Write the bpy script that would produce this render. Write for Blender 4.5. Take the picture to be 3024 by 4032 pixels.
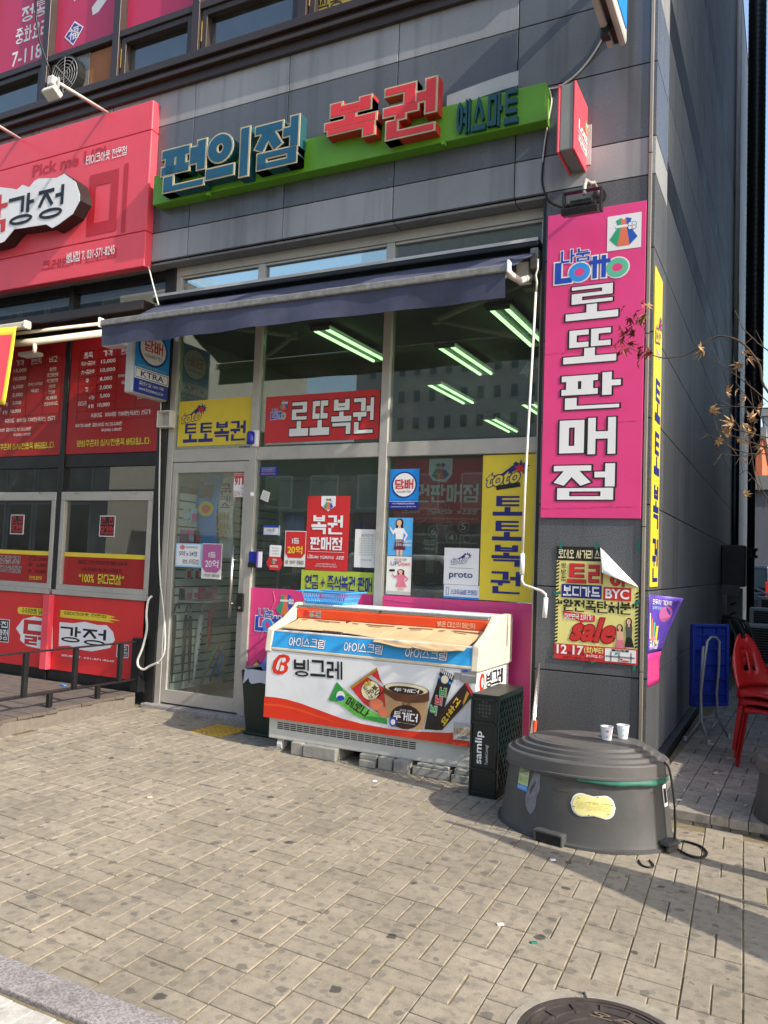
import bpy, bmesh, math, random
from mathutils import Vector, Matrix
random.seed(7)
for o in list(bpy.data.objects): bpy.data.objects.remove(o)
SC = bpy.context.scene
COL = SC.collection
R = math.radians
# ---------------------------------------------------------------- camera
YAW, PIT, ROL, FPX = R(26.8326), R(3.5019), R(2.1634), 3160.93
CAM = Vector((0.81, -5.9305, 1.45))
fw = Vector((-math.sin(YAW)*math.cos(PIT), math.cos(YAW)*math.cos(PIT), math.sin(PIT)))
r0 = Vector((math.cos(YAW), math.sin(YAW), 0)); u0 = r0.cross(fw)
rt = r0*math.cos(ROL)+u0*math.sin(ROL); up = -r0*math.sin(ROL)+u0*math.cos(ROL)
cd = bpy.data.cameras.new('camera'); cam = bpy.data.objects.new('camera', cd); COL.objects.link(cam)
m = Matrix.Identity(4)
for i in range(3):
    m[i][0] = rt[i]; m[i][1] = up[i]; m[i][2] = -fw[i]; m[i][3] = CAM[i]
cam.matrix_world = m
cd.sensor_fit = 'HORIZONTAL'; cd.sensor_width = 36; cd.lens = FPX/3024*36; cd.clip_start = .05; cd.clip_end = 2000
SC.camera = cam
# ---------------------------------------------------------------- light
SUN = Vector((1.32, -.25, 1.0)).normalized()
w = bpy.data.worlds.new('World'); SC.world = w; w.use_nodes = True
nt = w.node_tree; sky = nt.nodes.new('ShaderNodeTexSky'); sky.sky_type = 'NISHITA'; sky.sun_disc = False
sky.sun_elevation = math.asin(SUN.z); sky.sun_rotation = math.atan2(SUN.x, SUN.y)
sky.air_density = 1.2; sky.dust_density = 2.0; sky.ozone_density = 1.0
bg = nt.nodes['Background']; bg.inputs['Strength'].default_value = .15
nt.links.new(sky.outputs[0], bg.inputs['Color'])
sl = bpy.data.lights.new('sun', 'SUN'); sl.energy = 3.2; sl.angle = R(.5); sl.color = (1, .92, .80)
so = bpy.data.objects.new('sun', sl); COL.objects.link(so); so.rotation_euler = (-SUN).to_track_quat('-Z', 'Y').to_euler(); so.location = (14, -2, 10)
SC.view_settings.view_transform = 'Standard'; SC.view_settings.look = 'None'; SC.view_settings.gamma = 1
SC.view_settings.use_curve_mapping = False
SC.view_settings.exposure = 1.08
SC.render.engine = 'CYCLES'
# ---------------------------------------------------------------- pixels to positions
def ray(p): return fw + rt*((p[0]-1512)/FPX) - up*((p[1]-2016)/FPX)
def hit(p, ax, v):
    d = ray(p); return CAM + d*((v-CAM[ax])/d[ax])
def P(p, y=0): return hit(p, 1, y)      # on a plane parallel to the facade
def G(p, z=0): return hit(p, 2, z)      # on the ground
def S(p, x): return hit(p, 0, x)        # on a plane parallel to the side wall
def Zm(x0, y0, x1, W):
    k = (x1-x0)/W
    return lambda x, y: (x0+x*k, y0+y*k)
ZA = Zm(0,0,1000,1659); ZB = Zm(600,200,2300,1659); ZC = Zm(2000,0,3024,1659); ZD = Zm(0,1200,700,1659)
ZE = Zm(0,1900,700,1548); ZF = Zm(600,1000,1600,1659); ZG = Zm(1400,900,2200,1659); ZH = Zm(600,1750,1100,1005)
ZI = Zm(960,1750,1600,1659); ZJ = Zm(1480,1750,2200,1659); ZK = Zm(950,2300,2150,1659); ZL = Zm(2050,750,2700,1065)
ZM = Zm(2050,2050,2750,1659); ZN = Zm(1850,2700,2800,1659); ZO = Zm(2500,1000,3024,1159); ZP = Zm(2500,2000,3024,828)
# ---------------------------------------------------------------- materials
def lin(h):
    if isinstance(h, tuple): return h
    h = h.lstrip('#'); c = [int(h[i:i+2], 16)/255 for i in (0, 2, 4)]
    return tuple(x/12.92 if x <= .04045 else ((x+.055)/1.055)**2.4 for x in c)
MATS = {}
def N(t, ty, **kw):
    n = t.nodes.new(ty)
    for k, v in kw.items(): setattr(n, k, v)
    return n
def M(name, col=None, rough=.5, metal=0, var=.12, vs=3.0, bump=0, bs=60, spec=.5, grime=0, emit=0, alpha_rough=0, transl=0):
    """plain procedural surface: colour broken up by two noises, roughness noise, optional bump"""
    if name in MATS: return MATS[name]
    mt = bpy.data.materials.new(name); mt.use_nodes = True; t = mt.node_tree
    b = t.nodes['Principled BSDF']; c = lin(col)
    geo = N(t, 'ShaderNodeNewGeometry')
    n1 = N(t, 'ShaderNodeTexNoise'); n1.inputs['Scale'].default_value = vs; n1.inputs['Detail'].default_value = 6; n1.inputs['Roughness'].default_value = .65
    t.links.new(geo.outputs['Position'], n1.inputs['Vector'])
    rp = N(t, 'ShaderNodeMapRange'); rp.inputs['From Min'].default_value = .3; rp.inputs['From Max'].default_value = .7
    rp.inputs['To Min'].default_value = 1-var; rp.inputs['To Max'].default_value = 1+var*.6
    t.links.new(n1.outputs['Fac'], rp.inputs['Value'])
    mx = N(t, 'ShaderNodeVectorMath', operation='SCALE'); mx.inputs[0].default_value = c
    t.links.new(rp.outputs[0], mx.inputs['Scale'])
    out = mx.outputs[0]
    if grime:
        n2 = N(t, 'ShaderNodeTexNoise'); n2.inputs['Scale'].default_value = 9; n2.inputs['Detail'].default_value = 10
        t.links.new(geo.outputs['Position'], n2.inputs['Vector'])
        r2 = N(t, 'ShaderNodeMapRange'); r2.inputs['From Min'].default_value = .52; r2.inputs['From Max'].default_value = .75
        r2.inputs['To Max'].default_value = grime
        t.links.new(n2.outputs['Fac'], r2.inputs['Value'])
        mm = N(t, 'ShaderNodeMix', data_type='RGBA'); mm.inputs['B'].default_value = (.09, .08, .065, 1)
        t.links.new(r2.outputs[0], mm.inputs['Factor']); t.links.new(out, mm.inputs['A']); out = mm.outputs['Result']
    t.links.new(out, b.inputs['Base Color'])
    rr = N(t, 'ShaderNodeMapRange'); rr.inputs['To Min'].default_value = max(0, rough-.08); rr.inputs['To Max'].default_value = min(1, rough+.1)
    t.links.new(n1.outputs['Fac'], rr.inputs['Value']); t.links.new(rr.outputs[0], b.inputs['Roughness'])
    b.inputs['Metallic'].default_value = metal; b.inputs['Specular IOR Level'].default_value = spec
    if bump:
        n3 = N(t, 'ShaderNodeTexNoise'); n3.inputs['Scale'].default_value = bs; n3.inputs['Detail'].default_value = 5
        t.links.new(geo.outputs['Position'], n3.inputs['Vector'])
        bp = N(t, 'ShaderNodeBump'); bp.inputs['Strength'].default_value = bump; bp.inputs['Distance'].default_value = .004
        t.links.new(n3.outputs['Fac'], bp.inputs['Height']); t.links.new(bp.outputs[0], b.inputs['Normal'])
    if emit:
        b.inputs['Emission Color'].default_value = (*c, 1); b.inputs['Emission Strength'].default_value = emit
    MATS[name] = mt
    return mt
def granite(name, c1, c2, rough, sc=170):
    if name in MATS: return MATS[name]
    mt = bpy.data.materials.new(name); mt.use_nodes = True; t = mt.node_tree; b = t.nodes['Principled BSDF']
    geo = N(t, 'ShaderNodeNewGeometry')
    n1 = N(t, 'ShaderNodeTexNoise'); n1.inputs['Scale'].default_value = sc; n1.inputs['Detail'].default_value = 3; n1.inputs['Roughness'].default_value = .7
    n2 = N(t, 'ShaderNodeTexNoise'); n2.inputs['Scale'].default_value = 1.3; n2.inputs['Detail'].default_value = 8
    oi = N(t, 'ShaderNodeObjectInfo')
    for n in (n1, n2): t.links.new(geo.outputs['Position'], n.inputs['Vector'])
    cr = N(t, 'ShaderNodeValToRGB'); cr.color_ramp.elements[0].position = .36; cr.color_ramp.elements[1].position = .66
    cr.color_ramp.elements[0].color = (*c1, 1); cr.color_ramp.elements[1].color = (*c2, 1)
    t.links.new(n1.outputs['Fac'], cr.inputs[0])
    a = N(t, 'ShaderNodeMapRange'); a.inputs['From Min'].default_value = .3; a.inputs['From Max'].default_value = .75; a.inputs['To Min'].default_value = .82; a.inputs['To Max'].default_value = 1.12
    t.links.new(n2.outputs['Fac'], a.inputs['Value'])
    k = N(t, 'ShaderNodeMapRange'); k.inputs['To Min'].default_value = .88; k.inputs['To Max'].default_value = 1.12
    t.links.new(oi.outputs['Random'], k.inputs['Value'])
    mu = N(t, 'ShaderNodeMath', operation='MULTIPLY'); t.links.new(a.outputs[0], mu.inputs[0]); t.links.new(k.outputs[0], mu.inputs[1])
    mp = N(t, 'ShaderNodeMapping'); mp.inputs['Scale'].default_value = (9, 9, .35); t.links.new(geo.outputs['Position'], mp.inputs['Vector'])
    n4 = N(t, 'ShaderNodeTexNoise'); n4.inputs['Scale'].default_value = 1.0; n4.inputs['Detail'].default_value = 5; t.links.new(mp.outputs[0], n4.inputs['Vector'])
    st = N(t, 'ShaderNodeMapRange'); st.inputs['From Min'].default_value = .5; st.inputs['From Max'].default_value = .72; st.inputs['To Min'].default_value = 1.0; st.inputs['To Max'].default_value = .70
    t.links.new(n4.outputs['Fac'], st.inputs['Value'])
    m2 = N(t, 'ShaderNodeMath', operation='MULTIPLY'); t.links.new(mu.outputs[0], m2.inputs[0]); t.links.new(st.outputs[0], m2.inputs[1])
    v = N(t, 'ShaderNodeVectorMath', operation='SCALE'); t.links.new(cr.outputs[0], v.inputs[0]); t.links.new(m2.outputs[0], v.inputs['Scale'])
    t.links.new(v.outputs[0], b.inputs['Base Color'])
    r = N(t, 'ShaderNodeMapRange'); r.inputs['To Min'].default_value = rough-.12; r.inputs['To Max'].default_value = rough+.12
    t.links.new(n2.outputs['Fac'], r.inputs['Value']); t.links.new(r.outputs[0], b.inputs['Roughness'])
    MATS[name] = mt; return mt
def glass(name, tint=(.70, .76, .74), ior=2.1, rough=0.0):
    if name in MATS: return MATS[name]
    mt = bpy.data.materials.new(name); mt.use_nodes = True; t = mt.node_tree; t.nodes.remove(t.nodes['Principled BSDF'])
    fr = N(t, 'ShaderNodeFresnel'); gb = N(t, 'ShaderNodeNewGeometry')   # a pane is thin: both of its faces reflect like its front
    iv = N(t, 'ShaderNodeMapRange'); iv.inputs['To Min'].default_value = ior; iv.inputs['To Max'].default_value = 1/ior
    t.links.new(gb.outputs['Backfacing'], iv.inputs['Value']); t.links.new(iv.outputs[0], fr.inputs['IOR'])
    tr = N(t, 'ShaderNodeBsdfTransparent'); tr.inputs[0].default_value = (*tint, 1)
    gl = N(t, 'ShaderNodeBsdfGlossy'); gl.inputs['Roughness'].default_value = rough; gl.inputs[0].default_value = (.92, .96, .95, 1)
    df = N(t, 'ShaderNodeBsdfDiffuse'); df.inputs[0].default_value = (.5, .48, .42, 1)
    geo = N(t, 'ShaderNodeNewGeometry')
    n = N(t, 'ShaderNodeTexNoise'); n.inputs['Scale'].default_value = 5; n.inputs['Detail'].default_value = 9; t.links.new(geo.outputs['Position'], n.inputs['Vector'])
    r = N(t, 'ShaderNodeMapRange'); r.inputs['From Min'].default_value = .5; r.inputs['From Max'].default_value = .85; r.inputs['To Min'].default_value = .035; r.inputs['To Max'].default_value = .10
    t.links.new(n.outputs['Fac'], r.inputs['Value'])
    m0 = N(t, 'ShaderNodeMixShader'); t.links.new(r.outputs[0], m0.inputs[0]); t.links.new(tr.outputs[0], m0.inputs[1]); t.links.new(df.outputs[0], m0.inputs[2])
    m1 = N(t, 'ShaderNodeMixShader'); t.links.new(fr.outputs[0], m1.inputs[0]); t.links.new(m0.outputs[0], m1.inputs[1]); t.links.new(gl.outputs[0], m1.inputs[2])
    t.links.new(m1.outputs[0], t.nodes['Material Output'].inputs[0])
    MATS[name] = mt; return mt
# ---------------------------------------------------------------- mesh building
class MB:
    def __init__(s): s.v = []; s.f = []
    def add(s, vs, fs):
        n = len(s.v); s.v += [tuple(v) for v in vs]; s.f += [tuple(i+n for i in f) for f in fs]; return s
    def box(s, a, b):
        (x0, y0, z0), (x1, y1, z1) = a, b
        x0, x1 = sorted((x0, x1)); y0, y1 = sorted((y0, y1)); z0, z1 = sorted((z0, z1))
        return s.add([(x0,y0,z0),(x1,y0,z0),(x1,y1,z0),(x0,y1,z0),(x0,y0,z1),(x1,y0,z1),(x1,y1,z1),(x0,y1,z1)],
                     [(3,2,1,0),(4,5,6,7),(0,1,5,4),(1,2,6,5),(2,3,7,6),(3,0,4,7)])
    def obox(s, c, u, v, n, hu, hv, hn):
        c, u, v, n = Vector(c), Vector(u)*hu, Vector(v)*hv, Vector(n)*hn
        return s.add([c-u-v-n, c+u-v-n, c+u+v-n, c-u+v-n, c-u-v+n, c+u-v+n, c+u+v+n, c-u+v+n],
                     [(3,2,1,0),(4,5,6,7),(0,1,5,4),(1,2,6,5),(2,3,7,6),(3,0,4,7)])
    def prism(s, pts, off):
        """polygon (3D points) pushed along off"""
        pts = [Vector(p) for p in pts]; off = Vector(off); n = len(pts)
        s.add(pts+[p+off for p in pts], [tuple(range(n-1, -1, -1)), tuple(range(n, 2*n))]+[(i, (i+1) % n, n+(i+1) % n, n+i) for i in range(n)]); return s
    def poly(s, pts): return s.add(pts, [tuple(range(len(pts)))])
    def tube(s, path, r, seg=8, cap=True):
        path = [Vector(p) for p in path]; k = len(path); rr = r if isinstance(r, (list, tuple)) else [r]*k
        rings = []; pn = None
        for i, p in enumerate(path):
            d = (path[min(i+1, k-1)]-path[max(i-1, 0)]).normalized()
            if pn is None: pn = d.orthogonal().normalized()
            else:
                pn = (pn-d*pn.dot(d)); pn = pn.normalized() if pn.length > 1e-6 else d.orthogonal().normalized()
            bn = d.cross(pn)
            rings.append([p+(pn*math.cos(a)+bn*math.sin(a))*rr[i] for a in [2*math.pi*j/seg for j in range(seg)]])
        fs = []
        for i in range(k-1):
            for j in range(seg):
                fs.append((i*seg+j, i*seg+(j+1) % seg, (i+1)*seg+(j+1) % seg, (i+1)*seg+j))
        if cap: fs += [tuple(range(seg-1, -1, -1)), tuple((k-1)*seg+j for j in range(seg))]
        return s.add([v for r_ in rings for v in r_], fs)
    def curve(s, path, r, seg=8, k=6):
        """tube along a smooth curve through the points"""
        p = [Vector(q) for q in path]; n = len(p); rr = r if isinstance(r, (list, tuple)) else [r]*n; out, ro = [], []
        for i in range(n-1):
            a, b, c, d = p[max(i-1, 0)], p[i], p[i+1], p[min(i+2, n-1)]
            for j in range(k):
                t = j/k; out.append(.5*((2*b)+(c-a)*t+(2*a-5*b+4*c-d)*t*t+(3*b-a-3*c+d)*t**3)); ro.append(rr[i]+(rr[i+1]-rr[i])*t)
        return s.tube(out+[p[-1]], ro+[rr[-1]], seg)
    def cyl(s, a, b, r, seg=16, r2=None): return s.tube([a, b], [r, r if r2 is None else r2], seg)
    def lathe(s, c, prof, seg=24, ax=(1, 0, 0), sx=1, sy=1):
        """prof: (radius, z) around a vertical axis at c, elliptical with sx, sy, long axis ax"""
        c = Vector(c); ax = Vector(ax).normalized(); ay = Vector((-ax.y, ax.x, 0)); vs = []; fs = []; k = len(prof)
        for r, z in prof:
            for j in range(seg):
                a = 2*math.pi*j/seg; vs.append(c+ax*(math.cos(a)*r*sx)+ay*(math.sin(a)*r*sy)+Vector((0, 0, z)))
        for i in range(k-1):
            for j in range(seg): fs.append((i*seg+j, i*seg+(j+1) % seg, (i+1)*seg+(j+1) % seg, (i+1)*seg+j))
        if prof[0][0] > 1e-5: fs.append(tuple(range(seg-1, -1, -1)))
        if prof[-1][0] > 1e-5: fs.append(tuple((k-1)*seg+j for j in range(seg)))
        return s.add(vs, fs)
    def grid(s, fn, nu, nv):
        vs = [fn(i/nu, j/nv) for j in range(nv+1) for i in range(nu+1)]
        return s.add(vs, [(j*(nu+1)+i, j*(nu+1)+i+1, (j+1)*(nu+1)+i+1, (j+1)*(nu+1)+i) for j in range(nv) for i in range(nu)])
    def build(s, name, mat, parent=None, bevel=0, smooth=False, solid=0, sub=0, seg=2, split=0):
        me = bpy.data.meshes.new(name); me.from_pydata(s.v, [], s.f); me.materials.append(mat); me.validate()
        if smooth:
            for p in me.polygons: p.use_smooth = True
        o = link(name, me, parent, bevel, smooth, solid, sub, seg)
        if split:
            md = o.modifiers.new('e', 'EDGE_SPLIT'); md.split_angle = R(split)
        return o
def link(name, me, parent=None, bevel=0, smooth=False, solid=0, sub=0, seg=2):
    o = bpy.data.objects.new(name, me); COL.objects.link(o)
    if parent is not None:
        o.parent = parent; o.matrix_parent_inverse = Matrix.Translation(-parent.location) if parent.type == 'EMPTY' else Matrix.Identity(4)
    if solid:
        md = o.modifiers.new('t', 'SOLIDIFY'); md.thickness = solid; md.offset = 0
    if sub:
        md = o.modifiers.new('s', 'SUBSURF'); md.levels = sub; md.render_levels = sub
    if bevel:
        md = o.modifiers.new('b', 'BEVEL'); md.width = bevel; md.segments = seg; md.limit_method = 'ANGLE'; md.angle_limit = R(40); md.harden_normals = False
    if smooth and bevel:
        pass
    return o
def tag(o, label, cat, group=None):
    o['label'] = label; o['category'] = cat
    if group: o['group'] = group
    return o
def thing(name, label, cat, loc=(0, 0, 0), group=None):
    e = bpy.data.objects.new(name, None); COL.objects.link(e); e.location = loc; e.empty_display_size = .1
    return tag(e, label, cat, group)
def struct(o): o['kind'] = 'structure'; return o
def stuff(o): o['kind'] = 'stuff'; return o
def copy_tree(o, parent=None):
    c = o.copy(); COL.objects.link(c)
    if parent is not None: c.parent = parent
    for ch in list(o.children): copy_tree(ch, c)
    return c
# ---------------------------------------------------------------- lettering
TX = {}
# ---- Hangul drawn stroke by stroke (sign-writer's block letters)
CHO = 'ㄱㄲㄴㄷㄸㄹㅁㅂㅃㅅㅆㅇㅈㅉㅊㅋㅌㅍㅎ'; JUNG = 'ㅏㅐㅑㅒㅓㅔㅕㅖㅗㅘㅙㅚㅛㅜㅝㅞㅟㅠㅡㅢㅣ'
JONG = ['', 'ㄱ', 'ㄲ', 'ㄱㅅ', 'ㄴ', 'ㄴㅈ', 'ㄴㅎ', 'ㄷ', 'ㄹ', 'ㄹㄱ', 'ㄹㅁ', 'ㄹㅂ', 'ㄹㅅ', 'ㄹㅌ', 'ㄹㅍ', 'ㄹㅎ', 'ㅁ', 'ㅂ', 'ㅂㅅ', 'ㅅ', 'ㅆ', 'ㅇ', 'ㅈ', 'ㅊ', 'ㅋ', 'ㅌ', 'ㅍ', 'ㅎ']
DBL = {'ㄲ': 'ㄱㄱ', 'ㄸ': 'ㄷㄷ', 'ㅃ': 'ㅂㅂ', 'ㅆ': 'ㅅㅅ', 'ㅉ': 'ㅈㅈ'}
def seg_(out, x0, y0, x1, y1, t, e):
    """a straight stroke whose rectangle is x0..x1 centre line, thickness t, grown by e"""
    d = math.hypot(x1-x0, y1-y0) or 1e-6; ux, uy = (x1-x0)/d, (y1-y0)/d; nx, ny = -uy*(t/2+e), ux*(t/2+e); ax, ay = ux*e, uy*e
    out.append([(x0-ax-nx, y0-ay-ny), (x1+ax-nx, y1+ay-ny), (x1+ax+nx, y1+ay+ny), (x0-ax+nx, y0-ay+ny)])
def jamo(out, j, x0, y0, x1, y1, t, e):
    w, h = x1-x0, y1-y0
    if j in DBL: j = DBL[j]
    if len(j) == 2:
        g = w*.06; jamo(out, j[0], x0, y0, x0+w/2-g/2, y1, min(t, w*.2), e); jamo(out, j[1], x0+w/2+g/2, y0, x1, y1, min(t, w*.2), e); return
    th = min(t, h/3.4); tv = min(t, w/2.6); xm = (x0+x1)/2
    def H(y, a=x0, b=x1, q=None): seg_(out, a, y, b, y, q or th, e)
    def V(x, a=y0, b=y1, q=None): seg_(out, x, a, x, b, q or tv, e)
    T, B, L, Rr = y1-th/2, y0+th/2, x0+tv/2, x1-tv/2
    if j == 'ㄱ': H(T); V(Rr)
    elif j == 'ㄴ': V(L); H(B)
    elif j == 'ㄷ': H(T); V(L); H(B)
    elif j == 'ㄹ':
        th = min(t, h/5.2); T, B, Mi = y1-th/2, y0+th/2, (y0+y1)/2
        H(T, q=th); V(Rr, Mi, y1); H(Mi, q=th); V(L, y0, Mi); H(B, q=th)
    elif j == 'ㅁ': H(T); H(B); V(L); V(Rr)
    elif j == 'ㅂ': V(L); V(Rr); H(B); H(y0+h*.52)
    elif j in 'ㅅㅈㅊ':
        top = y1
        if j == 'ㅊ': th = min(t, h/4.6); H(y1-th/2, xm-w*.16, xm+w*.16, th); top = y1-th*1.45
        if j != 'ㅅ': th = min(th, h/3.6); H(top-th/2, q=th); top -= th*.6
        td = min(t, w/3.2)
        seg_(out, xm, top, x0+td*.45, y0+td*.15, td, e); seg_(out, xm, top-(top-y0)*.12, x1-td*.45, y0+td*.15, td, e)
    elif j == 'ㅇ': out.append(('ring', xm, (y0+y1)/2, w/2+e, h/2+e, max(.004, w/2-tv-e), max(.004, h/2-th-e)))
    elif j == 'ㅋ': H(T); V(Rr); H(y0+h*.50, x0, x1)
    elif j == 'ㅌ': th = min(t, h/5.0); H(y1-th/2, q=th); H(y0+th/2, q=th); V(L); H((y0+y1)/2, q=th)
    elif j == 'ㅍ': H(T); H(B); V(x0+w*.29); V(x1-w*.29)
    elif j == 'ㅎ':
        th = min(t, h/5.0); H(y1-th/2, xm-w*.17, xm+w*.17, th); H(y1-th*2.0, q=th); rh = h-th*2.75
        out.append(('ring', xm, y0+rh/2, min(w*.40, rh*.75)+e, rh/2+e, max(.004, min(w*.40, rh*.75)-tv-e), max(.004, rh/2-th-e)))
def vowel_v(out, j, x0, y0, x1, y1, t, e):
    w, h = x1-x0, y1-y0; tv = min(t, w/2.1); m = y0+h*.52; th = min(t, h/4)
    if j == 'ㅣ': seg_(out, x1-tv/2, y0, x1-tv/2, y1, tv, e)
    elif j in 'ㅏㅑ':
        xv = x0+w*.30; seg_(out, xv, y0, xv, y1, tv, e)
        for y in ((m,) if j == 'ㅏ' else (m-h*.14, m+h*.16)): seg_(out, xv, y, x1, y, th, e)
    elif j in 'ㅓㅕ':
        xv = x1-tv/2; seg_(out, xv, y0, xv, y1, tv, e)
        for y in ((m,) if j == 'ㅓ' else (m-h*.14, m+h*.16)): seg_(out, x0, y, xv, y, th, e)
    elif j in 'ㅐㅒ':
        tv = min(t, w/3.7); seg_(out, x0+tv*.6, y0, x0+tv*.6, y1, tv, e); seg_(out, x1-tv/2, y0, x1-tv/2, y1, tv, e); seg_(out, x0+tv*.6, m, x1-tv/2, m, th, e)
    elif j in 'ㅔㅖ':
        tv = min(t, w/4.3); xv = x0+w*.44; seg_(out, xv, y0, xv, y1, tv, e); seg_(out, x1-tv/2, y0, x1-tv/2, y1, tv, e)
        for y in ((m,) if j == 'ㅔ' else (m-h*.14, m+h*.16)): seg_(out, x0, y, xv, y, th, e)
def vowel_h(out, j, x0, y0, x1, y1, t, e):
    w, h = x1-x0, y1-y0; th = min(t, h*.55); xm = (x0+x1)/2; tv = min(t, w/4)
    if j == 'ㅡ': seg_(out, x0, (y0+y1)/2, x1, (y0+y1)/2, th, e); return
    up = j in 'ㅗㅛ'; yb = y0+th/2 if up else y1-th/2
    seg_(out, x0, yb, x1, yb, th, e)
    for x in ((xm,) if j in 'ㅗㅜ' else (x0+w*.3, x1-w*.3)): seg_(out, x, yb, x, y1 if up else y0, tv, e)
MIX = {'ㅘ': 'ㅗㅏ', 'ㅙ': 'ㅗㅐ', 'ㅚ': 'ㅗㅣ', 'ㅝ': 'ㅜㅓ', 'ㅞ': 'ㅜㅔ', 'ㅟ': 'ㅜㅣ', 'ㅢ': 'ㅡㅣ'}
def syllable(ch, t, e):
    """strokes of one syllable in a box 0..0.92 by -0.08..0.84"""
    k = ord(ch)-0xAC00; c, v, f = CHO[k//588], JUNG[k % 588//28], JONG[k % 28]; out = []; X0, X1, Y0, Y1 = 0, .92, -.08, .84
    yb = Y0
    g = .035
    if f: jamo(out, f, X0+.06, Y0, X1-.02, Y0+.30, t, e); yb = Y0+.30+g
    if v in MIX:
        a, b = MIX[v]; hs = (Y1-yb); jamo(out, c, X0+.02, yb+hs*.42, X0+.55, Y1, t, e); vowel_h(out, a, X0, yb+(0 if not f else .0), X0+.60, yb+hs*.38, t, e); vowel_v(out, b, X0+.60, yb if not f else yb-.0, X1, Y1, t, e)
    elif v in 'ㅗㅛㅜㅠㅡ':
        hs = Y1-yb; s = .44 if v != 'ㅡ' else (.26 if f else .30)
        jamo(out, c, X0+.10, yb+hs*s+g, X1-.10, Y1, t, e); vowel_h(out, v, X0, yb, X1, yb+hs*s, t, e)
    else:
        wv = .30 if v in 'ㅏㅓㅑㅕ' else (.20 if v == 'ㅣ' else .46)
        if v == 'ㅣ': jamo(out, c, X0, yb+.04, X1-.22, Y1-.04, t, e)
        else: jamo(out, c, X0, yb+.04, X1-wv-.05, Y1-.04, t, e)
        vowel_v(out, v, X1-wv, yb if f else Y0, X1, Y1, t, e)
    return out
HAN = {'大': [(.0, .56, .92, .56), (.46, .84, .44, .5), (.44, .5, .04, -.06), (.46, .54, .88, -.06)], '中': [(.06, .66, .86, .66), (.06, .2, .86, .2), (.1, .2, .1, .66), (.82, .2, .82, .66), (.46, -.08, .46, .84)], '特': []}
def is_h(ch): return '가' <= ch <= '힣' or ch in HAN
def polys_to_mesh(ps, ext, dx):
    vs, fs = [], []
    dz = 0
    for p in ps:
        dz += 1; z = dz*3e-5
        if p[0] == 'ring':
            _, cx, cy, ro, so_, ri, si = p; n = 22; b0 = len(vs)
            for lev in ((-ext, ext) if ext else (0,)):
                for k in range(n):
                    a = 2*math.pi*k/n; vs.append((dx+cx+ro*math.cos(a), cy+so_*math.sin(a), lev+z)); vs.append((dx+cx+ri*math.cos(a), cy+si*math.sin(a), lev+z))
            top = b0+(2*n if ext else 0)
            for k in range(n):
                q = (k+1) % n; fs.append((top+2*k, top+2*q, top+2*q+1, top+2*k+1))
                if ext:
                    fs.append((b0+2*k, b0+2*k+1, b0+2*q+1, b0+2*q)); fs.append((b0+2*k, b0+2*q, top+2*q, top+2*k)); fs.append((b0+2*k+1, top+2*k+1, top+2*q+1, b0+2*q+1))
        else:
            b0 = len(vs); n = len(p)
            if ext:
                zz = 1+dz*2e-4*2
                for lev in (-ext, ext*zz): vs += [(dx+x, y, lev) for x, y in p]
                fs.append(tuple(b0+n-1-k for k in range(n))); fs.append(tuple(b0+n+k for k in range(n)))
                fs += [(b0+k, b0+(k+1) % n, b0+n+(k+1) % n, b0+n+k) for k in range(n)]
            else: vs += [(dx+x, y, z) for x, y in p]; fs.append(tuple(b0+k for k in range(n)))
    return vs, fs
def traw(body, off=0.0, ext=0.0, italic=0.0, sp=1.0, grow=0.0):
    """letters of a line as one mesh, one em high; off thickens the strokes, grow adds an outline around them"""
    k = (body, off, ext, italic, sp, grow)
    if k in TX: return TX[k]
    x = 0; V_, F_ = [], []; run = ''
    t = .085+2*off
    def flush(x, run):
        if not run.strip(): return x+.32*len(run)
        r = font_run(run, off*.7+grow, ext); n = len(V_); V_.extend((v[0]+x, v[1], v[2]) for v in r[0]); F_.extend(tuple(i+n for i in f) for f in r[1]); return x+r[3]
    for ch in body+'\0':
        if ch == '\0' or is_h(ch):
            if run: x = flush(x, run); run = ''
            if ch == '\0': break
            if ch in HAN:
                ps = []
                for s in HAN[ch]: seg_(ps, *s, t*.9, grow)
            else: ps = syllable(ch, t, grow)
            v, f = polys_to_mesh(ps, ext, x); n = len(V_); V_ += v; F_ += [tuple(i+n for i in q) for q in f]; x += 1.0*sp
        else: run += ch
    if italic: V_ = [(v[0]+v[1]*italic, v[1], v[2]) for v in V_]
    bb = (min(v[0] for v in V_), min(v[1] for v in V_), max(v[0] for v in V_), max(v[1] for v in V_)) if V_ else (0, 0, 1, 1)
    TX[k] = (V_, F_, bb); return TX[k]
def font_run(body, off, ext):
    cu = bpy.data.curves.new('t', 'FONT'); cu.body = body; cu.size = 1.05; cu.offset = min(off, .075); cu.extrude = ext; cu.resolution_u = 4
    cu.fill_mode = 'BOTH' if ext else 'FRONT'
    o = bpy.data.objects.new('t', cu); me = bpy.data.meshes.new_from_object(o)
    vs = [tuple(v.co) for v in me.vertices]; fs = [tuple(p.vertices) for p in me.polygons]
    bpy.data.meshes.remove(me); bpy.data.objects.remove(o); bpy.data.curves.remove(cu)
    w = (max(v[0] for v in vs) if vs else .3)+.08
    lead = (len(body)-len(body.lstrip(' ')))*0; tail = (len(body)-len(body.rstrip(' ')))*.28
    return vs, fs, None, w+tail
LAY = .0011
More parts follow.
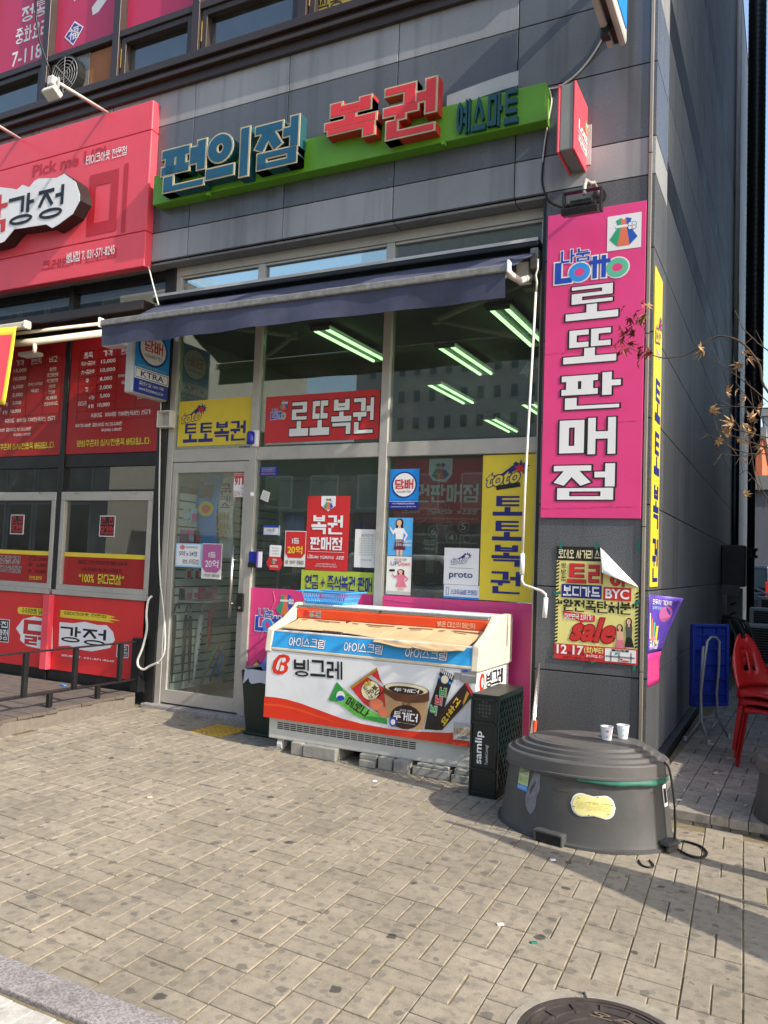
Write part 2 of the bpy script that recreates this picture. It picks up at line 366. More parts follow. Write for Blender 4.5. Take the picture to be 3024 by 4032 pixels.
class Board:
    """a flat rectangular face: u to the right, y downwards (both 0..1), n towards the viewer"""
    def __init__(s, O, U, V, Nn, W, H):
        s.O, s.U, s.V, s.N, s.W, s.H = Vector(O), Vector(U), Vector(V), Vector(Nn), W, H; s.m = {}; s.top = .0008
    def pt(s, u, y, d=0): return s.O+s.U*(u*s.W)+s.V*((1-y)*s.H)+s.N*d
    def mb(s, mat, nm): return s.m.setdefault((nm, mat.name), (MB(), mat))[0]
    def poly(s, pts, mat, lay=1, nm='print'):
        s.mb(mat, nm).poly([s.pt(u, y, s.top+lay*LAY) for u, y in pts]); return s
    def rect(s, u0, y0, u1, y1, mat, lay=1, nm='print'): return s.poly([(u0, y1), (u1, y1), (u1, y0), (u0, y0)], mat, lay, nm)
    def rrect(s, u0, y0, u1, y1, r, mat, lay=1, nm='print'):
        ry = r*s.W/s.H; pts = []
        for cx, cy, a0 in ((u1-r, y1-ry, 90), (u0+r, y1-ry, 180), (u0+r, y0+ry, 270), (u1-r, y0+ry, 0)):
            for k in range(5):
                a = R(a0-k*22.5) if False else R(a0+k*22.5)
                pts.append((cx+r*math.cos(a), cy+ry*math.sin(a)))
        return s.poly(pts[::-1], mat, lay, nm)
    def ell(s, cu, cy, ru, ry, mat, lay=1, nm='print', seg=28):
        return s.poly([(cu+ru*math.cos(2*math.pi*k/seg), cy-ry*math.sin(2*math.pi*k/seg)) for k in range(seg)], mat, lay, nm)
    def ring(s, cu, cy, ru, ry, w, mat, lay=1, nm='print', seg=32):
        mb = s.mb(mat, nm); wv = w*s.W/s.H; vs = []
        for k in range(seg):
            a = 2*math.pi*k/seg
            vs += [s.pt(cu+ru*math.cos(a), cy-ry*math.sin(a), s.top+lay*LAY), s.pt(cu+(ru-w)*math.cos(a), cy-(ry-wv)*math.sin(a), s.top+lay*LAY)]
        mb.add(vs, [(2*k, (2*k+2) % (2*seg), (2*k+3) % (2*seg), 2*k+1) for k in range(seg)]); return s
    def frame(s, u0, y0, u1, y1, w, mat, lay=1, nm='print'):
        h = w*s.W/s.H
        s.rect(u0, y0, u1, y0+h, mat, lay, nm); s.rect(u0, y1-h, u1, y1, mat, lay, nm)
        s.rect(u0, y0+h, u0+w, y1-h, mat, lay, nm); return s.rect(u1-w, y0+h, u1, y1-h, mat, lay, nm)
    def text(s, body, u0, y0, u1, y1, mat, off=.012, lay=2, out=None, ow=.03, italic=0, quad=None, nm='lettering', shadow=None, sp=1.0):
        """body fitted to the box; quad = (bottom-left, bottom-right, top-left) in board units for slanted print"""
        base = traw(body, off, 0, italic, sp)
        if quad is None: quad = ((u0, y1), (u1, y1), (u0, y0))
        (au, ay), (bu, by), (cu, cy) = quad; x0, z0, x1, z1 = base[2]; w_, h_ = max(x1-x0, 1e-4), max(z1-z0, 1e-4)
        def put(t, mt, l, dx=0, dy=0):
            mb = s.mb(mt, nm); vs = []
            for v in t[0]:
                a = (v[0]-x0)/w_; b = (v[1]-z0)/h_
                vs.append(s.pt(au+(bu-au)*a+(cu-au)*b+dx, ay+(by-ay)*a+(cy-ay)*b+dy, s.top+l*LAY+v[2]))
            mb.add(vs, t[1])
        if shadow: put(base, shadow, lay-.4, .006, .006*s.W/s.H)
        if out: put(traw(body, off, 0, italic, sp, ow), out, lay-.6)
        put(base, mat, lay); return s
    def done(s, parent):
        for (nm, _), (mb, mt) in s.m.items(): mb.build(nm, mt, parent)
        s.m = {}
def quad_on(y, *pts):
    ps = [P(p, y) for p in pts]; n = len(ps)//2
    # corners in the order TL TR BR BL
    x0 = (ps[0].x+ps[3].x)/2; x1 = (ps[1].x+ps[2].x)/2; z1 = (ps[0].z+ps[1].z)/2; z0 = (ps[2].z+ps[3].z)/2
    return x0, x1, z0, z1
def front_board(x0, x1, z0, z1, y): return Board((x0, y, z0), (1, 0, 0), (0, 0, 1), (0, -1, 0), x1-x0, z1-z0)
def panel(name, label, cat, corners, y, mat, th=.012, group=None, bevel=.002, px=True):
    """a flat rectangular sign, sticker or poster whose front face is at y; returns its object and its Board"""
    x0, x1, z0, z1 = quad_on(y, *corners) if px else corners
    o = MB().box((x0, y, z0), (x1, y+th, z1)).build(name, mat, None, bevel if th > .004 else 0)
    tag(o, label, cat, group); return o, front_board(x0, x1, z0, z1, y)
# emblems
def bag(b, u0, y0, u1, y1, lay=3):
    """gathered lottery bag: three coloured folds, a white tie and a four-leaf clover"""
    def q(pts): return [(u0+(u1-u0)*a, y0+(y1-y0)*c) for a, c in pts]
    K = 'emblem'
    b.poly(q([(.28, .98), (0, .72), (.30, .30), (.22, .08), (.40, .0), (.42, .3)]), C['bag_green'], lay, K)
    b.poly(q([(.28, .98), (.42, .3), (.40, .0), (.50, .08), (.58, .0), (.60, .3), (.72, .98)]), C['bag_orange'], lay+.1, K)
    b.poly(q([(.72, .98), (.60, .3), (.58, .0), (.78, .06), (.70, .30), (1.0, .72)]), C['bag_blue'], lay, K)
    b.poly(q([(.22, .34), (.66, .34), (.66, .25), (.22, .25)]), C['white'], lay+.6, K)
    for a in range(4):
        cx, cy = .80+.085*math.cos(R(45+90*a)), .32+.075*math.sin(R(45+90*a))
        b.ell(u0+(u1-u0)*cx, y0+(y1-y0)*cy, (u1-u0)*.10, (y1-y0)*.09, C['bag_blue'], lay+.8, K, 12)
        b.ell(u0+(u1-u0)*cx, y0+(y1-y0)*cy, (u1-u0)*.078, (y1-y0)*.07, C['white'], lay+1.2, K, 12)
def toto(b, u0, y0, u1, y1, lay=2, ink=None, fill=None, star=None):
    """slanted ball-game word mark with a burst at its upper right"""
    ink = ink or C['navy']; fill = fill or C['yellow']; star = star or C['red']
    W, H = u1-u0, y1-y0
    def q(x, y): return (u0+W*x, y0+H*y)
    K = 'emblem'
    b.poly([q(.18, .62), q(.66, .12), q(.80, .30), q(.50, .55)], ink, lay, K)
    b.poly([q(.26, .54), q(.62, .17), q(.64, .20), q(.36, .52)], fill, lay+.4, K)
    pts = []
    for k in range(18):
        r = .27 if k % 2 == 0 else .13; a = 2*math.pi*k/18+.2; pts.append(q(.80+r*math.cos(a)*.8, .30-r*math.sin(a)*1.05))
    b.poly(pts, ink, lay+.2, K)
    pts = []
    for k in range(14):
        r = .17 if k % 2 == 0 else .09; a = 2*math.pi*k/14; pts.append(q(.77+r*math.cos(a)*.8, .34-r*math.sin(a)*1.05))
    b.poly(pts, star, lay+.6, K)
    b.text('toto', 0, 0, 1, 1, fill, .03, lay+1.6, out=ink, ow=.05, italic=.25, quad=(q(.02, 1.0), q(.78, .82), q(.02, .56)), nm=K)
def lotto_word(b, u0, y0, u1, y1, lay=2):
    W, H = u1-u0, y1-y0
    def q(x, y): return (u0+W*x, y0+H*y)
    b.text('나눔', u0+W*.08, y0, u0+W*.48, y0+H*.40, C['royal'], .03, lay+1, out=C['white'], ow=.05)
    b.rect(u0, y0+H*.36, u0+W*.09, y0+H, C['royal'], lay+1.2, 'lettering'); b.rect(u0+W*.09, y0+H*.84, u0+W*.24, y0+H, C['royal'], lay+1.2, 'lettering')
    b.rect(u0-W*.02, y0+H*.32, u0+W*.11, y0+H*1.04, C['white'], lay, 'lettering'); b.rect(u0+W*.11, y0+H*.80, u0+W*.26, y0+H*1.04, C['white'], lay, 'lettering')
    for cx, mt in ((.34, C['sky_blue']), (.85, C['mint'])):
        b.ell(u0+W*cx, y0+H*.72, W*.165, H*.32, C['white'], lay+.3, 'lettering'); b.ring(u0+W*cx, y0+H*.72, W*.145, H*.28, W*.075, mt, lay+1.5, 'lettering')
        b.ell(u0+W*cx, y0+H*.72, W*.07, H*.14, C['pink'], lay+1.3, 'lettering')
    for cx in (.52, .64):
        b.rect(u0+W*(cx-.02), y0+H*.26, u0+W*(cx+.08), y0+H*1.0, C['white'], lay+.5, 'lettering')
        b.rect(u0+W*cx, y0+H*.30, u0+W*(cx+.06), y0+H*.96, C['royal'], lay+1.7, 'lettering')
    b.rect(u0+W*.48, y0+H*.42, u0+W*.76, y0+H*.54, C['royal'], lay+1.8, 'lettering')
# ---------------------------------------------------------------- palette
C = {}
def col(n, h, rough=.45, **k): C[n] = M(n, h, rough, **k); return C[n]
col('white', '#dedede', .5, var=.05); col('paper', '#d9d7d0', .75, var=.06); col('black', '#101011', .5)
col('ink', '#141414', .5); col('pink', '#d83f7d', .38, var=.07, vs=2, bump=.5, bs=5, grime=.05); col('yellow', '#dcc436', .42, var=.08, bump=.4, bs=5, grime=.06); col('red', '#c02a2c', .38, var=.06)
col('navy', '#1d2270', .4); col('royal', '#1d45ad', .4); col('sky_blue', '#2f8fdc', .4); col('mint', '#5cb592', .4); col('sign_red', '#e24c5a', .36, var=.08, vs=1.5, bump=.3, bs=3, grime=.07)
col('bag_green', '#2c9a72', .45); col('bag_orange', '#dd7350', .45); col('bag_blue', '#1f55b0', .45); col('cig_blue', '#1f86d8', .35); col('cig_navy', '#14258a', .35)
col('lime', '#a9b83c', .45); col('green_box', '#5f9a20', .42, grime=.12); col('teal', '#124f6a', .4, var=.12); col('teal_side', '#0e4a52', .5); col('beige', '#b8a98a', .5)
col('letter_red', '#cf3238', .4); col('letter_red_side', '#b02a22', .45); col('menu_red_shade', '#9c191b', .36, var=.06, grime=.05); col('panel_red_lit', '#cf3032', .36, var=.07, bump=.3, bs=4, grime=.06); col('dark_red', '#7d1013', .5)  # menu red holds shade in its colour, panel red the lit tone
col('light_blue', '#9cc8e2', .5); col('skin', '#d8a98c', .6); col('hair', '#2a1c18', .6); col('maroon', '#5b1d33', .6); col('rose', '#cf6f84', .6); col('mauve', '#b05d92', .5)
col('cream', '#d8cfa8', .55); col('poster_yellow', '#d8cf7e', .6, var=.06); col('grey', '#7d7d7b', .5); col('light_grey', '#b5b5b2', .5); col('mid_grey', '#4d4d4d', .5)
col('purple', '#4b3a95', .4); col('violet', '#8a62b5', .4); col('hot_pink', '#d33c86', .4); col('gold', '#b08a35', .45); col('tan', '#a98660', .5); col('brown', '#5b3620', .5); col('choc', '#2e1812', .45)
col('bar_green', '#63b348', .4); col('leaf_green', '#2f8a3d', .4); col('orange', '#d9481f', .38, var=.05); col('orange_red', '#cf2f16', .38); col('ice_blue', '#2b93cf', .38, var=.05)
col('steel', '#b9b5ad', .42, metal=.45, var=.10, grime=.15); col('steel_bright', '#c4c1bb', .25, metal=.9, var=.06); col('black_metal', '#17181a', .42, var=.15, grime=.15)
col('rubber', '#0e0e0e', .7); col('dark_brown', '#352b27', .4, var=.12); col('wire_white', '#cfccc4', .5); col('wire_black', '#0c0c0c', .5)
col('appliance', '#d6d8da', .4, var=.05, grime=.10); col('appliance_cream', '#cfc6b2', .42, var=.06, grime=.08); col('skirt_grey', '#b8b8b2', .45, var=.06, grime=.12)
col('cardboard', '#c2a67e', .85, var=.10, vs=6, bump=.25, bs=40); col('basket_blue', '#3f9bd6', .4); col('crate', '#0f1c1c', .38, var=.15)
col('tub', '#434342', .55, var=.22, vs=5, bump=.15, bs=30, grime=.35); col('lid', '#545250', .6, var=.2, vs=6, bump=.15, bs=30, grime=.25); col('bag_film', '#2f6657', .35, var=.2)
col('green_bin', '#14231d', .5); col('film', '#b9c4d6', .25); col('navy_cloth', '#3d4157', .85, var=.28, vs=7, bump=.3, bs=120, grime=.15); col('navy_cloth_dark', '#2a2f49', .8, var=.12, bump=.2, bs=200)
col('alu', '#85837f', .5, metal=.2, var=.4, vs=28, grime=.3); col('concrete', '#8f8c84', .9, var=.2, vs=14, bump=.6, bs=90, grime=.3); col('stone_kerb', '#8a8480', .8, var=.15, vs=60)
col('table_blue', '#16308c', .45); col('chair_red', '#991418', .36, var=.08); col('tube_grey', '#8f9394', .4, metal=.3)
col('tactile', '#b58f2c', .8, var=.2, vs=20, grime=.35); col('green_tape', '#0f6a58', .5); col('bark', '#4a3c33', .9, bump=.5, bs=80); col('leaf_red', '#7c2528', .7, var=.3, vs=30); col('leaf_tan', '#a98963', .75, var=.25, vs=30)
col('ceiling', '#93968d', .9, var=.04); col('floor', '#8e918a', .35); col('inner_wall', '#a9aba6', .8); col('slat', '#b9c4bf', .4, var=.04)
col('tube_light', (.55, .95, .42), .5, emit=1.9); col('umbrella_black', '#101214', .6); col('shelf', '#a9aca9', .4)
dark_gr = granite('granite_dark', (.065, .072, .085), (.15, .158, .175), .26)
light_gr = granite('granite_light', (.17, .178, .19), (.36, .365, .375), .6)
side_gr = granite('granite_side', (.17, .175, .18), (.31, .312, .315), .55)
plinth_gr = granite('granite_plinth', (.02, .021, .022), (.05, .05, .05), .5)
pillar_gr = granite('granite_pillar', (.045, .049, .055), (.13, .135, .142), .5, 120)
kerb_gr = granite('granite_kerb', (.14, .125, .12), (.36, .33, .32), .75, 110)
GLASS = glass('shop_glass'); GLASS_D = glass('dark_glass', (.22, .25, .25), 2.1); GLASS_DOOR = glass('door_glass', (.86, .9, .88), 1.6); GLASS_UP = glass('upper_glass', (.10, .12, .13), 2.3)
# ================================================================ THE SETTING
YG = -.2          # face of the granite cladding
XS = -.045        # side wall of the building
# ---- ground sheets
def paver_mat(name, c1, c2, spots=1.0):
    mt = bpy.data.materials.new(name); mt.use_nodes = True; t = mt.node_tree; b = t.nodes['Principled BSDF']
    geo = N(t, 'ShaderNodeNewGeometry'); oi = N(t, 'ShaderNodeObjectInfo')
    ad = N(t, 'ShaderNodeMath', operation='ADD'); t.links.new(geo.outputs['Random Per Island'], ad.inputs[0]); t.links.new(oi.outputs['Random'], ad.inputs[1])
    fr = N(t, 'ShaderNodeMath', operation='FRACT'); t.links.new(ad.outputs[0], fr.inputs[0])
    cm = N(t, 'ShaderNodeMix', data_type='RGBA'); cm.inputs['A'].default_value = (*c1, 1); cm.inputs['B'].default_value = (*c2, 1); t.links.new(fr.outputs[0], cm.inputs['Factor'])
    def noise(sc, lo, hi, a, bb, det=6, w_=.6):
        n = N(t, 'ShaderNodeTexNoise'); n.inputs['Scale'].default_value = sc; n.inputs['Detail'].default_value = det; n.inputs['Roughness'].default_value = w_
        t.links.new(geo.outputs['Position'], n.inputs['Vector'])
        r = N(t, 'ShaderNodeMapRange'); r.inputs['From Min'].default_value = lo; r.inputs['From Max'].default_value = hi; r.inputs['To Min'].default_value = a; r.inputs['To Max'].default_value = bb
        t.links.new(n.outputs['Fac'], r.inputs['Value']); return r.outputs[0]
    out = cm.outputs['Result']
    for f in (noise(1.1, .3, .7, .76, 1.1), noise(4.5, .35, .7, 1.05, .86), noise(22, .42, .72, 1.06, .74, 4), noise(220, .3, .7, .86, 1.12, 2)):
        v = N(t, 'ShaderNodeVectorMath', operation='SCALE'); t.links.new(out, v.inputs[0]); t.links.new(f, v.inputs['Scale']); out = v.outputs[0]
    # trodden gum and drip spots: rounded blobs of their own, warped so that they are not circles
    for sc, thr, fac, dk in ((2.1, .036, .85, .035), (4.6, .075, .6, .06), (7.5, .12, .45, .085), (12.0, .16, .40, .095)):
        wn = N(t, 'ShaderNodeTexNoise'); wn.inputs['Scale'].default_value = 30; t.links.new(geo.outputs['Position'], wn.inputs['Vector'])
        ws = N(t, 'ShaderNodeVectorMath', operation='SCALE'); ws.inputs['Scale'].default_value = .035; t.links.new(wn.outputs['Color'], ws.inputs[0])
        wa = N(t, 'ShaderNodeVectorMath', operation='ADD'); t.links.new(geo.outputs['Position'], wa.inputs[0]); t.links.new(ws.outputs[0], wa.inputs[1])
        vo = N(t, 'ShaderNodeTexVoronoi', voronoi_dimensions='2D'); vo.inputs['Scale'].default_value = sc; t.links.new(wa.outputs[0], vo.inputs['Vector'])
        # only some cells carry a spot, and of differing size
        sx = N(t, 'ShaderNodeSeparateColor'); t.links.new(vo.outputs['Color'], sx.inputs[0])
        th = N(t, 'ShaderNodeMath', operation='MULTIPLY'); th.inputs[1].default_value = thr*1.6; t.links.new(sx.outputs[0], th.inputs[0])
        ls = N(t, 'ShaderNodeMath', operation='SUBTRACT'); t.links.new(th.outputs[0], ls.inputs[0]); t.links.new(vo.outputs['Distance'], ls.inputs[1])
        r = N(t, 'ShaderNodeMapRange'); r.inputs['From Min'].default_value = 0; r.inputs['From Max'].default_value = thr*.25; r.inputs['To Max'].default_value = fac*spots; t.links.new(ls.outputs[0], r.inputs['Value'])
        mm = N(t, 'ShaderNodeMix', data_type='RGBA'); mm.inputs['B'].default_value = (dk, dk*.95, dk*.88, 1)
        t.links.new(r.outputs[0], mm.inputs['Factor']); t.links.new(out, mm.inputs['A']); out = mm.outputs['Result']
    t.links.new(out, b.inputs['Base Color']); b.inputs['Roughness'].default_value = .85
    n3 = N(t, 'ShaderNodeTexNoise'); n3.inputs['Scale'].default_value = 140; n3.inputs['Detail'].default_value = 4; t.links.new(geo.outputs['Position'], n3.inputs['Vector'])
    bp = N(t, 'ShaderNodeBump'); bp.inputs['Strength'].default_value = .35; bp.inputs['Distance'].default_value = .003; t.links.new(n3.outputs['Fac'], bp.inputs['Height']); t.links.new(bp.outputs[0], b.inputs['Normal'])
    MATS[name] = mt; return mt
PAVE = paver_mat('paver', (.255, .218, .163), (.30, .257, .195)); PAVE2 = paver_mat('paver_pale', (.46, .43, .385), (.56, .53, .475), .5); PAVE3 = paver_mat('paver_alley', (.24, .215, .18), (.32, .29, .24), .8)
SAND = M('joint_sand', '#75694f', .95, var=.35, vs=25, bump=.5, bs=150)
ASPH = M('asphalt', '#55534f', .9, var=.2, vs=2, bump=.4, bs=120)
struct(MB().box((-150, -150, -.25), (150, 150, -.12)).build('ground', ASPH))
pave = struct(MB().box((-9.6, -3.885, -.2), (6, .3, -.005)).build('pavement', SAND))
rv, cv, og = Vector((.198, -.012, 0)), Vector((-.010, .219, 0)), Vector((.26, -2.297, 0))
def paver_geo(o, a, b, g=.0028, ch=.0026, h=.05):
    """one paver with corners o, o+a, o+a+b, o+b: chamfered top"""
    la, lb = a.length, b.length
    def q(s, t, z): return (o+a*s+b*t+Vector((0, 0, z)))
    i0, j0, i1, j1 = g/la, g/lb, 1-g/la, 1-g/lb; ci, cj = ch/la, ch/lb
    vs = []
    for (d, e, z) in ((0, 0, -h), (0, 0, -ch), (ci, cj, 0)):
        vs += [q(i0+d, j0+e, z), q(i1-d, j0+e, z), q(i1-d, j1-e, z), q(i0+d, j1-e, z)]
    fs = [(8, 9, 10, 11)]
    for l in (0, 4):
        for k in range(4): fs.append((l+k, l+(k+1) % 4, l+4+(k+1) % 4, l+4+k))
    return vs, fs
def shared_paver(a, b, mat, nm='paver'):
    vs, fs = paver_geo(Vector((0, 0, 0)), a, b); me = bpy.data.meshes.new(nm); me.from_pydata([tuple(v) for v in vs], [], fs); me.materials.append(mat); return me
def toscreen(p):
    d = Vector(p)-CAM; z = d.dot(fw); return (1512+FPX*d.dot(rt)/z, 2016-FPX*d.dot(up)/z, z)
def lay_pavers(parent, rv, cv, og, ok, mat, cells, nmax=300, z=0.0, rest='distant_pavers'):
    meH, meV = shared_paver(rv, cv*.5, mat), shared_paver(rv*.5, cv, mat); L = []
    for i in range(cells[0], cells[1]):
        for j in range(cells[2], cells[3]):
            o = og+rv*i+cv*j
            for k in (0, 1):
                if (i+j) % 2 == 0: p, me, a, b = o+rv*.5*k, meV, rv*.5, cv
                else: p, me, a, b = o+cv*.5*k, meH, rv, cv*.5
                c = p+(a+b)*.5
                if ok(c):
                    sx, sy, d = toscreen((c.x, c.y, z)); vis = -80 < sx < 3100 and -80 < sy < 4110
                    L.append(((0 if vis else 1, d), p, me, a, b))
    L.sort(key=lambda q: q[0]); far = MB(); rnd = random.Random(3)
    for n, (key, p, me, a, b) in enumerate(L):
        dz = z+rnd.uniform(-.0022, .0018); tl = (rnd.uniform(-.006, .006), rnd.uniform(-.006, .006), rnd.uniform(-.008, .008))
        if n < nmax and key[0] == 0:
            o = bpy.data.objects.new('paver', me); COL.objects.link(o); o.parent = parent; o.location = (p.x, p.y, dz); o.rotation_euler = tl
        else:
            vs, fs = paver_geo(Vector((p.x, p.y, dz)), a, b); far.add(vs, fs)
    if far.f: stuff(far.build(rest, mat, parent))
MAN = Vector((.315, -3.335, 0))
def ok_main(c):
    if not (-9.5 < c.x < 2.2 and -3.95 < c.y < -.10): return False
    if c.x < -4.73-(c.y+.03)*.09 and c.y > -2.8: return False
    if c.x > .12 and c.y > -.93: return False
    return (c-MAN).length > .25 and not (-3.53 < c.x < -3.25 and -.66 < c.y < -.33)
lay_pavers(pave, rv, cv, og, ok_main, PAVE, (-50, 10, -8, 12))
# granite kerb strip and the paler paving on the street side
kerb = struct(MB().box((-9.6, -4.03, -.2), (6, -3.887, .005)).build('kerb_strip', kerb_gr, None, .006))
sp = struct(MB().box((-9.6, -9, -.2), (6, -4.035, -.012)).build('street_pavement', SAND))
lay_pavers(sp, Vector((.2, -.004, 0)), Vector((-.004, -.2, 0)), Vector((-2.2, -4.04, 0)), lambda c: -3 < c.x < 0 and c.y > -5.2, PAVE2, (-3, 10, 0, 6), 300)
struct(MB().box((-60, -12.5, -.2), (60, -9.01, -.10)).build('roadway', ASPH))
# manhole cover in its mortar ring
mh = thing('manhole_cover', 'round cast iron manhole cover with ring pattern set in cracked mortar', 'manhole cover', (MAN.x, MAN.y, 0))
IRON = M('cast_iron', '#4b4340', .6, metal=.35, var=.3, vs=14, bump=.3, bs=60); MORT = M('mortar', '#8d8678', .9, var=.25, vs=18, bump=.5, bs=70)
rg = MB(); seg = 40
def arc(mb, r0, r1, a0, a1, z0, z1, n=8):
    pts = [(MAN.x+r1*math.cos(a0+(a1-a0)*k/n), MAN.y+r1*math.sin(a0+(a1-a0)*k/n), z0) for k in range(n+1)]+[(MAN.x+r0*math.cos(a1+(a0-a1)*k/n), MAN.y+r0*math.sin(a1+(a0-a1)*k/n), z0) for k in range(n+1)]
    mb.prism(pts, (0, 0, z1-z0))
rnd = random.Random(5)
for k in range(9):
    a0 = 2*math.pi*k/9+rnd.uniform(-.1, .1); arc(rg, .266, .305+rnd.uniform(-.015, .025), a0, a0+2*math.pi/9-.02, -.05, rnd.uniform(.003, .007))
rg.build('mortar_ring', MORT, mh, .004)
fr = MB()
for k in range(8): arc(fr, .246, .265, 2*math.pi*k/8, 2*math.pi*(k+1)/8, -.05, .006)
fr.build('frame_ring', IRON, mh)
MB().lathe((MAN.x, MAN.y, 0), [(.243, -.05), (.243, .002), (0, .002)], 40).build('disc', IRON, mh)
rb = MB()
for r_, n_ in ((.238, 12), (.195, 10), (.152, 8)):
    arc(rb, r_-.010, r_, 0, math.pi, 0, .006, 20); arc(rb, r_-.010, r_, math.pi, 2*math.pi, 0, .006, 20)
for k in range(14):
    a = 2*math.pi*k/14; rb.obox((MAN.x+.205*math.cos(a), MAN.y+.205*math.sin(a), .004), (math.cos(a), math.sin(a), 0), (-math.sin(a), math.cos(a), 0), (0, 0, 1), .024, .006, .0034)
for i in range(-3, 4):
    for j in range(-2, 3): rb.obox((MAN.x+i*.026, MAN.y+j*.028, .0035), (.7, .7, 0), (-.7, .7, 0), (0, 0, 1), .009, .005, .004)
rb.build('raised_pattern', IRON, mh)
mbd = Board((MAN.x-.12, MAN.y+.135, .003), (1, 0, 0), (0, 1, 0), (0, 0, 1), .24, .045)
mbd.text('오수', .2, .1, .8, .9, M('iron_worn', '#8a7864', .5, metal=.4), .02, 3); mbd.done(mh)
# tactile tile by the door
tc = thing('tactile_tile', 'worn yellow tactile paving tile sunk before the glass door', 'tactile tile', (-3.39, -.49, 0))
MB().box((-3.555, -.685, -.05), (-3.225, -.305, .003)).build('tile', C['tactile'], tc, .004)
dm = MB()
for i in range(6):
    for j in range(6): dm.lathe((-3.525+.054*i, -.65+.061*j, .003), [(.019, 0), (.016, .004), (.008, .0055), (0, .0056)], 10)
dm.build('domes', C['tactile'], tc)
# granite threshold
struct(MB().box((-4.62, -.115, -.05), (-.83, .02, .035)).build('threshold', kerb_gr, None, .006))
# ---- alley paving, one step up
al = struct(MB().box((.02, -.86, -.11), (3.4, 14.6, .058)).build('alley_paving', SAND))
lay_pavers(al, Vector((.199, -.008, 0)), Vector((.006, .2, 0)), Vector((.02, -.87, 0)), lambda c: .03 < c.x < 1.6 and -.87 < c.y < 7, PAVE3, (0, 9, 0, 40), 260, .07, 'distant_alley_pavers')
eg = shared_paver(Vector((.1, 0, 0)), Vector((0, .01, 0)), PAVE3, 'edge_paver')
for k in range(17):
    o = MB().box((.03+.199*.5*k*1.0, -.872, -.01), (.03+.199*.5*k+.093, -.862, .060+random.uniform(-.004, .002))).build('edge_paver', PAVE3, al, .003)
struct(MB().box((-8, 14.61, -.11), (14, 60, .02)).build('rear_street', ASPH))
# ================================================================ THE BUILDING
bl = thing('corner_building', 'grey granite commercial building with shopfront glazing and side alley wall', 'building', (-4, 0, 0))
CORE = M('wall_core', '#2c2c2c', .9); DKJ = M('joint_dark', '#1a1a1a', .9)
MB().box((-9.6, -.165, 4.28), (XS-.03, .1, 6.0)).build('wall_core', DKJ, bl)
MB().box((-.79, -.165, 0), (XS-.03, .30, 4.279)).build('pillar_core', DKJ, bl)
MB().box((-.30, .301, 0), (XS-.03, 14.5, 12.4)).build('side_wall_core', DKJ, bl)
MB().box((-9.6, -.1, 8.2), (-.31, .3, 12.4)).build('upper_wall', light_gr, bl)
MB().box((-9.6, .35, 12.41), (XS, 14.5, 12.6)).build('roof', CORE, bl)
MB().box((-9.6, 14.3, 0), (-.31, 14.5, 12.4)).build('rear_wall', side_gr, bl)
xs = [-9.6, -8.55, -7.48, -6.41, -5.34, -4.27, -3.2, -2.115, -1.08, XS]
def gp(a, b, mat): MB().box(a, b).build('granite_panel', mat, bl, .003)
g = .004
for z0, z1, mt in ((4.25, 4.53, light_gr), (4.53, 5.077, dark_gr), (5.077, 5.595, dark_gr), (5.595, 6.02, light_gr)):
    for i in range(len(xs)-1):
        m_ = dark_gr if (i == len(xs)-2 and z1 > 6) else mt
        gp((xs[i]+g, YG, z0+g), (xs[i+1]-(g if i < len(xs)-2 else .05), YG+.03, z1-g), m_)
for i in range(len(xs)-1):      # soffit under the fascia
    gp((xs[i]+g, YG+.034, 4.225), (min(xs[i+1]-g, -.83) if i < len(xs)-2 else -.83, .06, 4.247), light_gr) if xs[i] < -1.0 or i == len(xs)-2 else None
zr = [.02, .717, 1.314, 1.905, 2.51, 3.115, 3.72, 4.25]
for i in range(len(zr)-1): gp((-.822, YG, zr[i]+g), (-.097, YG+.03, zr[i+1]-g), pillar_gr)
TRIM = M('corner_trim', '#9a9184', .4, metal=.5, var=.1)
for z0, z1 in ((0, .76), (.765, 1.75), (1.755, 3.1), (3.105, 4.4), (4.405, 6.02)): MB().box((-.093, YG-.012, z0), (-.068, YG+.03, z1)).build('corner_trim', TRIM, bl, .004)
zs = [.02, .717, 1.314, 1.905, 2.51, 3.115, 3.72, 4.345, 4.62, 5.13, 5.64, 5.96, 6.5, 7.06, 7.67, 7.95, 8.6, 9.3, 10.0, 10.7, 11.4, 12.4]
dk = {7, 10, 14}
for i in range(len(zs)-1):       # return face of the corner pillar, then the long side wall
    y = .39; k = 0
    while y < 14.4:
        y1 = min(y+1.07, 14.5)
        gp((XS-.03, y+g, max(zs[i], .125)+g), (XS, y1-g, zs[i+1]-g), plinth_gr if i in dk else side_gr); y = y1
zq = zr+[4.53, 5.077, 5.595, 6.02, 7.0, 8.2, 9.6, 11, 12.4]
for i in range(len(zq)-1): gp((XS-.03, YG+.002 if zq[i] < 6 else -.1, zq[i]+g), (XS, .385, zq[i+1]-g), pillar_gr if i < 7 else (light_gr if i in (7, 10) or i > 10 else dark_gr))
for k in range(14): gp((-.2, -.05+1.07*k if k else .39, -.05), (XS+.05, 1.02+1.07*k-.008 if k else 1.012, .12), plinth_gr)
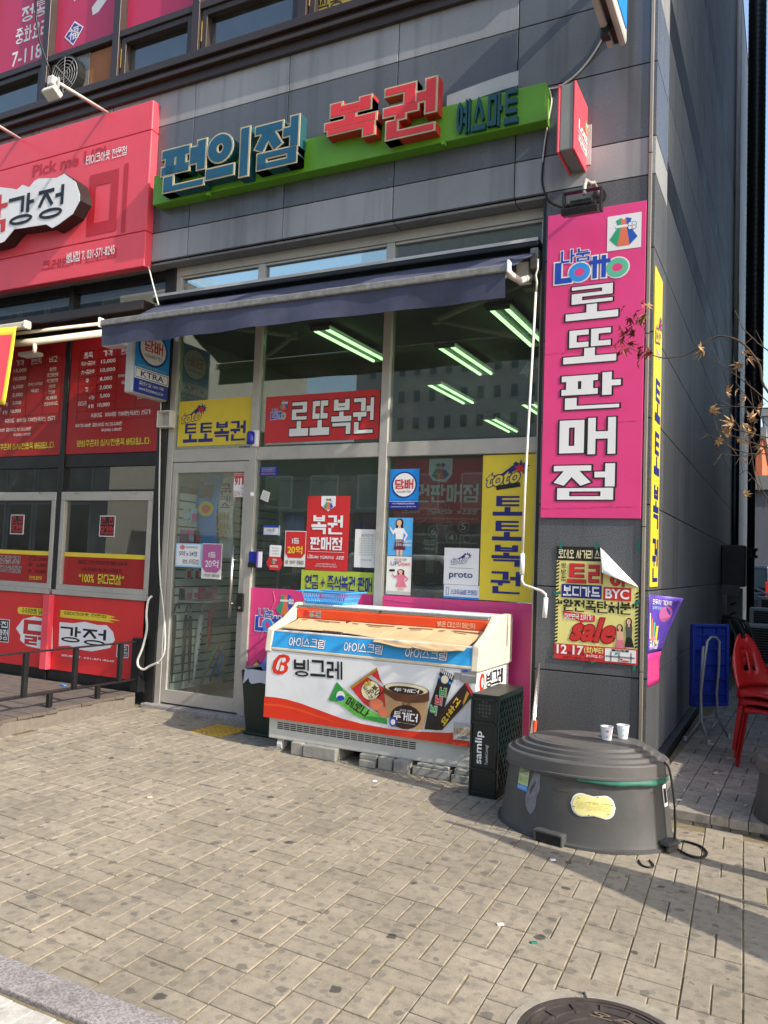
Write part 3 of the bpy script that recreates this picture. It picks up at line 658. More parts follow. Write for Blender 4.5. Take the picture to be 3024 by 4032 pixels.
# ---- glazing of the shop
yf0, yf1 = -.03, .05
def mem(nm, a, b, mat=None, bev=.004): return MB().box(a, b).build(nm, mat or C['steel'], bl, bev)
for x0, x1, z0 in ((-4.535, -4.465, .03), (-3.565, -3.49, .03), (-2.245, -2.17, .03), (-.905, -.86, .03)): mem('mullion', (x0, yf0, z0), (x1, yf1, 4.135))
mem('head_rail', (-4.535, yf0-.002, 4.136), (-.86, yf1, 4.222)); 
for x0, x1 in ((-4.464, -3.566), (-3.489, -2.246), (-2.169, -.906)):
    mem('transom_rail', (x0, yf0+.004, 2.318), (x1, yf1-.004, 2.436))
    mem('head_bead', (x0, yf0+.012, 4.112), (x1, yf1-.01, 4.135))
    MB().box((x0, .004, 2.437), (x1, .014, 4.111)).build('upper_pane', GLASS, bl)
for x0, x1 in ((-3.489, -2.246), (-2.169, -.906)):
    mem('sill_rail', (x0, yf0+.004, .036), (x1, yf1-.004, .12)); MB().box((x0, .004, .121), (x1, .014, 2.317)).build('lower_pane', GLASS, bl)
mem('jamb_cover', (-.859, -.16, .03), (-.825, .06, 4.222), C['black_metal'])
# glass door
dr = MB().box((-4.46, -.02, .05), (-4.405, .03, 2.312)).build('glass_door', C['steel'], bl, .004)
def dp(nm, a, b, mat, bev=.003): return MB().box(a, b).build(nm, mat, dr, bev)
dp('stile', (-3.622, -.02, .05), (-3.57, .03, 2.312), C['steel']); dp('bottom_rail', (-4.404, -.02, .05), (-3.623, .03, .172), C['steel']); dp('top_rail', (-4.404, -.02, 2.215), (-3.623, .03, 2.312), C['steel'])
dp('pane', (-4.404, .0, .173), (-3.623, .01, 2.214), GLASS_DOOR, 0)
hd = MB().cyl((-3.655, -.085, .895), (-3.655, -.085, 1.54), .013)
for z in (1.02, 1.41): hd.cyl((-3.655, -.085, z), (-3.655, -.018, z), .008)
hd.build('handle', C['steel_bright'], dr, smooth=True)
h2 = MB().cyl((-3.655, .09, .895), (-3.655, .09, 1.54), .013)
for z in (1.02, 1.41): h2.cyl((-3.655, .09, z), (-3.655, .02, z), .008)
h2.build('handle', C['steel_bright'], dr, smooth=True)
dp('digital_lock', (-3.618, -.05, .95), (-3.545, -.022, 1.115), C['black'], .008); MB().cyl((-3.58, -.053, .985), (-3.58, -.049, .985), .012).build('lock_button', C['steel_bright'], dr)
dp('screw_plate', (-3.60, -.024, 2.255), (-3.592, -.0205, 2.263), C['steel_bright'], 0)
# ---- interior
MB().box((-4.66, .06, -.05), (-.32, 8.4, .034)).build('shop_floor', C['floor'], bl)
MB().box((-4.66, .055, 3.66), (-.32, 8.4, 3.72)).build('shop_ceiling', C['ceiling'], bl)
MB().box((-4.72, .052, 0), (-4.665, 8.4, 4.2)).build('party_wall', C['inner_wall'], bl)
MB().box((-4.66, 7.6, .035), (-.32, 7.7, 3.655)).build('back_wall', C['inner_wall'], bl)
MB().box((-.83, .0605, .035), (-.31, .30, 4.22)).build('inner_pier', C['inner_wall'], bl)
sw = thing('slat_wall', 'pale slatted display wall beside the glass door inside the shop', 'display wall', (-4.45, .4, .05))
for k in range(23):
    z = .14+k*.083; MB().box((-4.46, .08, z), (-4.44, 1.75, z+.068)).build('slat', C['slat'], sw, .002)
MB().box((-4.475, .075, .05), (-4.462, 1.76, 2.1)).build('backing', C['choc'], sw)
# ceiling lights
FX = [(-3.13, .40, 1.60), (-1.375, .38, 1.55), (-2.25, 1.34, 2.52), (-3.02, 2.83, 4.0), (-3.15, 5.2, 6.35), (-2.29, 4.27, 5.4), (-1.35, 3.0, 4.15)]
fl_lab = ['nearest of the middle pane, front left', 'at the front right by the pillar', 'behind the front pair, centre', 'deeper in the left row', 'deepest at the back of the shop', 'deep in the centre row', 'midway in the right row']
for n, (x, y0, y1) in enumerate(FX):
    f = thing('ceiling_light', 'twin tube fluorescent ceiling light '+fl_lab[n], 'ceiling light', (x, y0, 3.655), 'fluorescent lights of the shop')
    MB().box((x-.12, y0-.03, 3.62), (x+.12, y1+.03, 3.659)).build('housing', C['mid_grey'], f, .004)
    for s in (-.065, .065): MB().cyl((x+s, y0, 3.595), (x+s, y1, 3.595), .016, 10).build('tube', C['tube_light'], f, smooth=True)
    for yy in (y0-.02, y1+.02): MB().box((x-.1, yy-.01, 3.585), (x+.1, yy+.01, 3.6195)).build('lamp_holder', C['grey'], f)
# ---- left shop front
BK = C['black_metal']
xa, xb, xc, xd = -4.66, -5.945, -7.23, -8.5
for x in (-4.60, xb, xc, xd): mem('black_post', (x-.035 if x < -4.7 else -4.662, -.045, .0), (x+.035 if x < -4.7 else -4.536, .05, 4.222), BK, .004)
for x0, x1 in ((xb+.036, -4.663), (xc+.036, xb-.036), (xd+.036, xc-.036)):
    mem('black_rail', (x0, -.03, 2.295), (x1, .045, 2.425), BK); mem('black_rail', (x0, -.03, 2.045), (x1, .045, 2.062), BK)
    MB().box((x0, 0, 2.063), (x1, .012, 2.294)).build('dark_pane', GLASS_D, bl)
    mem('black_rail', (x0, -.03, 3.66), (x1, .045, 3.78), BK); MB().box((x0, 0, 3.781), (x1, .012, 4.134)).build('dark_pane', GLASS_D, bl)
    mem('head_rail', (x0, -.03, 4.135), (x1, .045, 4.222), BK)
    ws = MB().box((x0+.004, -.05, 1.95), (x1-.004, .03, 2.04)).build('serving_window', C['steel'], bl, .004)
    def wp(nm, a, b, mat, bev=.003): MB().box(a, b).build(nm, mat, ws, bev)
    wp('stile', (x0+.004, -.05, 1.09), (x0+.06, .03, 1.949), C['steel']); wp('stile', (x1-.06, -.05, 1.09), (x1-.004, .03, 1.949), C['steel']); wp('bottom_rail', (x0+.004, -.05, 1.035), (x1-.004, .03, 1.089), C['steel'])
    wp('sill', (x0-.01, -.085, .985), (x1+.01, .03, 1.034), C['steel']); wp('pane', (x0+.061, -.01, 1.09), (x1-.061, 0, 1.949), GLASS_D, 0)
    for q in (.18, .82): wp('hinge', (x0+(x1-x0)*q-.03, -.062, 2.02), (x0+(x1-x0)*q+.03, -.051, 2.038), C['steel_bright'], .002)
    mem('base_rail', (x0-.02, -.06, .12), (x1+.02, .05, .225), BK)
MB().box((-9.6, 1.6, 0), (-4.73, 1.7, 4.2)).build('left_shop_wall', M('left_shop_dark', '#2e2a28', .9), bl)
MB().box((-9.6, .06, 4.0), (-4.73, 1.59, 4.05)).build('left_shop_ceiling', M('left_ceiling', '#4a4846', .9), bl)
# ---- upper storey windows
DB = C['dark_brown']
for z0, z1, y in ((5.93, 6.02, -.24), (6.021, 6.06, -.29), (6.061, 6.11, -.26), (6.111, 6.19, -.30)): MB().box((-9.6, y, z0), (-.9, .05, z1)).build('sill_moulding', DB, bl, .006)
MB().box((-9.6, -.22, 6.191), (-.9, .05, 6.225)).build('sill_flashing', C['light_grey'], bl, .003)
ux = [-8.6, -7.53, -6.46, -5.41, -4.36, -3.13, -2.05, -.98]
for x in ux: mem('window_post', (x-.045, -.16, 6.226), (x+.045, .05, 8.19), DB)
for i in range(len(ux)-1):
    x0, x1 = ux[i]+.046, ux[i+1]-.046
    mem('window_rail', (x0, -.15, 6.72), (x1, .05, 6.79), DB); mem('window_rail', (x0, -.15, 8.12), (x1, .05, 8.19), DB)
    MB().box((x0, -.06, 6.791), (x1, -.05, 8.119)).build('upper_window_pane', GLASS_UP, bl)
    if i != 2:
        s = MB().box((x0+.01, -.13, 6.23), (x0+.075, -.03, 6.715)).build('window_sash', DB, bl, .004)
        for a, b in (((x1-.075, -.13, 6.23), (x1-.01, -.03, 6.715)), ((x0+.076, -.13, 6.23), (x1-.076, -.03, 6.285)), ((x0+.076, -.13, 6.655), (x1-.076, -.03, 6.715))): MB().box(a, b).build('sash_bar', DB, s, .004)
        MB().box((x0+.076, -.06, 6.286), (x1-.076, -.05, 6.654)).build('pane', GLASS_UP, s)
        MB().box((x0+.012, -.135, 6.4), (x0+.02, -.131, 6.6)).build('edge_strip', C['gold'], s)
MB().box((-9.6, .5, 6.0), (-.4, .6, 8.2)).build('upper_room_wall', C['mid_grey'], bl)
# exhaust fan and the board that closes the rest of its opening
fan = thing('exhaust_fan', 'greasy round exhaust fan with wire guard in the upper window', 'fan', (-6.1, -.12, 6.23))
cx, cz = -6.09, 6.47
MB().box((-6.40, -.10, 6.23), (-5.83, -.06, 6.715)).build('mount_plate', M('fan_plate', '#8c8d88', .5, metal=.4, grime=.5), fan, .004)
sh = MB()
for k in range(24):
    a0, a1 = 2*math.pi*k/24, 2*math.pi*(k+1)/24
    sh.add([(cx+.215*math.cos(a), y, cz+.215*math.sin(a)) for a in (a0, a1) for y in (-.19, -.101)]+[(cx+.19*math.cos(a), y, cz+.19*math.sin(a)) for a in (a0, a1) for y in (-.19, -.101)], [(0, 1, 3, 2), (4, 6, 7, 5), (0, 2, 6, 4)])
sh.build('shroud', C['black_metal'], fan); MB().lathe((0, 0, 0), [(.19, 0), (0, 0)], 24).build('x', C['black'], fan) if False else None
bd = MB().poly([(cx+.19*math.cos(2*math.pi*k/24), -.1015, cz+.19*math.sin(2*math.pi*k/24)) for k in range(24)]); bd.build('dark_opening', C['black'], fan)
for k in range(5):
    a = 2*math.pi*k/5; u = Vector((math.cos(a), 0, math.sin(a))); v = Vector((-math.sin(a), .35, math.cos(a))).normalized()
    MB().add([Vector((cx, -.13, cz))+u*.04-v*.03, Vector((cx, -.13, cz))+u*.17-v*.06, Vector((cx, -.13, cz))+u*.18+v*.06, Vector((cx, -.13, cz))+u*.04+v*.03], [(0, 1, 2, 3)]).build('blade', C['black_metal'], fan, solid=.004)
for r_ in (.05, .085, .12, .155, .19): MB().tube([(cx+r_*math.cos(2*math.pi*k/28), -.195, cz+r_*math.sin(2*math.pi*k/28)) for k in range(29)], .0045, 6).build('guard_ring', C['grey'], fan, smooth=True)
for k in range(4):
    a = math.pi*k/4; MB().cyl((cx+.2*math.cos(a), -.198, cz+.2*math.sin(a)), (cx-.2*math.cos(a), -.198, cz-.2*math.sin(a)), .004, 6).build('guard_spoke', C['grey'], fan)
tag(MB().box((-5.825, -.10, 6.23), (-5.46, -.07, 6.70)).build('filler_board', M('filler', '#8d5a38', .7, var=.15), None, .003), 'orange brown filler board beside the exhaust fan', 'board')
# ================================================================ SIGNS ON THE FACADE
def fig(b, u0, y0, u1, y1, top, bottom, lay=2, arm=True):
    """printed standing figure on a poster"""
    W, H = u1-u0, y1-y0
    def q(*p): return [(u0+W*a, y0+H*c) for a, c in p]
    b.ell(u0+W*.5, y0+H*.12, W*.20, H*.12, C['hair'], lay); b.poly(q((.36, .10), (.30, .34), (.42, .34), (.62, .36), (.72, .30), (.64, .08)), C['hair'], lay)
    b.ell(u0+W*.48, y0+H*.12, W*.13, H*.085, C['skin'], lay+.5); b.poly(q((.44, .18), (.56, .18), (.58, .26), (.42, .26)), C['skin'], lay+.4)
    b.poly(q((.28, .26), (.74, .26), (.70, .56), (.34, .56)), top, lay+.6)
    if arm:
        b.poly(q((.30, .27), (.18, .34), (.06, .24), (.02, .29), (.18, .44), (.34, .36)), top, lay+.5); b.poly(q((.72, .27), (.94, .44), (.80, .60), (.74, .56), (.84, .45), (.70, .36)), top, lay+.5)
        b.ell(u0+W*.04, y0+H*.25, W*.05, H*.03, C['skin'], lay+.6, seg=10)
    b.poly(q((.34, .56), (.70, .56), (.86, .84), (.24, .84)), bottom, lay+.7)
    b.poly(q((.38, .84), (.52, .84), (.50, 1), (.40, 1)), C['skin'], lay+.3); b.poly(q((.56, .84), (.72, .84), (.68, 1), (.58, 1)), C['skin'], lay+.3)
def letter3d(ch, x0, x1, z0, z1, y0, y1, off, mat, parent, nm, ref=None, grow=0.0):
    t = traw(ch, off, .5, grow=grow); bx0, bz0, bx1, bz1 = (ref or t)[2]
    vs = [(x0+(v[0]-bx0)/(bx1-bx0)*(x1-x0), y1+(y0-y1)*(v[2]+.5), z0+(v[1]-bz0)/(bz1-bz0)*(z1-z0)) for v in t[0]]
    return MB().add(vs, t[1]).build(nm, mat, parent)
# ---- green box sign with channel letters
YB, YL = -.325, -.42
bx0, bx1 = P(ZB(3, 540), YB).x, P(ZB(1511, 200), YB).x; bz0, bz1 = P(ZB(1511, 265), YB).z, P(ZB(1511, 120), YB).z
gs = thing('channel_letter_sign', 'long green box sign with blue and red raised letters above the awning', 'shop sign', (-2.67, -.3, bz0))
MB().box((bx0, YB, bz0), (bx1, YG-.001, bz1)).build('green_box', C['green_box'], gs, .006)
for ch, p0, p1, f, s in (('편', (38, 382), (204, 545), 'teal', 'teal_side'), ('의', (212, 322), (372, 480), 'teal', 'teal_side'), ('점', (395, 275), (562, 452), 'teal', 'teal_side'),
                         ('복', (665, 185), (862, 362), 'letter_red', 'letter_red_side'), ('권', (890, 130), (1092, 330), 'letter_red', 'letter_red_side')):
    # corners: left-top and right-bottom of the front face
    a_, c_ = P(ZB(*p0), YL), P(ZB(*p1), YL); x0, x1, z1, z0 = a_.x, c_.x, a_.z+.0, c_.z
    tz, bz_ = {'편': ((195, 338), (66, 548)), '의': ((368, 290), (355, 487)), '점': ((560, 243), (425, 462)), '복': ((850, 164), (690, 362)), '권': ((1088, 97), (925, 345))}[ch]
    z1, z0 = P(ZB(*tz), YL).z, P(ZB(*bz_), YL).z
    ref = traw(ch, .044, .5, grow=.042)
    o = letter3d(ch, x0, x1, z0, z1, YL, YB-.001, .044, C[s], gs, 'letter_body', ref, .042)
    letter3d(ch, x0, x1, z0, z1, YL-.008, YL-.0005, .044, C['beige'], o, 'rim', ref, .040); letter3d(ch, x0, x1, z0, z1, YL-.012, YL-.0085, .044, C[f], o, 'face', ref, .008)
sx0, sx1 = P(ZB(1170, 240), YB-.03).x, P(ZB(1415, 200), YB-.03).x; sw_ = (sx1-sx0)/4
for k, ch in enumerate('예스마트'): letter3d(ch, sx0+sw_*k, sx0+sw_*(k+.86), bz0+.015, bz1-.008, YB-.035, YB-.001, .03, C['teal_side'], gs, 'small_letter')
for x in (-3.93, -1.62): MB().box((x-.015, YB-.03, bz0-.035), (x+.015, YB+.01, bz0-.001)).build('mounting_clip', C['green_box'], gs, .003)
fs_ = MB().grid(lambda u, v: (-1.62+.58*u, -.30+.02*math.sin(u*3), bz1+.012+.115*v+.04*math.sin(u*2.2)-(.03*(1-u))), 8, 2); fs_.build('loose_flashing', C['light_grey'], gs, solid=.003)
# ---- red fascia sign of the left shop
rs = thing('red_fascia_sign', 'large red box sign with white cut-out logo board of the left shop', 'shop sign', (-7, -.4, 4.08))
yF = -.30
xr = P(ZA(982, 1000), yF).x; zb, zt = P((591, 1044), yF).z, P((594, 395), yF).z
gz = [zb, P(ZA(940, 1507), yF).z, P(ZA(975, 850), yF).z, zt]
for i in range(3): MB().box((-9.6, yF, gz[i]+.003), (xr, YG-.001, gz[i+1]-.003)).build('red_panel', C['sign_red'], rs, .008)
MB().box((-9.59, yF+.015, zb+.01), (xr-.02, YG-.002, zt-.01)).build('frame_box', C['dark_red'], rs)
rb_ = front_board(-9.6, xr, zb, zt, yF); rb_.top = .002
def fu(p, y=yF): q = P(p, y); return ((q.x+9.6)/(xr+9.6), 1-(q.z-zb)/(zt-zb))
GH = M('ghost_red', '#b5242f', .4)
def tbox(b, fn, body, tl, br, mat, **k):
    a, c = fn(tl), fn(br); b.text(body, a[0], min(a[1], c[1]), c[0], max(a[1], c[1]), mat, **k)
a = fu(ZA(565, 1050)); c = fu(ZA(830, 995)); rb_.text('테이크아웃 전문점', a[0], a[1]-.028, c[0], a[1]+.032, C['white'], off=.015, lay=3)
a = fu(ZA(437, 1690)); c = fu(ZA(750, 1660)); rb_.text('별내점 T. 031-571-8245', a[0], a[1]-.035, c[0], a[1]+.03, C['white'], off=.015, lay=3)
a = fu(ZA(215, 1130)); c = fu(ZA(620, 1060)); rb_.text('Pick me UP!', a[0], a[1]-.05, c[0]+.03, a[1]+.03, GH, off=.03, lay=1)
a = fu(ZA(590, 1150)); c = fu(ZA(820, 1450)); rb_.text('미', a[0], a[1]-.02, c[0], c[1]+.06, GH, off=.04, lay=1)
a = fu(ZA(275, 1740)); c = fu(ZA(760, 1690)); rb_.text('크레인지 전문점', a[0], a[1]-.03, c[0], a[1]+.03, GH, off=.03, lay=1)
rb_.done(rs)
out = [(-560, 1500), (-520, 1380), (-300, 1330), (0, 1222), (75, 1230), (112, 1237), (150, 1206), (195, 1222), (228, 1180), (258, 1164), (375, 1160), (425, 1133), (500, 1185), (528, 1265), (528, 1310), (480, 1400), (385, 1470), (345, 1492), (305, 1468), (150, 1492), (95, 1500), (30, 1580), (-20, 1600), (-260, 1640), (-480, 1600)]
pts = [P(ZA(*p), -.44) for p in out]
lb = MB().prism(pts, (0, .138, 0)).build('logo_board', M('logo_side', '#241c1c', .5), rs)
MB().prism([p+Vector((0, -.004, 0)) for p in [pts[0].lerp(sum(pts, Vector())/len(pts), 0) + (sum(pts, Vector())/len(pts)-p)*.012+(p-pts[0]) for p in pts]], (0, .003, 0)).build('white_face', C['white'], lb)
x0 = min(p.x for p in pts); x1 = max(p.x for p in pts); z0 = min(p.z for p in pts); z1 = max(p.z for p in pts)
lbd = front_board(x0, x1, z0, z1, -.446)
def lu(p): q = P(p, -.446); return ((q.x-x0)/(x1-x0), 1-(q.z-z0)/(z1-z0))
for ch, tl, br, mt in (('강', (60, 1300), (215, 1440), 'ink'), ('정', (255, 1250), (410, 1400), 'ink'), ('닭', (-190, 1330), (40, 1500), 'red')):
    a, c = lu(ZA(*tl)), lu(ZA(*br)); lbd.text(ch, a[0], min(a[1], c[1])-.02, c[0], max(a[1], c[1])+.02, C[mt], off=.012, lay=2)
lbd.done(lb)
# lamp arms over the red sign
def lamp_arm(base, end, lab):
    t = thing('sign_lamp', lab, 'lamp', base)
    MB().tube([base, end], .016, 8).build('arm', C['wire_white'], t, smooth=True)
    d = (Vector(end)-Vector(base)).normalized(); e = Vector(end)
    MB().box((e.x-.03, e.y-.03, e.z-.05), (e.x+.03, e.y+.05, e.z+.02)).build('knuckle', C['wire_white'], t, .005)
    MB().obox(e+Vector((-.01, .01, -.11)), (1, 0, 0), (0, .85, -.53), (0, .53, .85), .075, .05, .028).build('lamp_head', C['wire_white'], t, .012)
    for s in (-.06, .06): MB().box((e.x+s-.006, e.y-.0, e.z-.11), (e.x+s+.006, e.y+.015, e.z+.01)).build('bracket', C['steel'], t)
lamp_arm(tuple(P(ZA(700, 735), -.27)), tuple(P(ZA(345, 520), -1.45)), 'white floodlight on slanting arm above the red sign, near the fan')
lamp_arm(tuple(P(ZA(130, 907), -.27)), tuple(P(ZA(-230, 690), -1.45)), 'white lamp arm cut by the left picture edge above red sign')
tag(MB().tube([P(ZA(232, -30), -.32), P(ZA(236, 120), -.32), P(ZA(258, 270), -.30), P(ZA(300, 390), -.28), P(ZA(335, 480), -.24)], .012, 6).build('power_cable', C['wire_black'], None, smooth=True), 'black cable hanging down the pink window signs to the fan', 'cable')
# ---- pink window signs of the upper restaurant
UP = M('upper_pink', '#b82a52', .3, var=.04)
for i, lab in ((1, 'pink window film with white phone number at the top left corner'), (2, 'pink window film with white brush stroke and diamond luck charm'), (3, 'plain pink window film right of the diamond charm film'), (4, 'plain pink window film rightmost above the sashes')):
    x0, x1 = ux[i]+.048, ux[i+1]-.048
    o, b = panel('window_film', lab, 'window film', (x0, x1, 6.793, 8.118), -.064, UP, .003, 'pink films of the upper windows', px=False)
    if i == 1:
        b.text('7-1185', .38, .80, .98, .93, C['white'], off=.02); b.text('중화요리', .42, .60, .97, .74, C['white'], off=.025); b.text('정통', .5, .42, .9, .56, C['white'], off=.025)
    if i == 2:
        b.poly([(.55, .66), (.62, .62), (.80, .52), (.86, .40), (.90, .42), (.84, .60), (.66, .72), (.57, .73)], C['white'], 2, 'emblem'); b.poly([(.20, .2), (.30, .2), (.33, .52), (.26, .55)], C['white'], 2, 'emblem')
        b.poly([(.14, .83), (.29, .72), (.44, .80), (.29, .93)], C['white'], 2, 'emblem'); b.poly([(.16, .83), (.29, .735), (.42, .80), (.29, .915)], C['purple'], 2.6, 'emblem'); b.text('福', .21, .77, .37, .88, C['white'], off=.01, lay=4)
    b.done(o)
o, b = panel('window_film', 'yellow noodle price film in the upper window at the top', 'window film', (-3.08, -2.2, 6.3, 6.85), -.066, M('film_yellow', '#b3993a', .5), .003, px=False)
b.text('짬뽕', .06, .62, .36, .88, C['ink'], off=0); b.text('4,000원', .42, .58, .96, .88, C['dark_red'], off=0); b.text('짜장', .06, .2, .36, .46, C['ink'], off=0); b.text('3,500원', .42, .16, .96, .46, C['dark_red'], off=0); b.done(o)
# ---- projecting signs
def side_board(x, y0, y1, z0, z1): return Board((x, y0, z0), (0, 1, 0), (0, 0, 1), (1, 0, 0), y1-y0, z1-z0)
ps = thing('projecting_sign', 'red projecting lottery light box on the facade above the pillar', 'projecting sign', (-.6, -.05, 4.36))
MB().box((-.645, -.55, 4.362), (-.552, -.056, 4.84)).build('light_box', C['grey'], ps, .008)
for x0, x1 in ((-.551, -.534), (-.663, -.646)): MB().box((x0, -.556, 4.352), (x1, -.05, 4.85)).build('red_face', C['sign_red'], ps, .006)
b = side_board(-.534, -.556, -.05, 4.352, 4.85)
b.text('Lotto', .18, .46, .86, .60, C['white'], off=.03); bag(b, .52, .26, .84, .48, 2); b.rect(.16, .64, .88, .652, C['white'], 2); b.text('복권판매점', .18, .68, .86, .80, C['white'], off=.02); b.done(ps)
MB().box((-.66, -.049, 4.39), (-.50, YG+.149, 4.70)).build('x', C['grey'], ps) if False else None
MB().box((-.60, YG-.006, 4.40), (-.50, YG-.001, 4.705)).build('wall_plate', C['light_grey'], ps, .002)
# (its box stands out from the cladding on two arms)
for z in (4.47, 4.63): MB().box((-.585, -.0, z), (-.56, YG-.001, z+.02)).build('x', C['grey'], ps) if False else None
ts = thing('projecting_sign', 'blue and white projecting sign cut by the top picture edge', 'projecting sign', (-.75, -.5, 5.7))
q1 = P((2430, 55), -.72); q0 = P((2350, 80), -.72)
MB().box((q0.x, -.95, q1.z), (q0.x+.05, -.36, q1.z+1.1)).build('white_shell', C['light_grey'], ts, .02); MB().box((q1.x-.05, -.95, q1.z), (q1.x, -.36, q1.z+1.1)).build('white_shell', C['light_grey'], ts, .02)
MB().box((q0.x+.051, -.92, q1.z+.02), (q1.x-.051, -.38, q1.z+1.08)).build('dark_core', C['black'], ts)
MB().box((q1.x+.001, -.90, q1.z+.09), (q1.x+.006, -.41, q1.z+1.05)).build('blue_face', C['cig_blue'], ts)
MB().box((q1.x-.13, -.62, q1.z-.06), (q1.x-.07, -.55, q1.z+.02)).build('bracket', C['black_metal'], ts, .004); MB().box((q1.x-.12, -.38, q1.z+.2), (q1.x-.08, YG-.001, q1.z+.26)).build('wall_arm', C['black_metal'], ts); MB().box((q1.x-.12, -.38, q1.z+.7), (q1.x-.08, YG-.001, q1.z+.76)).build('wall_arm', C['black_metal'], ts)
cs = thing('projecting_sign', 'blue tobacco light box with round white disc beside the black post', 'projecting sign', (-4.55, -.05, 2.86))
xq = P((662, 1560), -.06).x; yn = S((528, 1420), xq).y; zt_ = S((528, 1330), xq).z; zb_ = S((526, 1545), xq).z
zt_ = zb_+.64
MB().box((xq-.11, yn, zb_), (xq-.006, -.055, zt_)).build('light_box', C['light_grey'], cs, .02)
MB().box((xq-.0055, yn+.012, zb_+.012), (xq, -.067, zt_-.012)).build('face', C['cig_blue'], cs)
b = side_board(xq, yn+.012, -.067, zb_+.012, zt_-.012)
b.rect(0, .79, 1, 1, C['cig_navy'], 1); b.rect(0, .62, 1, .79, C['white'], 1); b.rect(.03, .635, .97, .775, C['cig_navy'], 1.4); b.rect(.045, .645, .955, .765, C['white'], 1.8)
b.text('KTRA', .17, .66, .85, .75, C['cig_navy'], off=.03, lay=3); b.ell(.5, .29, .43, .27, C['cig_navy'], 1); b.ell(.5, .29, .375, .235, C['white'], 1.6); b.text('담배', .24, .16, .78, .34, C['red'], off=.03, lay=3); b.text('CIGARETTES', .25, .385, .76, .43, C['ink'], off=.005, lay=3)
b.text('콜센터 ☎ 1644-1785', .14, .82, .86, .88, C['white'], off=0, lay=3); b.text('www.ktranews.co.kr', .14, .90, .86, .955, C['white'], off=0, lay=3); b.text('청소년에게 담배를 판매하지 않습니다', .08, .565, .92, .60, C['light_blue'], off=0, lay=3); b.done(cs)
MB().box((xq-.08, -.0545, zb_+.2), (xq-.04, -.046, zb_+.6)).build('wall_bracket', C['steel'], cs)
# ---- pink sign on the pillar
o, b = panel('pillar_sign', 'tall pink lottery sign with white block letters on the granite pillar', 'sign', ((2160, 851), (2546, 788), (2523, 2042), (2126, 2038)), YG-.014, C['pink'], .012)
b.rect(.62, .035, .955, .148, C['white'], 1); bag(b, .645, .045, .92, .138, 2); lotto_word(b, .09, .125, .84, .235)
for ch, u0, y0, u1, y1 in (('로', .215, .252, .745, .362), ('또', .20, .395, .735, .503), ('판', .19, .538, .785, .652), ('매', .18, .682, .745, .798), ('점', .13, .828, .745, .942)):
    b.text(ch, u0, y0, u1, y1, C['white'], off=.05, lay=3, out=C['ink'], ow=.03)
b.done(o)
rnc = random.Random(4)
for yc in (.46, .70, .965):
    for k in range(26):
        u = .03+.037*k+rnc.uniform(-.01, .01); c0 = b.pt(u, yc+rnc.uniform(-.002, .002)-.01*(u-.5), .0018); MB().obox(c0, (1, 0, .1), (-.1, 0, 1), (0, -1, 0), rnc.uniform(.004, .011), rnc.uniform(.0006, .003), .0008).build('vinyl_crease', C['pink'], o)
# ---- yellow banner on the side face
xb_ = XS+.012
yb0, yb1 = S((2571, 1120), xb_).y, S((2609, 1180), xb_).y; yb0 = max(yb0, YG+.01); zb1 = S((2590, 1062), xb_).z; zb0 = S((2571, 2312), xb_).z
o = tag(MB().box((XS+.001, yb0, zb0), (xb_, yb1, zb1)).build('side_banner', C['yellow'], None, .003), 'narrow yellow lottery banner on the side face of the pillar', 'banner')
b = side_board(xb_, yb0, yb1, zb0, zb1)
toto(b, .06, .12, .95, .24); b.text('스포츠토토', .2, .25, .8, .272, C['white'], off=.02, out=C['ink'], ow=.02)
for k, ch in enumerate('토토복권'): b.text(ch, .16, .345+.168*k, .86, .345+.168*k+.135, C['navy'], off=.045)
b.done(o)
# ---- sale poster with its corner curled over
xp0, xp1, zp0, zp1 = quad_on(YG-.006, ZM(340, 225), ZM(1108, 272), ZM(1090, 1345), ZM(315, 1288))
o = MB()
Wp, Hp = xp1-xp0, zp1-zp0; bp_ = front_board(xp0, xp1, zp0, zp1, YG-.006)
cut = [(0, 0), (.535, 0), (1, .335), (1, 1), (0, 1)]
o.prism([bp_.pt(u, y) for u, y in cut[::-1]], (0, .002, 0)); o = tag(o.build('sale_poster', C['poster_yellow']), 'yellow sale poster with curled white corner taped to the granite pillar', 'poster')
b = bp_
b.poly([(0, .125), (.565, .125), (.565, .022), (.535, 0), (0, 0)], C['ink'], 1); b.text('로데오 사거리 스타', .02, .025, .60, .105, C['cream'], off=.03, lay=2)
for s in (0, 1):
    n_ = 24
    for k in range(n_):
        y0 = .13+k*.0305; 
        if y0 > .86 or (s and y0 < .36): continue
        b.poly([(0+s*.965, y0+.012), (0+s*.965, y0+.028), (.035+s*.965, y0+.016), (.035+s*.965, y0)], C['ink'], 1)
for ch, u0, u1 in (('트', .14, .37), ('리', .40, .57)): b.text(ch, u0, .15, u1, .32, C['red'], off=.06, lay=3, out=C['rose'], ow=.02, shadow=C['ink'])
b.text('아', .66, .225, .86, .335, C['red'], off=.06, lay=3, shadow=C['ink'])
for k, ch in enumerate('쌍방울'): b.text(ch, .06, .145+.057*k, .125, .195+.057*k, C['ink'], off=.005)
b.rect(.07, .335, .565, .455, C['navy'], 1.4); b.text('보디가드', .09, .35, .545, .44, C['white'], off=.04, lay=3); b.rect(.585, .345, .915, .46, C['red'], 1.4); b.text('BYC', .61, .36, .89, .445, C['white'], off=.04, lay=3)
b.text('“완전폭탄처분”', .025, .47, .985, .575, C['ink'], off=.045, lay=2.4)
b.poly([(.09, .575), (.49, .60), (.49, .655), (.35, .66), (.32, .69), (.30, .655), (.11, .635)], C['red'], 1.4); b.text('대한민국 최저가!', .12, .595, .46, .645, C['white'], off=.03, lay=3)
b.text('sale', .19, .62, .74, .83, C['red'], off=.05, lay=3, out=C['dark_red'], ow=.035, italic=.3)
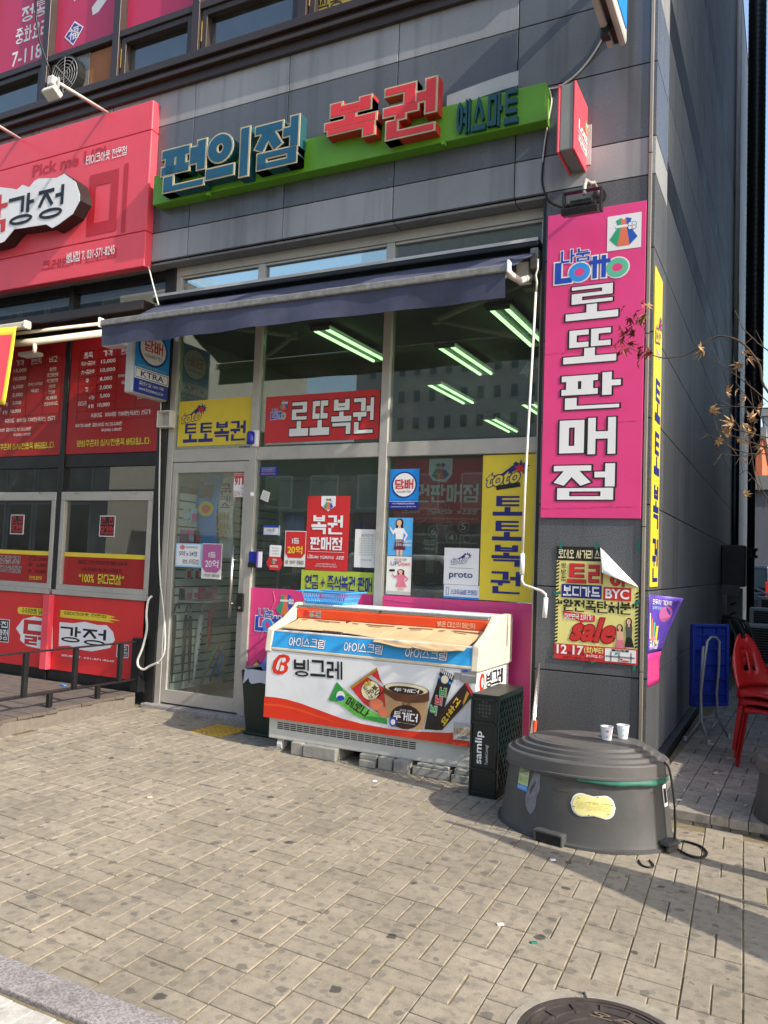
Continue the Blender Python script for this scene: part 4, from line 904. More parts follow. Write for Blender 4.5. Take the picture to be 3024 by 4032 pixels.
for x, top, bt in ((.79, C['skin'], C['rose']), (.895, C['mid_grey'], C['ink'])): fig(b, x-.09, .60+(.06 if x < .85 else 0), x+.09, .90, top, bt, 2+(1 if x < .85 else 0), False)
b.rect(0, .865, 1, 1, C['red'], 3.4, 'footer'); b.text('12 17', .03, .872, .36, .955, C['white'], off=.04, lay=6); b.text('(월)부터', .37, .875, .60, .935, C['poster_yellow'], off=.03, lay=6); b.text('▶시작합니다!', .40, .94, .60, .965, C['white'], off=.005, lay=6); b.text('월', .165, .93, .21, .955, C['ink'], off=.01, lay=7); b.text('일', .33, .93, .37, .955, C['ink'], off=.01, lay=7)
b.text('남양주시 별내동 1019번지', .12, .972, .48, .99, C['ink'], off=0, lay=6)
b.rect(.62, .875, .985, .985, C['white'], 5, 'map'); b.rect(.70, .878, .90, .895, C['ink'], 6, 'map'); b.text('오시는 길', .74, .880, .86, .893, C['white'], off=.005, lay=7)
for q in ((.63, .935, .97, .948), (.685, .90, .70, .98), (.78, .90, .795, .98), (.92, .90, .935, .98)): b.rect(*q, C['grey'], 6, 'map')
b.rect(.80, .955, .83, .966, C['red'], 6.4, 'map'); b.ell(.86, .973, .05, .008, C['orange'], 6.4, 'map'); b.rect(.74, .905, .77, .922, C['bag_green'], 6.4, 'map')
b.done(o)
A, B_, Cc = bp_.pt(.535, 0), bp_.pt(1, .335), bp_.pt(.585, .222, .055)
def flap(u, v): return A.lerp(B_, u).lerp(Cc, v)+Vector((0, -.028*math.sin(math.pi*v)*(1-abs(2*u-1)*.6)-.004*v, 0))
fl_ = MB().grid(flap, 10, 6); fl_.build('curled_corner', C['white'], o, smooth=True, solid=.0008)
for u, y, an in ((.05, -.01, 80), (.49, -.015, 85), (.02, .42, 15), (.985, .47, 50), (.015, .985, 5), (.49, 1.0, 30), (.965, 1.02, 85)):
    c_ = bp_.pt(u, y, .0035); a_ = R(an); MB().obox(c_, (math.cos(a_), 0, math.sin(a_)), (-math.sin(a_), 0, math.cos(a_)), (0, -1, 0), .024, .010, .0008).build('tape', C['green_tape'], o)
tag(MB().obox(P(ZM(1100, 235), YG-.004), (.25, 0, .97), (-.97, 0, .25), (0, -1, 0), .028, .010, .001).build('tape_strip', C['green_tape']), 'loose strip of green tape on granite above the curled corner', 'tape')
# ---- purple show poster peeling off the side face
yt0, yt1 = YG+.004, .36; zq1 = S((2552, 2331), XS).z-.02; zq0 = S((2548, 2706), XS).z
def pp(u, v):
    y = yt0+(yt1-yt0)*u; z = zq0+(zq1-zq0)*v-.03*u*(1-v); k = max(0, u-.15)/.85*max(0, v-.25)/.75
    return Vector((XS+.004+.19*k**1.3, y-.26*k**1.5, z-.02*k))
o = thing('show_poster', 'purple and pink show poster peeling off the pillar side below the yellow banner', 'poster', (XS, .1, zq0))
VI = M('poster_violet', '#5a43a6', .4, var=.35, vs=7)
sh_ = MB().grid(lambda u, v: pp(u, .36+.64*v), 12, 12).build('upper_print', VI, o, smooth=True, solid=.001)
MB().grid(lambda u, v: pp(u, .36*v), 12, 6).build('lower_print', C['hot_pink'], o, smooth=True, solid=.001)
def on_sheet(body, u0, v0, u1, v1, mat, off=.02):
    t = traw(body, off); x0, z0, x1, z1 = t[2]; vs = []
    for q in t[0]:
        u = u0+(u1-u0)*(q[0]-x0)/(x1-x0); v = v0+(v1-v0)*(q[1]-z0)/(z1-z0); e = 1e-3; a = pp(u, v); n = (pp(u+e, v)-a).cross(pp(u, v+e)-a).normalized(); vs.append(a+n*.002)
    MB().add(vs, t[1]).build('lettering', mat, o)
on_sheet('모두의 기대작', .22, .90, .78, .955, C['white']); on_sheet('화려하게 만나다!', .22, .845, .66, .88, C['light_blue'], 0)
on_sheet('뮤지컬', .1, .40, .62, .50, C['white'], .03)
for k in range(5): on_sheet('2018. 12. 공연 안내', .1, .24-.045*k, .8, .268-.045*k, C['rose'], 0)
for k, (u0, v0, u1, v1, mt) in enumerate(((.06, .52, .16, .80, 'cream'), (.18, .50, .26, .74, 'bag_orange'), (.28, .48, .37, .70, 'mint'), (.40, .46, .52, .66, 'yellow'), (.1, .50, .5, .54, 'rose'))):
    MB().grid(lambda u, v: pp(u0+(u1-u0)*(u+.25*(.5-u)*v), v0+(v1-v0)*v)+Vector((.0035, -.0025, 0)), 3, 4).build('printed_shape', C[mt], o)
md = MB()
for k in range(24):
    a = 2*math.pi*k/24; u = .68+.2*math.cos(a); v = .80+.09*math.sin(a); q = pp(u, v); n = Vector((1, -.6, 0)).normalized(); md.v.append(tuple(q+n*.0022))
md.f.append(tuple(range(24))); md.build('printed_moon', C['mauve'], o)
# ---- menu boards and lower panels of the left shop
LINE = M('menu_line', '#6d0a0c', .5)
def menu(x0, x1, lab):
    o, b = panel('menu_board', lab, 'menu board', (x0, x1, 2.43, 3.655), -.034, C['menu_red_shade'], .01, px=False)
    WH = C['paper']
    def L(u0, y0, u1, y1): b.rect(u0, y0, u1, y1, LINE, 1)
    X0, X1 = .10, .96
    for y in (.125, .20, .27, .345, .42, .49, .565, .64, .72): L(X0, y, (.53 if .2 < y < .6 else X1), y+.004)
    for x, y0, y1 in ((X0, .125, .72), (.31, .125, .64), (.53, .125, .64), (.745, .125, .64), (X1, .125, .724), (.22, .49, .64)): L(x, y0, x+.006, y1)
    for s_, u0, u1 in (('품목', .15, .25), ('가격', .37, .47), ('원산지', .57, .70), ('비고', .80, .90)): b.text(s_, u0, .138, u1, .188, WH, off=.02)
    for k, (s_, p_) in enumerate((('특大+콜라大', '15,000'), ('大+콜라中', '10,000'), ('中', '6,000'), ('컵', '2,000'))):
        y = .215+.073*k; w_ = min(.16, .03*len(s_)); b.text(s_, .205-w_/2, y, .205+w_/2, y+.038, WH, off=.02); b.text(p_, .35, y, .35+.027*len(p_), y+.036, WH, off=.02)
    b.text('닭다리', .115, .555, .21, .59, WH, off=.01); b.text('4개', .235, .512, .295, .545, WH, off=.014); b.text('8개', .235, .585, .295, .618, WH, off=.014); b.text('5,000', .36, .505, .47, .54, WH, off=.02); b.text('10,000', .34, .58, .475, .615, WH, off=.02)
    b.text('미국산,브라질산', .55, .355, .735, .38, WH, off=.014); b.text('국내산', .59, .41, .69, .44, WH, off=.014)
    for k, s_ in enumerate(('매운맛', '중간매운맛', '약간매운맛', '순한맛', '간장맛', '허니버터맛', '순살후라이드')): w_ = .028*len(s_); b.text(s_, .855-w_/2, .235+.05*k, .855+w_/2, .268+.05*k, WH, off=.014)
    b.text('후라이드   50%세일  7,500원(국내산)  현금가', .27, .662, .92, .705, WH, off=.02); b.text('무추가시-500원  콜라,사이다 大(1.25)-2,000원', .10, .745, .62, .782, WH, off=.02); b.text('中(500)-1,000원', .40, .795, .62, .825, WH, off=.02)
    b.text('명함쿠폰제 실시/전품목 배달됩니다.', .13, .885, .94, .94, C['yellow'], off=.015, out=C['ink'], ow=.02); b.done(o)
menu(xb+.042, -4.668, 'red menu board with price table nearest the black post'); menu(xc+.042, xb-.042, 'red menu board with price table behind the yellow and red banner'); menu(xd+.042, xc-.042, 'red menu board farthest left, mostly beyond the picture edge')
for k, (x0, x1, lab) in enumerate(((xb+.04, -4.70, 'right'), (xc+.04, xb-.04, 'left'))):
    g0, g1 = x0+.06, x1-.06+(.03 if k == 0 else 0)
    o, b = panel('window_decal', ['red window decal with yellow stripe and slogan under the right serving window glass', 'red window decal with yellow stripe and prices under the left serving window glass'][k], 'decal', (g0, g1, 1.092, 1.42), -.0135, C['menu_red_shade'], .002, px=False)
    b.rect(0, 0, 1, .13, C['yellow'], 1)
    if k == 0:
        b.text('매콤 달콤 고소한맛 "큰집닭강정" 만의 특별한 맛남을 이용', .18, .22, .78, .34, C['ink'], off=.005); b.text('누구나 즐겨먹을수 있는 맛있는 닭강정입니다.', .23, .44, .72, .56, C['ink'], off=.005); b.text('“100%  닭다리살”', .2, .62, .75, .92, C['yellow'], off=.02, out=C['ink'], ow=.02)
    else:
        b.text('큰집닭강정', .25, .2, .58, .45, C['ink'], off=.03, out=C['white'], ow=.03); b.text('테이크아웃전문점', .2, .52, .6, .74, C['ink'], off=.03, out=C['white'], ow=.03)
        for j, s_ in enumerate(('큰컵 2,000', '中    6,000', '大  10,000')): b.text(s_, .70, .18+.2*j, .94, .32+.2*j, C['ink'], off=.004)
        b.text('순한맛,매운맛', .72, .80, .9, .93, C['yellow'], off=.01)
    b.done(o)
    cxs = P(ZE(935, 380), -.012).x if k == 0 else P(ZE(150, 365), -.012).x
    o, b = panel('logo_sticker', ['black sticker with red lettering on the right serving window', 'black sticker with red lettering on the left serving window'][k], 'sticker', (cxs-.105, cxs+.105, 1.59, 1.80), -.0135, C['white'], .002, px=False)
    b.rect(.05, .04, .95, .96, C['ink'], 1); b.text('큰', .1, .08, .4, .42, C['red'], off=.02); b.text('집', .6, .08, .9, .42, C['red'], off=.02); b.text('닭강정', .08, .5, .92, .9, C['red'], off=.03); b.text('&', .44, .34, .56, .46, C['red'], off=0); b.done(o)
post = tag(MB().box((xb-.045, -.125, .225), (xb+.05, -.062, .98)).build('red_post_cover', C['sign_red'], None, .004), 'red boxed post between the two lower red panels', 'post cover')
lx = []
for k, (x0, x1, lab) in enumerate(((xb+.051, -4.69, 'red lower panel with phone number behind the railing right of the post'), (xc+.04, xb-.046, 'red lower panel with red brush letter left of the boxed post'), (xd+.04, xc+.039, 'red lower panel at the left picture edge'))):
    o, b = panel('fascia_panel', lab, 'panel', (x0, x1, .226, .98), -.066, C['panel_red_lit'], .012, px=False); lx.append((o, b, x0, x1))
def low_at(px): q = P(px, -.066); return q
# the shared artwork runs across both panels
for o, b, x0, x1 in lx[:2]:
    def uv(px, b=b, x0=x0, x1=x1): q = P(ZE(*px), -.066); return ((q.x-x0)/(x1-x0), 1-(q.z-.226)/(.98-.226))
    if x0 > xb:
        b.poly([uv((530, 1108)), uv((930, 1150)), uv((1010, 1172)), uv((950, 1178)), uv((1050, 1205)), uv((940, 1198)), uv((1000, 1222)), uv((525, 1172))][::-1], C['yellow'], 1); a, c = uv((565, 1128)), uv((925, 1195)); b.text('테이크아웃 전문점', a[0], a[1]-.01, c[0], c[1]-.02, C['ink'], off=.005)
        b.poly([uv(p) for p in ((520, 1215), (640, 1225), (740, 1212), (850, 1240), (930, 1242), (985, 1300), (1002, 1370), (960, 1440), (800, 1470), (700, 1455), (600, 1420), (512, 1425))][::-1], C['white'], 1)
        for ch, p, q in (('강', (530, 1245), (700, 1400)), ('정', (725, 1265), (920, 1430))): a, c = uv(p), uv(q); b.text(ch, a[0], a[1], c[0], c[1], C['ink'], off=.012)
        a, c = uv((540, 1480)), uv((995, 1580)); b.text('별내점 T. 031-571-8245', a[0], a[1]+.02, c[0], c[1]-.02, C['white'], off=.02)
        a, c = uv((1020, 1405)), uv((1118, 1530)); b.rect(a[0], a[1], c[0], c[1], C['white'], 1); b.rect(a[0]+.008, a[1]+.01, c[0]-.008, c[1]-.01, C['ink'], 1.5); b.text('큰집', a[0]+.02, a[1]+.02, c[0]-.02, a[1]+.07, C['white'], off=.02, lay=3); b.text('닭강정', a[0]+.015, a[1]+.085, c[0]-.015, c[1]-.02, C['white'], off=.02, lay=3)
    else:
        b.poly([uv((455, 1105)), uv((165, 1082)), uv((152, 1110)), uv((165, 1142)), uv((455, 1168))], C['yellow'], 1); a, c = uv((190, 1095)), uv((440, 1150)); b.text('수제명품 닭강정', a[0], a[1]-.01, c[0], c[1]+.01, C['ink'], off=.005)
        b.poly([uv(p) for p in ((460, 1175), (380, 1185), (300, 1165), (200, 1190), (140, 1270), (180, 1330), (175, 1370), (230, 1420), (340, 1445), (460, 1450))], C['white'], 1); a, c = uv((215, 1185)), uv((440, 1430)); b.text('닭', a[0], a[1], c[0], c[1], C['red'], off=.02, out=C['dark_red'], ow=.012)
        a, c = uv((-60, 1180)), uv((75, 1395)); b.rect(a[0], a[1], c[0], c[1], C['white'], 1); b.rect(a[0]+.008, a[1]+.01, c[0]-.008, c[1]-.01, C['ink'], 1.5); b.text('큰집', a[0]+.02, a[1]+.03, c[0]-.02, a[1]+.12, C['white'], off=.02, lay=3); b.text('닭강정', a[0]+.015, a[1]+.14, c[0]-.015, c[1]-.03, C['white'], off=.02, lay=3)
    b.done(o)
# ---- boards and posters in the shop windows
YI, YO = .02, -.001      # just inside the glass / stuck on its outer face
def wp_(name, lab, cat, corners, inside=True, mat=None, th=None):
    y = YI if inside else YO
    return panel(name, lab, cat, corners, y, mat or C['white'], th or (.006 if inside else .002))
o, b = wp_('window_board', 'yellow lottery board in the transom over the glass door', 'sign', (ZF(178, 962), ZF(655, 935), ZF(640, 1245), ZF(163, 1255)), False, C['yellow'])
toto(b, .04, .06, .40, .50); b.text('토토복권', .08, .50, .93, .92, C['navy'], off=.04); b.done(o)
o, b = wp_('window_board', 'red lottery board with white block letters above the transom rail', 'sign', (ZF(745, 932), ZF(1490, 885), ZF(1475, 1210), ZF(730, 1232)), False, C['red'])
bag(b, .13, .09, .21, .30, 2); lotto_word(b, .05, .26, .19, .50); b.text('로또복권', .23, .16, .955, .88, C['white'], off=.06, lay=3, out=C['ink'], ow=.03); b.done(o)
o, b = wp_('window_poster', 'red lottery seller poster with white letters in the middle window', 'poster', (ZI(655, 525), ZI(1085, 528), ZI(1055, 1298), ZI(622, 1285)), False, C['red'])
b.poly([(.33, .0), (.33, .13), (.50, .205), (.67, .13), (.67, 0)], C['white'], 1); bag(b, .39, .03, .62, .185, 2); b.text('복권', .12, .26, .86, .51, C['white'], off=.045); b.text('판매점', .11, .55, .86, .72, C['white'], off=.04); b.rect(.06, .745, .92, .749, C['white'], 1); b.text('나눔Lotto', .06, .785, .32, .84, C['white'], off=.02); b.text('연금복권520', .36, .80, .68, .84, C['white'], off=.01); b.text('스피또', .73, .795, .92, .84, C['white'], off=.03, italic=.3)
b.text('청소년은 복권을 구매하실 수 없습니다', .28, .90, .74, .918, C['white'], off=0); b.text('복권은 1인 1회당 10만원을 초과하여 구매하실 수 없습니다', .25, .93, .76, .948, C['white'], off=0); b.done(o)
o, b = wp_('window_poster', 'grey and red first prize notice left of the red seller poster', 'poster', (ZI(425, 880), ZI(640, 885), ZI(628, 1252), ZI(408, 1245)), False, C['paper'])
b.poly([(.04, .02), (.04, .62), (.2, .75), (.82, .75), (.97, .62), (.97, .02)], C['red'], 1); b.text('1등', .35, .20, .68, .36, C['white'], off=.02); b.text('20억', .15, .42, .85, .64, C['yellow'], off=.04); b.text('1등 “20억” 판매점', .08, .82, .92, .93, C['ink'], off=.01); b.done(o)
o, b = wp_('window_notice', 'white paper list of winning draws right of the red seller poster', 'notice', (ZI(1140, 865), ZI(1368, 868), ZI(1350, 1262), ZI(1122, 1252)), False, C['paper'])
b.text('2등 당첨 8번', .28, .12, .85, .19, C['grey'], off=0)
for k in range(8): b.text('%d회-201%d년 %d월 (자동)' % (798-40*k, 8-k//2, 9-k), .2, .23+.06*k, .85, .265+.06*k, C['grey'], off=0)
b.text('축하드립니다 ♠', .3, .78, .75, .82, C['grey'], off=0); b.done(o)
o, b = wp_('window_banner', 'yellow green banner with dark letters above the blue basket', 'banner', (ZI(588, 1282), ZI(1345, 1305), ZI(1338, 1535), ZI(582, 1500)), False, C['lime'])
b.text('연금 + 즉석복권 판매', .06, .22, .96, .88, C['navy'], off=.03); b.done(o)
o, b = wp_('notice_sticker', 'small dark blue notice sticker at the top corner of the middle window', 'sticker', (ZI(165, 228), ZI(342, 228), ZI(340, 318), ZI(162, 318)), False, C['cig_navy'])
for k in range(5): b.text('국제민원 여권사무원 심사 판매점 지정 안내문', .08+.06*(k % 2), .10+.17*k, .92-.06*(k % 2), .20+.17*k, C['white'] if k != 3 else C['orange'], off=0)
b.done(o)
o, b = wp_('number_plate', 'small white unit number plate on the middle window', 'plate', (ZI(202, 825), ZI(362, 828), ZI(358, 928), ZI(197, 925)), False, C['white'], .004)
b.frame(0, 0, 1, 1, .03, C['royal'], 1); b.rect(.03, .05, .97, .22, C['royal'], 1.3); b.text('106호', .24, .36, .76, .58, C['ink'], off=0); b.frame(.08, .66, .92, .86, .012, C['grey'], 1.3); b.done(o)
o = tag(MB().prism([P(ZI(*p), YO-.001) for p in ((198, 462), (270, 490), (247, 592), (166, 555))], (0, .0008, 0)).build('receipt', C['paper']), 'crooked paper receipt stuck on the middle window beside the door', 'receipt')
for k in range(4): MB().prism([P(ZI(*p), YO-.0022) for p in ((203+(-5)*k, 490+18*k), (255-5*k, 505+18*k), (254-5*k, 509+18*k), (202-5*k, 494+18*k))], (0, .0004, 0)).build('print', C['light_grey'], o)
o = thing('hexagon_sticker', 'red hexagon lottery sticker with white tab on the middle window', 'sticker', P(ZI(312, 1250), YO))
MB().prism([P(ZI(*p), YO-.001) for p in ((265, 1035), (275, 1025), (378, 1032), (385, 1045), (372, 1150), (260, 1145))], (0, .001, 0)).build('white_tab', C['white'], o)
MB().prism([P(ZI(*p), YO-.003) for p in ((262, 1142), (370, 1148), (399, 1210), (362, 1286), (262, 1280), (228, 1208))], (0, .0015, 0)).build('hexagon', C['red'], o)
xh0, xh1, zh0, zh1 = quad_on(YO-.003, ZI(230, 1030), ZI(398, 1030), ZI(398, 1285), ZI(230, 1285)); b = front_board(xh0, xh1, zh0, zh1, YO-.003)
for k, s_ in enumerate(('Lotto', '연금복권', '스피또')): b.text(s_, .34, .07+.12*k, .78, .125+.12*k, C['grey'], off=.005)
bag(b, .32, .50, .68, .76, 2); b.text('복권판매점', .25, .80, .75, .88, C['white'], off=.01); b.done(o)
o, b = wp_('card_reader', 'dark card reader box with white leaflet beside the door lock', 'card reader', (ZI(82, 1092), ZI(168, 1094), ZI(160, 1258), ZI(78, 1255)), False, C['cig_navy'], .03)
MB().box((b.O.x, YO-.012, b.O.z), (b.O.x+b.W, YO-.0005, b.O.z+b.H*.32)).build('keypad', C['black'], o, .003); MB().box((b.O.x+b.W+.002, YO-.004, b.O.z+.005), (b.O.x+b.W*1.62, YO-.001, b.O.z+b.H)).build('leaflet', C['white'], o); MB().box((b.O.x+b.W*1.02, YO-.006, b.O.z+.01), (b.O.x+b.W*1.2, YO-.0045, b.O.z+b.H)).build('leaflet_spine', C['violet'], o)
o.location.y = -.045
# right-hand window
o, b = wp_('window_banner', 'wide red lottery seller banner behind the right hand window', 'banner', (ZJ(175, 130), ZJ(968, 125), ZJ(955, 730), ZJ(165, 700)), True, C['red'])
b.poly([(.40, 0), (.40, .25), (.45, .345), (.60, .37), (.665, .25), (.665, .0)], C['white'], 1); bag(b, .43, .07, .635, .33, 2); b.text('복권판매점', .06, .40, .965, .68, C['paper'], off=.035, lay=2); b.rect(.02, .70, .98, .704, C['rose'], 1); b.text('나눔Lotto6/45', .10, .78, .31, .85, C['white'], off=.01); b.text('연금복권520', .40, .78, .68, .86, C['white'], off=.01); b.text('☆스피또', .73, .78, .96, .86, C['white'], off=.02, italic=.2)
b.text('청소년은 복권을 구매하실 수 없습니다.  복권은 1인 1회당 10만원을 초과하여 구매하실 수 없습니다.', .10, .91, .97, .94, C['paper'], off=0); b.done(o)
o, b = wp_('tobacco_sticker', 'blue square tobacco sticker with white disc in the right window', 'sticker', (ZJ(132, 222), ZJ(395, 222), ZJ(383, 588), ZJ(120, 580)), False, C['cig_blue'])
b.rect(0, .82, 1, 1, C['cig_navy'], 1); b.rect(0, .812, 1, .82, C['white'], 1.2); b.ell(.5, .40, .43, .33, C['cig_navy'], 1); b.ell(.5, .40, .385, .295, C['white'], 1.6); b.text('담배', .19, .26, .82, .50, C['red'], off=.035, lay=3); b.text('CIGARETTES', .26, .55, .74, .595, C['ink'], off=.004, lay=3); b.text('청소년에게 담배를 판매하지 않습니다', .06, .765, .94, .795, C['cig_navy'], off=0); b.text('사)한국담배판매인회중앙회', .10, .85, .88, .895, C['white'], off=0); b.text('www.ktranews.co.kr ☎1644-1785', .07, .925, .93, .965, C['white'], off=0); b.done(o)
o, b = wp_('toto_sign', 'tall yellow lottery sign with stacked navy letters beside the crank rod', 'sign', (ZJ(970, 98), ZJ(1450, 85), ZJ(1420, 1435), ZJ(938, 1410)), False, C['yellow'], .012)
toto(b, .07, .03, .90, .225); b.poly([(.27, .215), (.72, .19), (.73, .222), (.28, .245)], C['ink'], 4)
for k, (ch, y0, y1) in enumerate((('토', .285, .42), ('토', .455, .59), ('복', .62, .765), ('권', .80, .95))): b.text(ch, .22, y0, .78, y1, C['navy'], off=.05)
b.done(o)
o, b = wp_('partner_sticker', 'white rounded ball game sticker low in the right window', 'sticker', (ZJ(620, 935), ZJ(930, 945), ZJ(935, 1282), ZJ(617, 1265)), False, C['white'], .003)
toto(b, .20, .10, .80, .46, 2, C['navy'], C['white'], C['white']); b.rect(.15, .545, .86, .552, C['ink'], 1); b.text('proto', .16, .66, .84, .86, C['navy'], off=.02); b.done(o)
o, b = wp_('partner_sticker', 'white and blue strip sticker with phone icon under the ball game sticker', 'sticker', (ZJ(617, 1268), ZJ(936, 1285), ZJ(935, 1412), ZJ(615, 1390)), False, C['white'], .002)
b.rect(0, .86, 1, 1, C['cig_blue'], 1); b.frame(.07, .2, .15, .75, .012, C['royal'], 1); b.text('스마트슬립 판매점', .20, .32, .95, .68, C['royal'], off=.005); b.done(o)
o, b = wp_('window_poster', 'light blue lottery poster with figure in white blouse and maroon skirt', 'poster', (ZJ(120, 662), ZJ(335, 668), ZJ(328, 1012), ZJ(102, 1008)), False, M('poster_blue', '#4f9fd8', .45))
fig(b, .06, .02, .86, 1.0, C['white'], C['maroon'], 1); b.text('당신의 마음씨가', .34, .58, .98, .65, C['white'], off=.004, lay=4); b.text('모두의 행복씨앗', .34, .68, .98, .75, C['white'], off=.004, lay=4); b.done(o)
o, b = wp_('window_poster', 'white poster with pink dressed figure under the light blue poster', 'poster', (ZJ(102, 1015), ZJ(325, 1018), ZJ(312, 1370), ZJ(90, 1358)), False, C['paper'])
b.text('복권건전구매', .30, .05, .80, .11, C['ink'], off=.004); b.text('UP', .16, .13, .46, .24, C['royal'], off=.01); b.text('Down', .48, .13, .95, .24, C['red'], off=.01); fig(b, .22, .33, .96, .88, C['rose'], C['rose'], 1); b.rect(0, .91, 1, 1, C['light_grey'], 1); b.rect(.12, .34, .34, .40, C['ink'], 1.2); b.done(o)
# chalk drawing on the right-hand pane
ck = thing('glass_drawing', 'white marker drawing of numbered lottery balls on the right hand pane', 'drawing', P(ZJ(650, 850), .016))
CH = M('chalk_marker', '#c9ccc8', .8); bb = Board(P(ZJ(330, 980), .0155), (1, 0, 0), (0, 0, 1), (0, -1, 0), .56, .42); bb.top = 0; YK = .0155
def ringw(c, r):
    q = P(ZJ(*c), YK); MB().tube([(q.x+r*math.cos(2*math.pi*k/20), YK+.002, q.z+r*math.sin(2*math.pi*k/20)) for k in range(21)], .0022, 4).build('ball_outline', CH, ck); return q
for c_, r_, s_ in (((520, 790), .046, '6'), ((685, 845), .046, '4'), ((795, 745), .046, '5'), ((825, 855), .03, '')):
    q = ringw(c_, r_)
    if s_:
        bq = front_board(q.x-r_, q.x+r_, q.z-r_, q.z+r_, YK+.003); bq.text(s_, .3, .2, .7, .8, CH, off=.01, lay=1, nm='ball_number'); bq.done(ck)
q0, q1 = P(ZJ(425, 950), YK), P(ZJ(545, 865), YK); bq = front_board(q0.x, q1.x, q0.z, q1.z, YK+.003); bq.text('로또', 0, 0, 1, 1, CH, off=.0, lay=1); bq.done(ck)
for path in (((355, 820), (390, 815), (420, 825), (455, 810)), ((430, 640), (450, 625), (480, 640), (440, 690), (400, 705), (340, 760), (310, 810)), ((550, 730), (640, 735), (700, 728), (780, 732)), ((610, 770), (660, 730), (690, 740), (690, 715), (650, 690)), ((545, 890), (620, 893), (700, 895), (800, 892), (930, 898)), ((478, 900), (476, 960), (474, 1040)), ((540, 570), (565, 600)), ((590, 548), (600, 590)), ((640, 545), (632, 585)), ((668, 565), (650, 595))):
    MB().tube([P(ZJ(*p), YK+.002) for p in path], .0018, 4).build('marker_line', CH, ck)
# pink printed panels at the foot of the windows
for x0, x1, lab in ((-3.487, -2.248, 'pink lottery panel with cracked film left behind the freezer'), (-2.167, -.908, 'pink panel with peeling film right behind the freezer')):
    o, b = panel('lower_film', lab, 'panel', (x0, x1, .125, 1.17), -.008, C['pink'], .006, px=False)
    if x0 < -3:
        bag(b, .22, .04, .38, .22, 2); lotto_word(b, .05, .17, .36, .36); toto(b, .04, .50, .36, .72)
        for p_ in (((.19, .02), (.21, .10), (.17, .22), (.10, .42)), ((.02, .40), (.12, .36), (.25, .27))): MB().tube([b.pt(u, y, .001) for u, y in p_], .003, 4).build('film_crack', C['rose'], o)
    else:
        for p_ in (((.02, .03), (.2, .045), (.42, .02), (.6, .05), (.8, .035), (.98, .06)), ((.43, .03), (.42, .09), (.44, .2)), ((.78, .05), (.8, .12), (.84, .2))): MB().tube([b.pt(u, y, .001) for u, y in p_], .003, 4).build('film_crack', C['mauve'], o)
    b.done(o)
# door stickers and hanging cards
o, b = panel('security_sticker', 'red and white security sticker at the top of the glass door', 'sticker', (ZH(645, 228), ZH(768, 226), ZH(757, 420), ZH(640, 416)), -.003, C['white'], .002)
b.rect(.03, .02, .97, .20, C['red'], 1); b.rect(.62, .2, .97, .46, C['red'], 1); b.text('911', .08, .18, .62, .5, C['red'], off=.05); b.text('무인경비시스템 작동중', .08, .06, .9, .12, C['white'], off=0); b.text('특수경비회사', .5, .56, .92, .6, C['navy'], off=0); b.text('1588-3909', .5, .63, .92, .67, C['navy'], off=0); b.frame(0, .74, 1, 1, .02, C['red'], 1); b.text('CCTV', .05, .80, .5, .94, C['dark_red'], off=.01); b.text('작동중', .56, .82, .94, .94, C['dark_red'], off=.005); b.done(o)
o, b = panel('door_card', 'light blue bordered prize card hanging in the glass door', 'card', (ZH(190, 782), ZH(395, 785), ZH(383, 975), ZH(176, 965)), -.005, C['light_blue'], .004)
b.rect(.05, .05, .95, .93, C['white'], 1); b.text('5억 x 54상', .15, .32, .85, .54, C['navy'], off=.02); b.text('80% 5억당첨', .3, .66, .92, .88, C['ink'], off=0); b.ell(.26, .17, .1, .1, C['rose'], 1.4); b.text('당첨복권', .4, .12, .85, .2, C['ink'], off=0); b.done(o)
o, b = panel('door_card', 'pink first prize card hanging in the glass door beside the blue card', 'card', (ZH(398, 782), ZH(555, 787), ZH(540, 1068), ZH(385, 1060)), -.005, C['paper'], .004)
b.poly([(.03, .02), (.03, .68), (.22, .82), (.80, .82), (.97, .68), (.97, .02)], C['mauve'], 1); b.text('1등', .34, .24, .70, .40, C['white'], off=.03); b.text('20억', .18, .46, .86, .68, C['white'], off=.03); b.text('75회차 1등당첨', .14, .86, .92, .94, C['ink'], off=0); b.done(o)
o = tag(MB().cyl(P(ZH(790, 393), -.032), P(ZH(790, 393), -.045), .02, 16).build('door_bell_button', C['white'], None, .003), 'round white button on the steel frame right of the door', 'button')
# alarm siren, small boxes, dome camera
al_ = thing('alarm_siren', 'blue dome alarm siren on the steel mullion above the door', 'alarm', P(ZF(655, 1205), -.03))
c_ = P(ZF(668, 1205), -.055); MB().box((c_.x-.02, -.075, c_.z-.075), (c_.x+.04, -.0305, c_.z+.075)).build('base', C['white'], al_, .012)
MB().lathe((c_.x-.025, -.075, c_.z-.055), [(.038, 0), (.04, .03), (.04, .10), (.03, .115), (0, .12)], 18).build('dome', M('alarm_blue', '#1d2496', .15), al_, smooth=True)
jb = thing('junction_box', 'small white open electrical box on the black post', 'electrical box', P(ZD(1525, 1060), -.05)); x0, x1, z0, z1 = quad_on(-.13, ZD(1465, 985), ZD(1590, 985), ZD(1580, 1140), ZD(1460, 1140))
for a_, b__ in (((x0, -.13, z0), (x0+.012, -.047, z1)), ((x1-.012, -.13, z0), (x1, -.047, z1)), ((x0+.0121, -.13, z0), (x1-.0121, -.047, z0+.012)), ((x0+.0121, -.13, z1-.012), (x1-.0121, -.047, z1))): MB().box(a_, b__).build('side', C['wire_white'], jb, .003)
MB().box((x0+.0125, -.055, z0+.0125), (x1-.0125, -.0475, z1-.0125)).build('back', C['light_grey'], jb)
cv_ = thing('security_camera', 'white bullet camera on a round plate behind the right pane', 'camera', P(ZG(1480, 1090), .15))
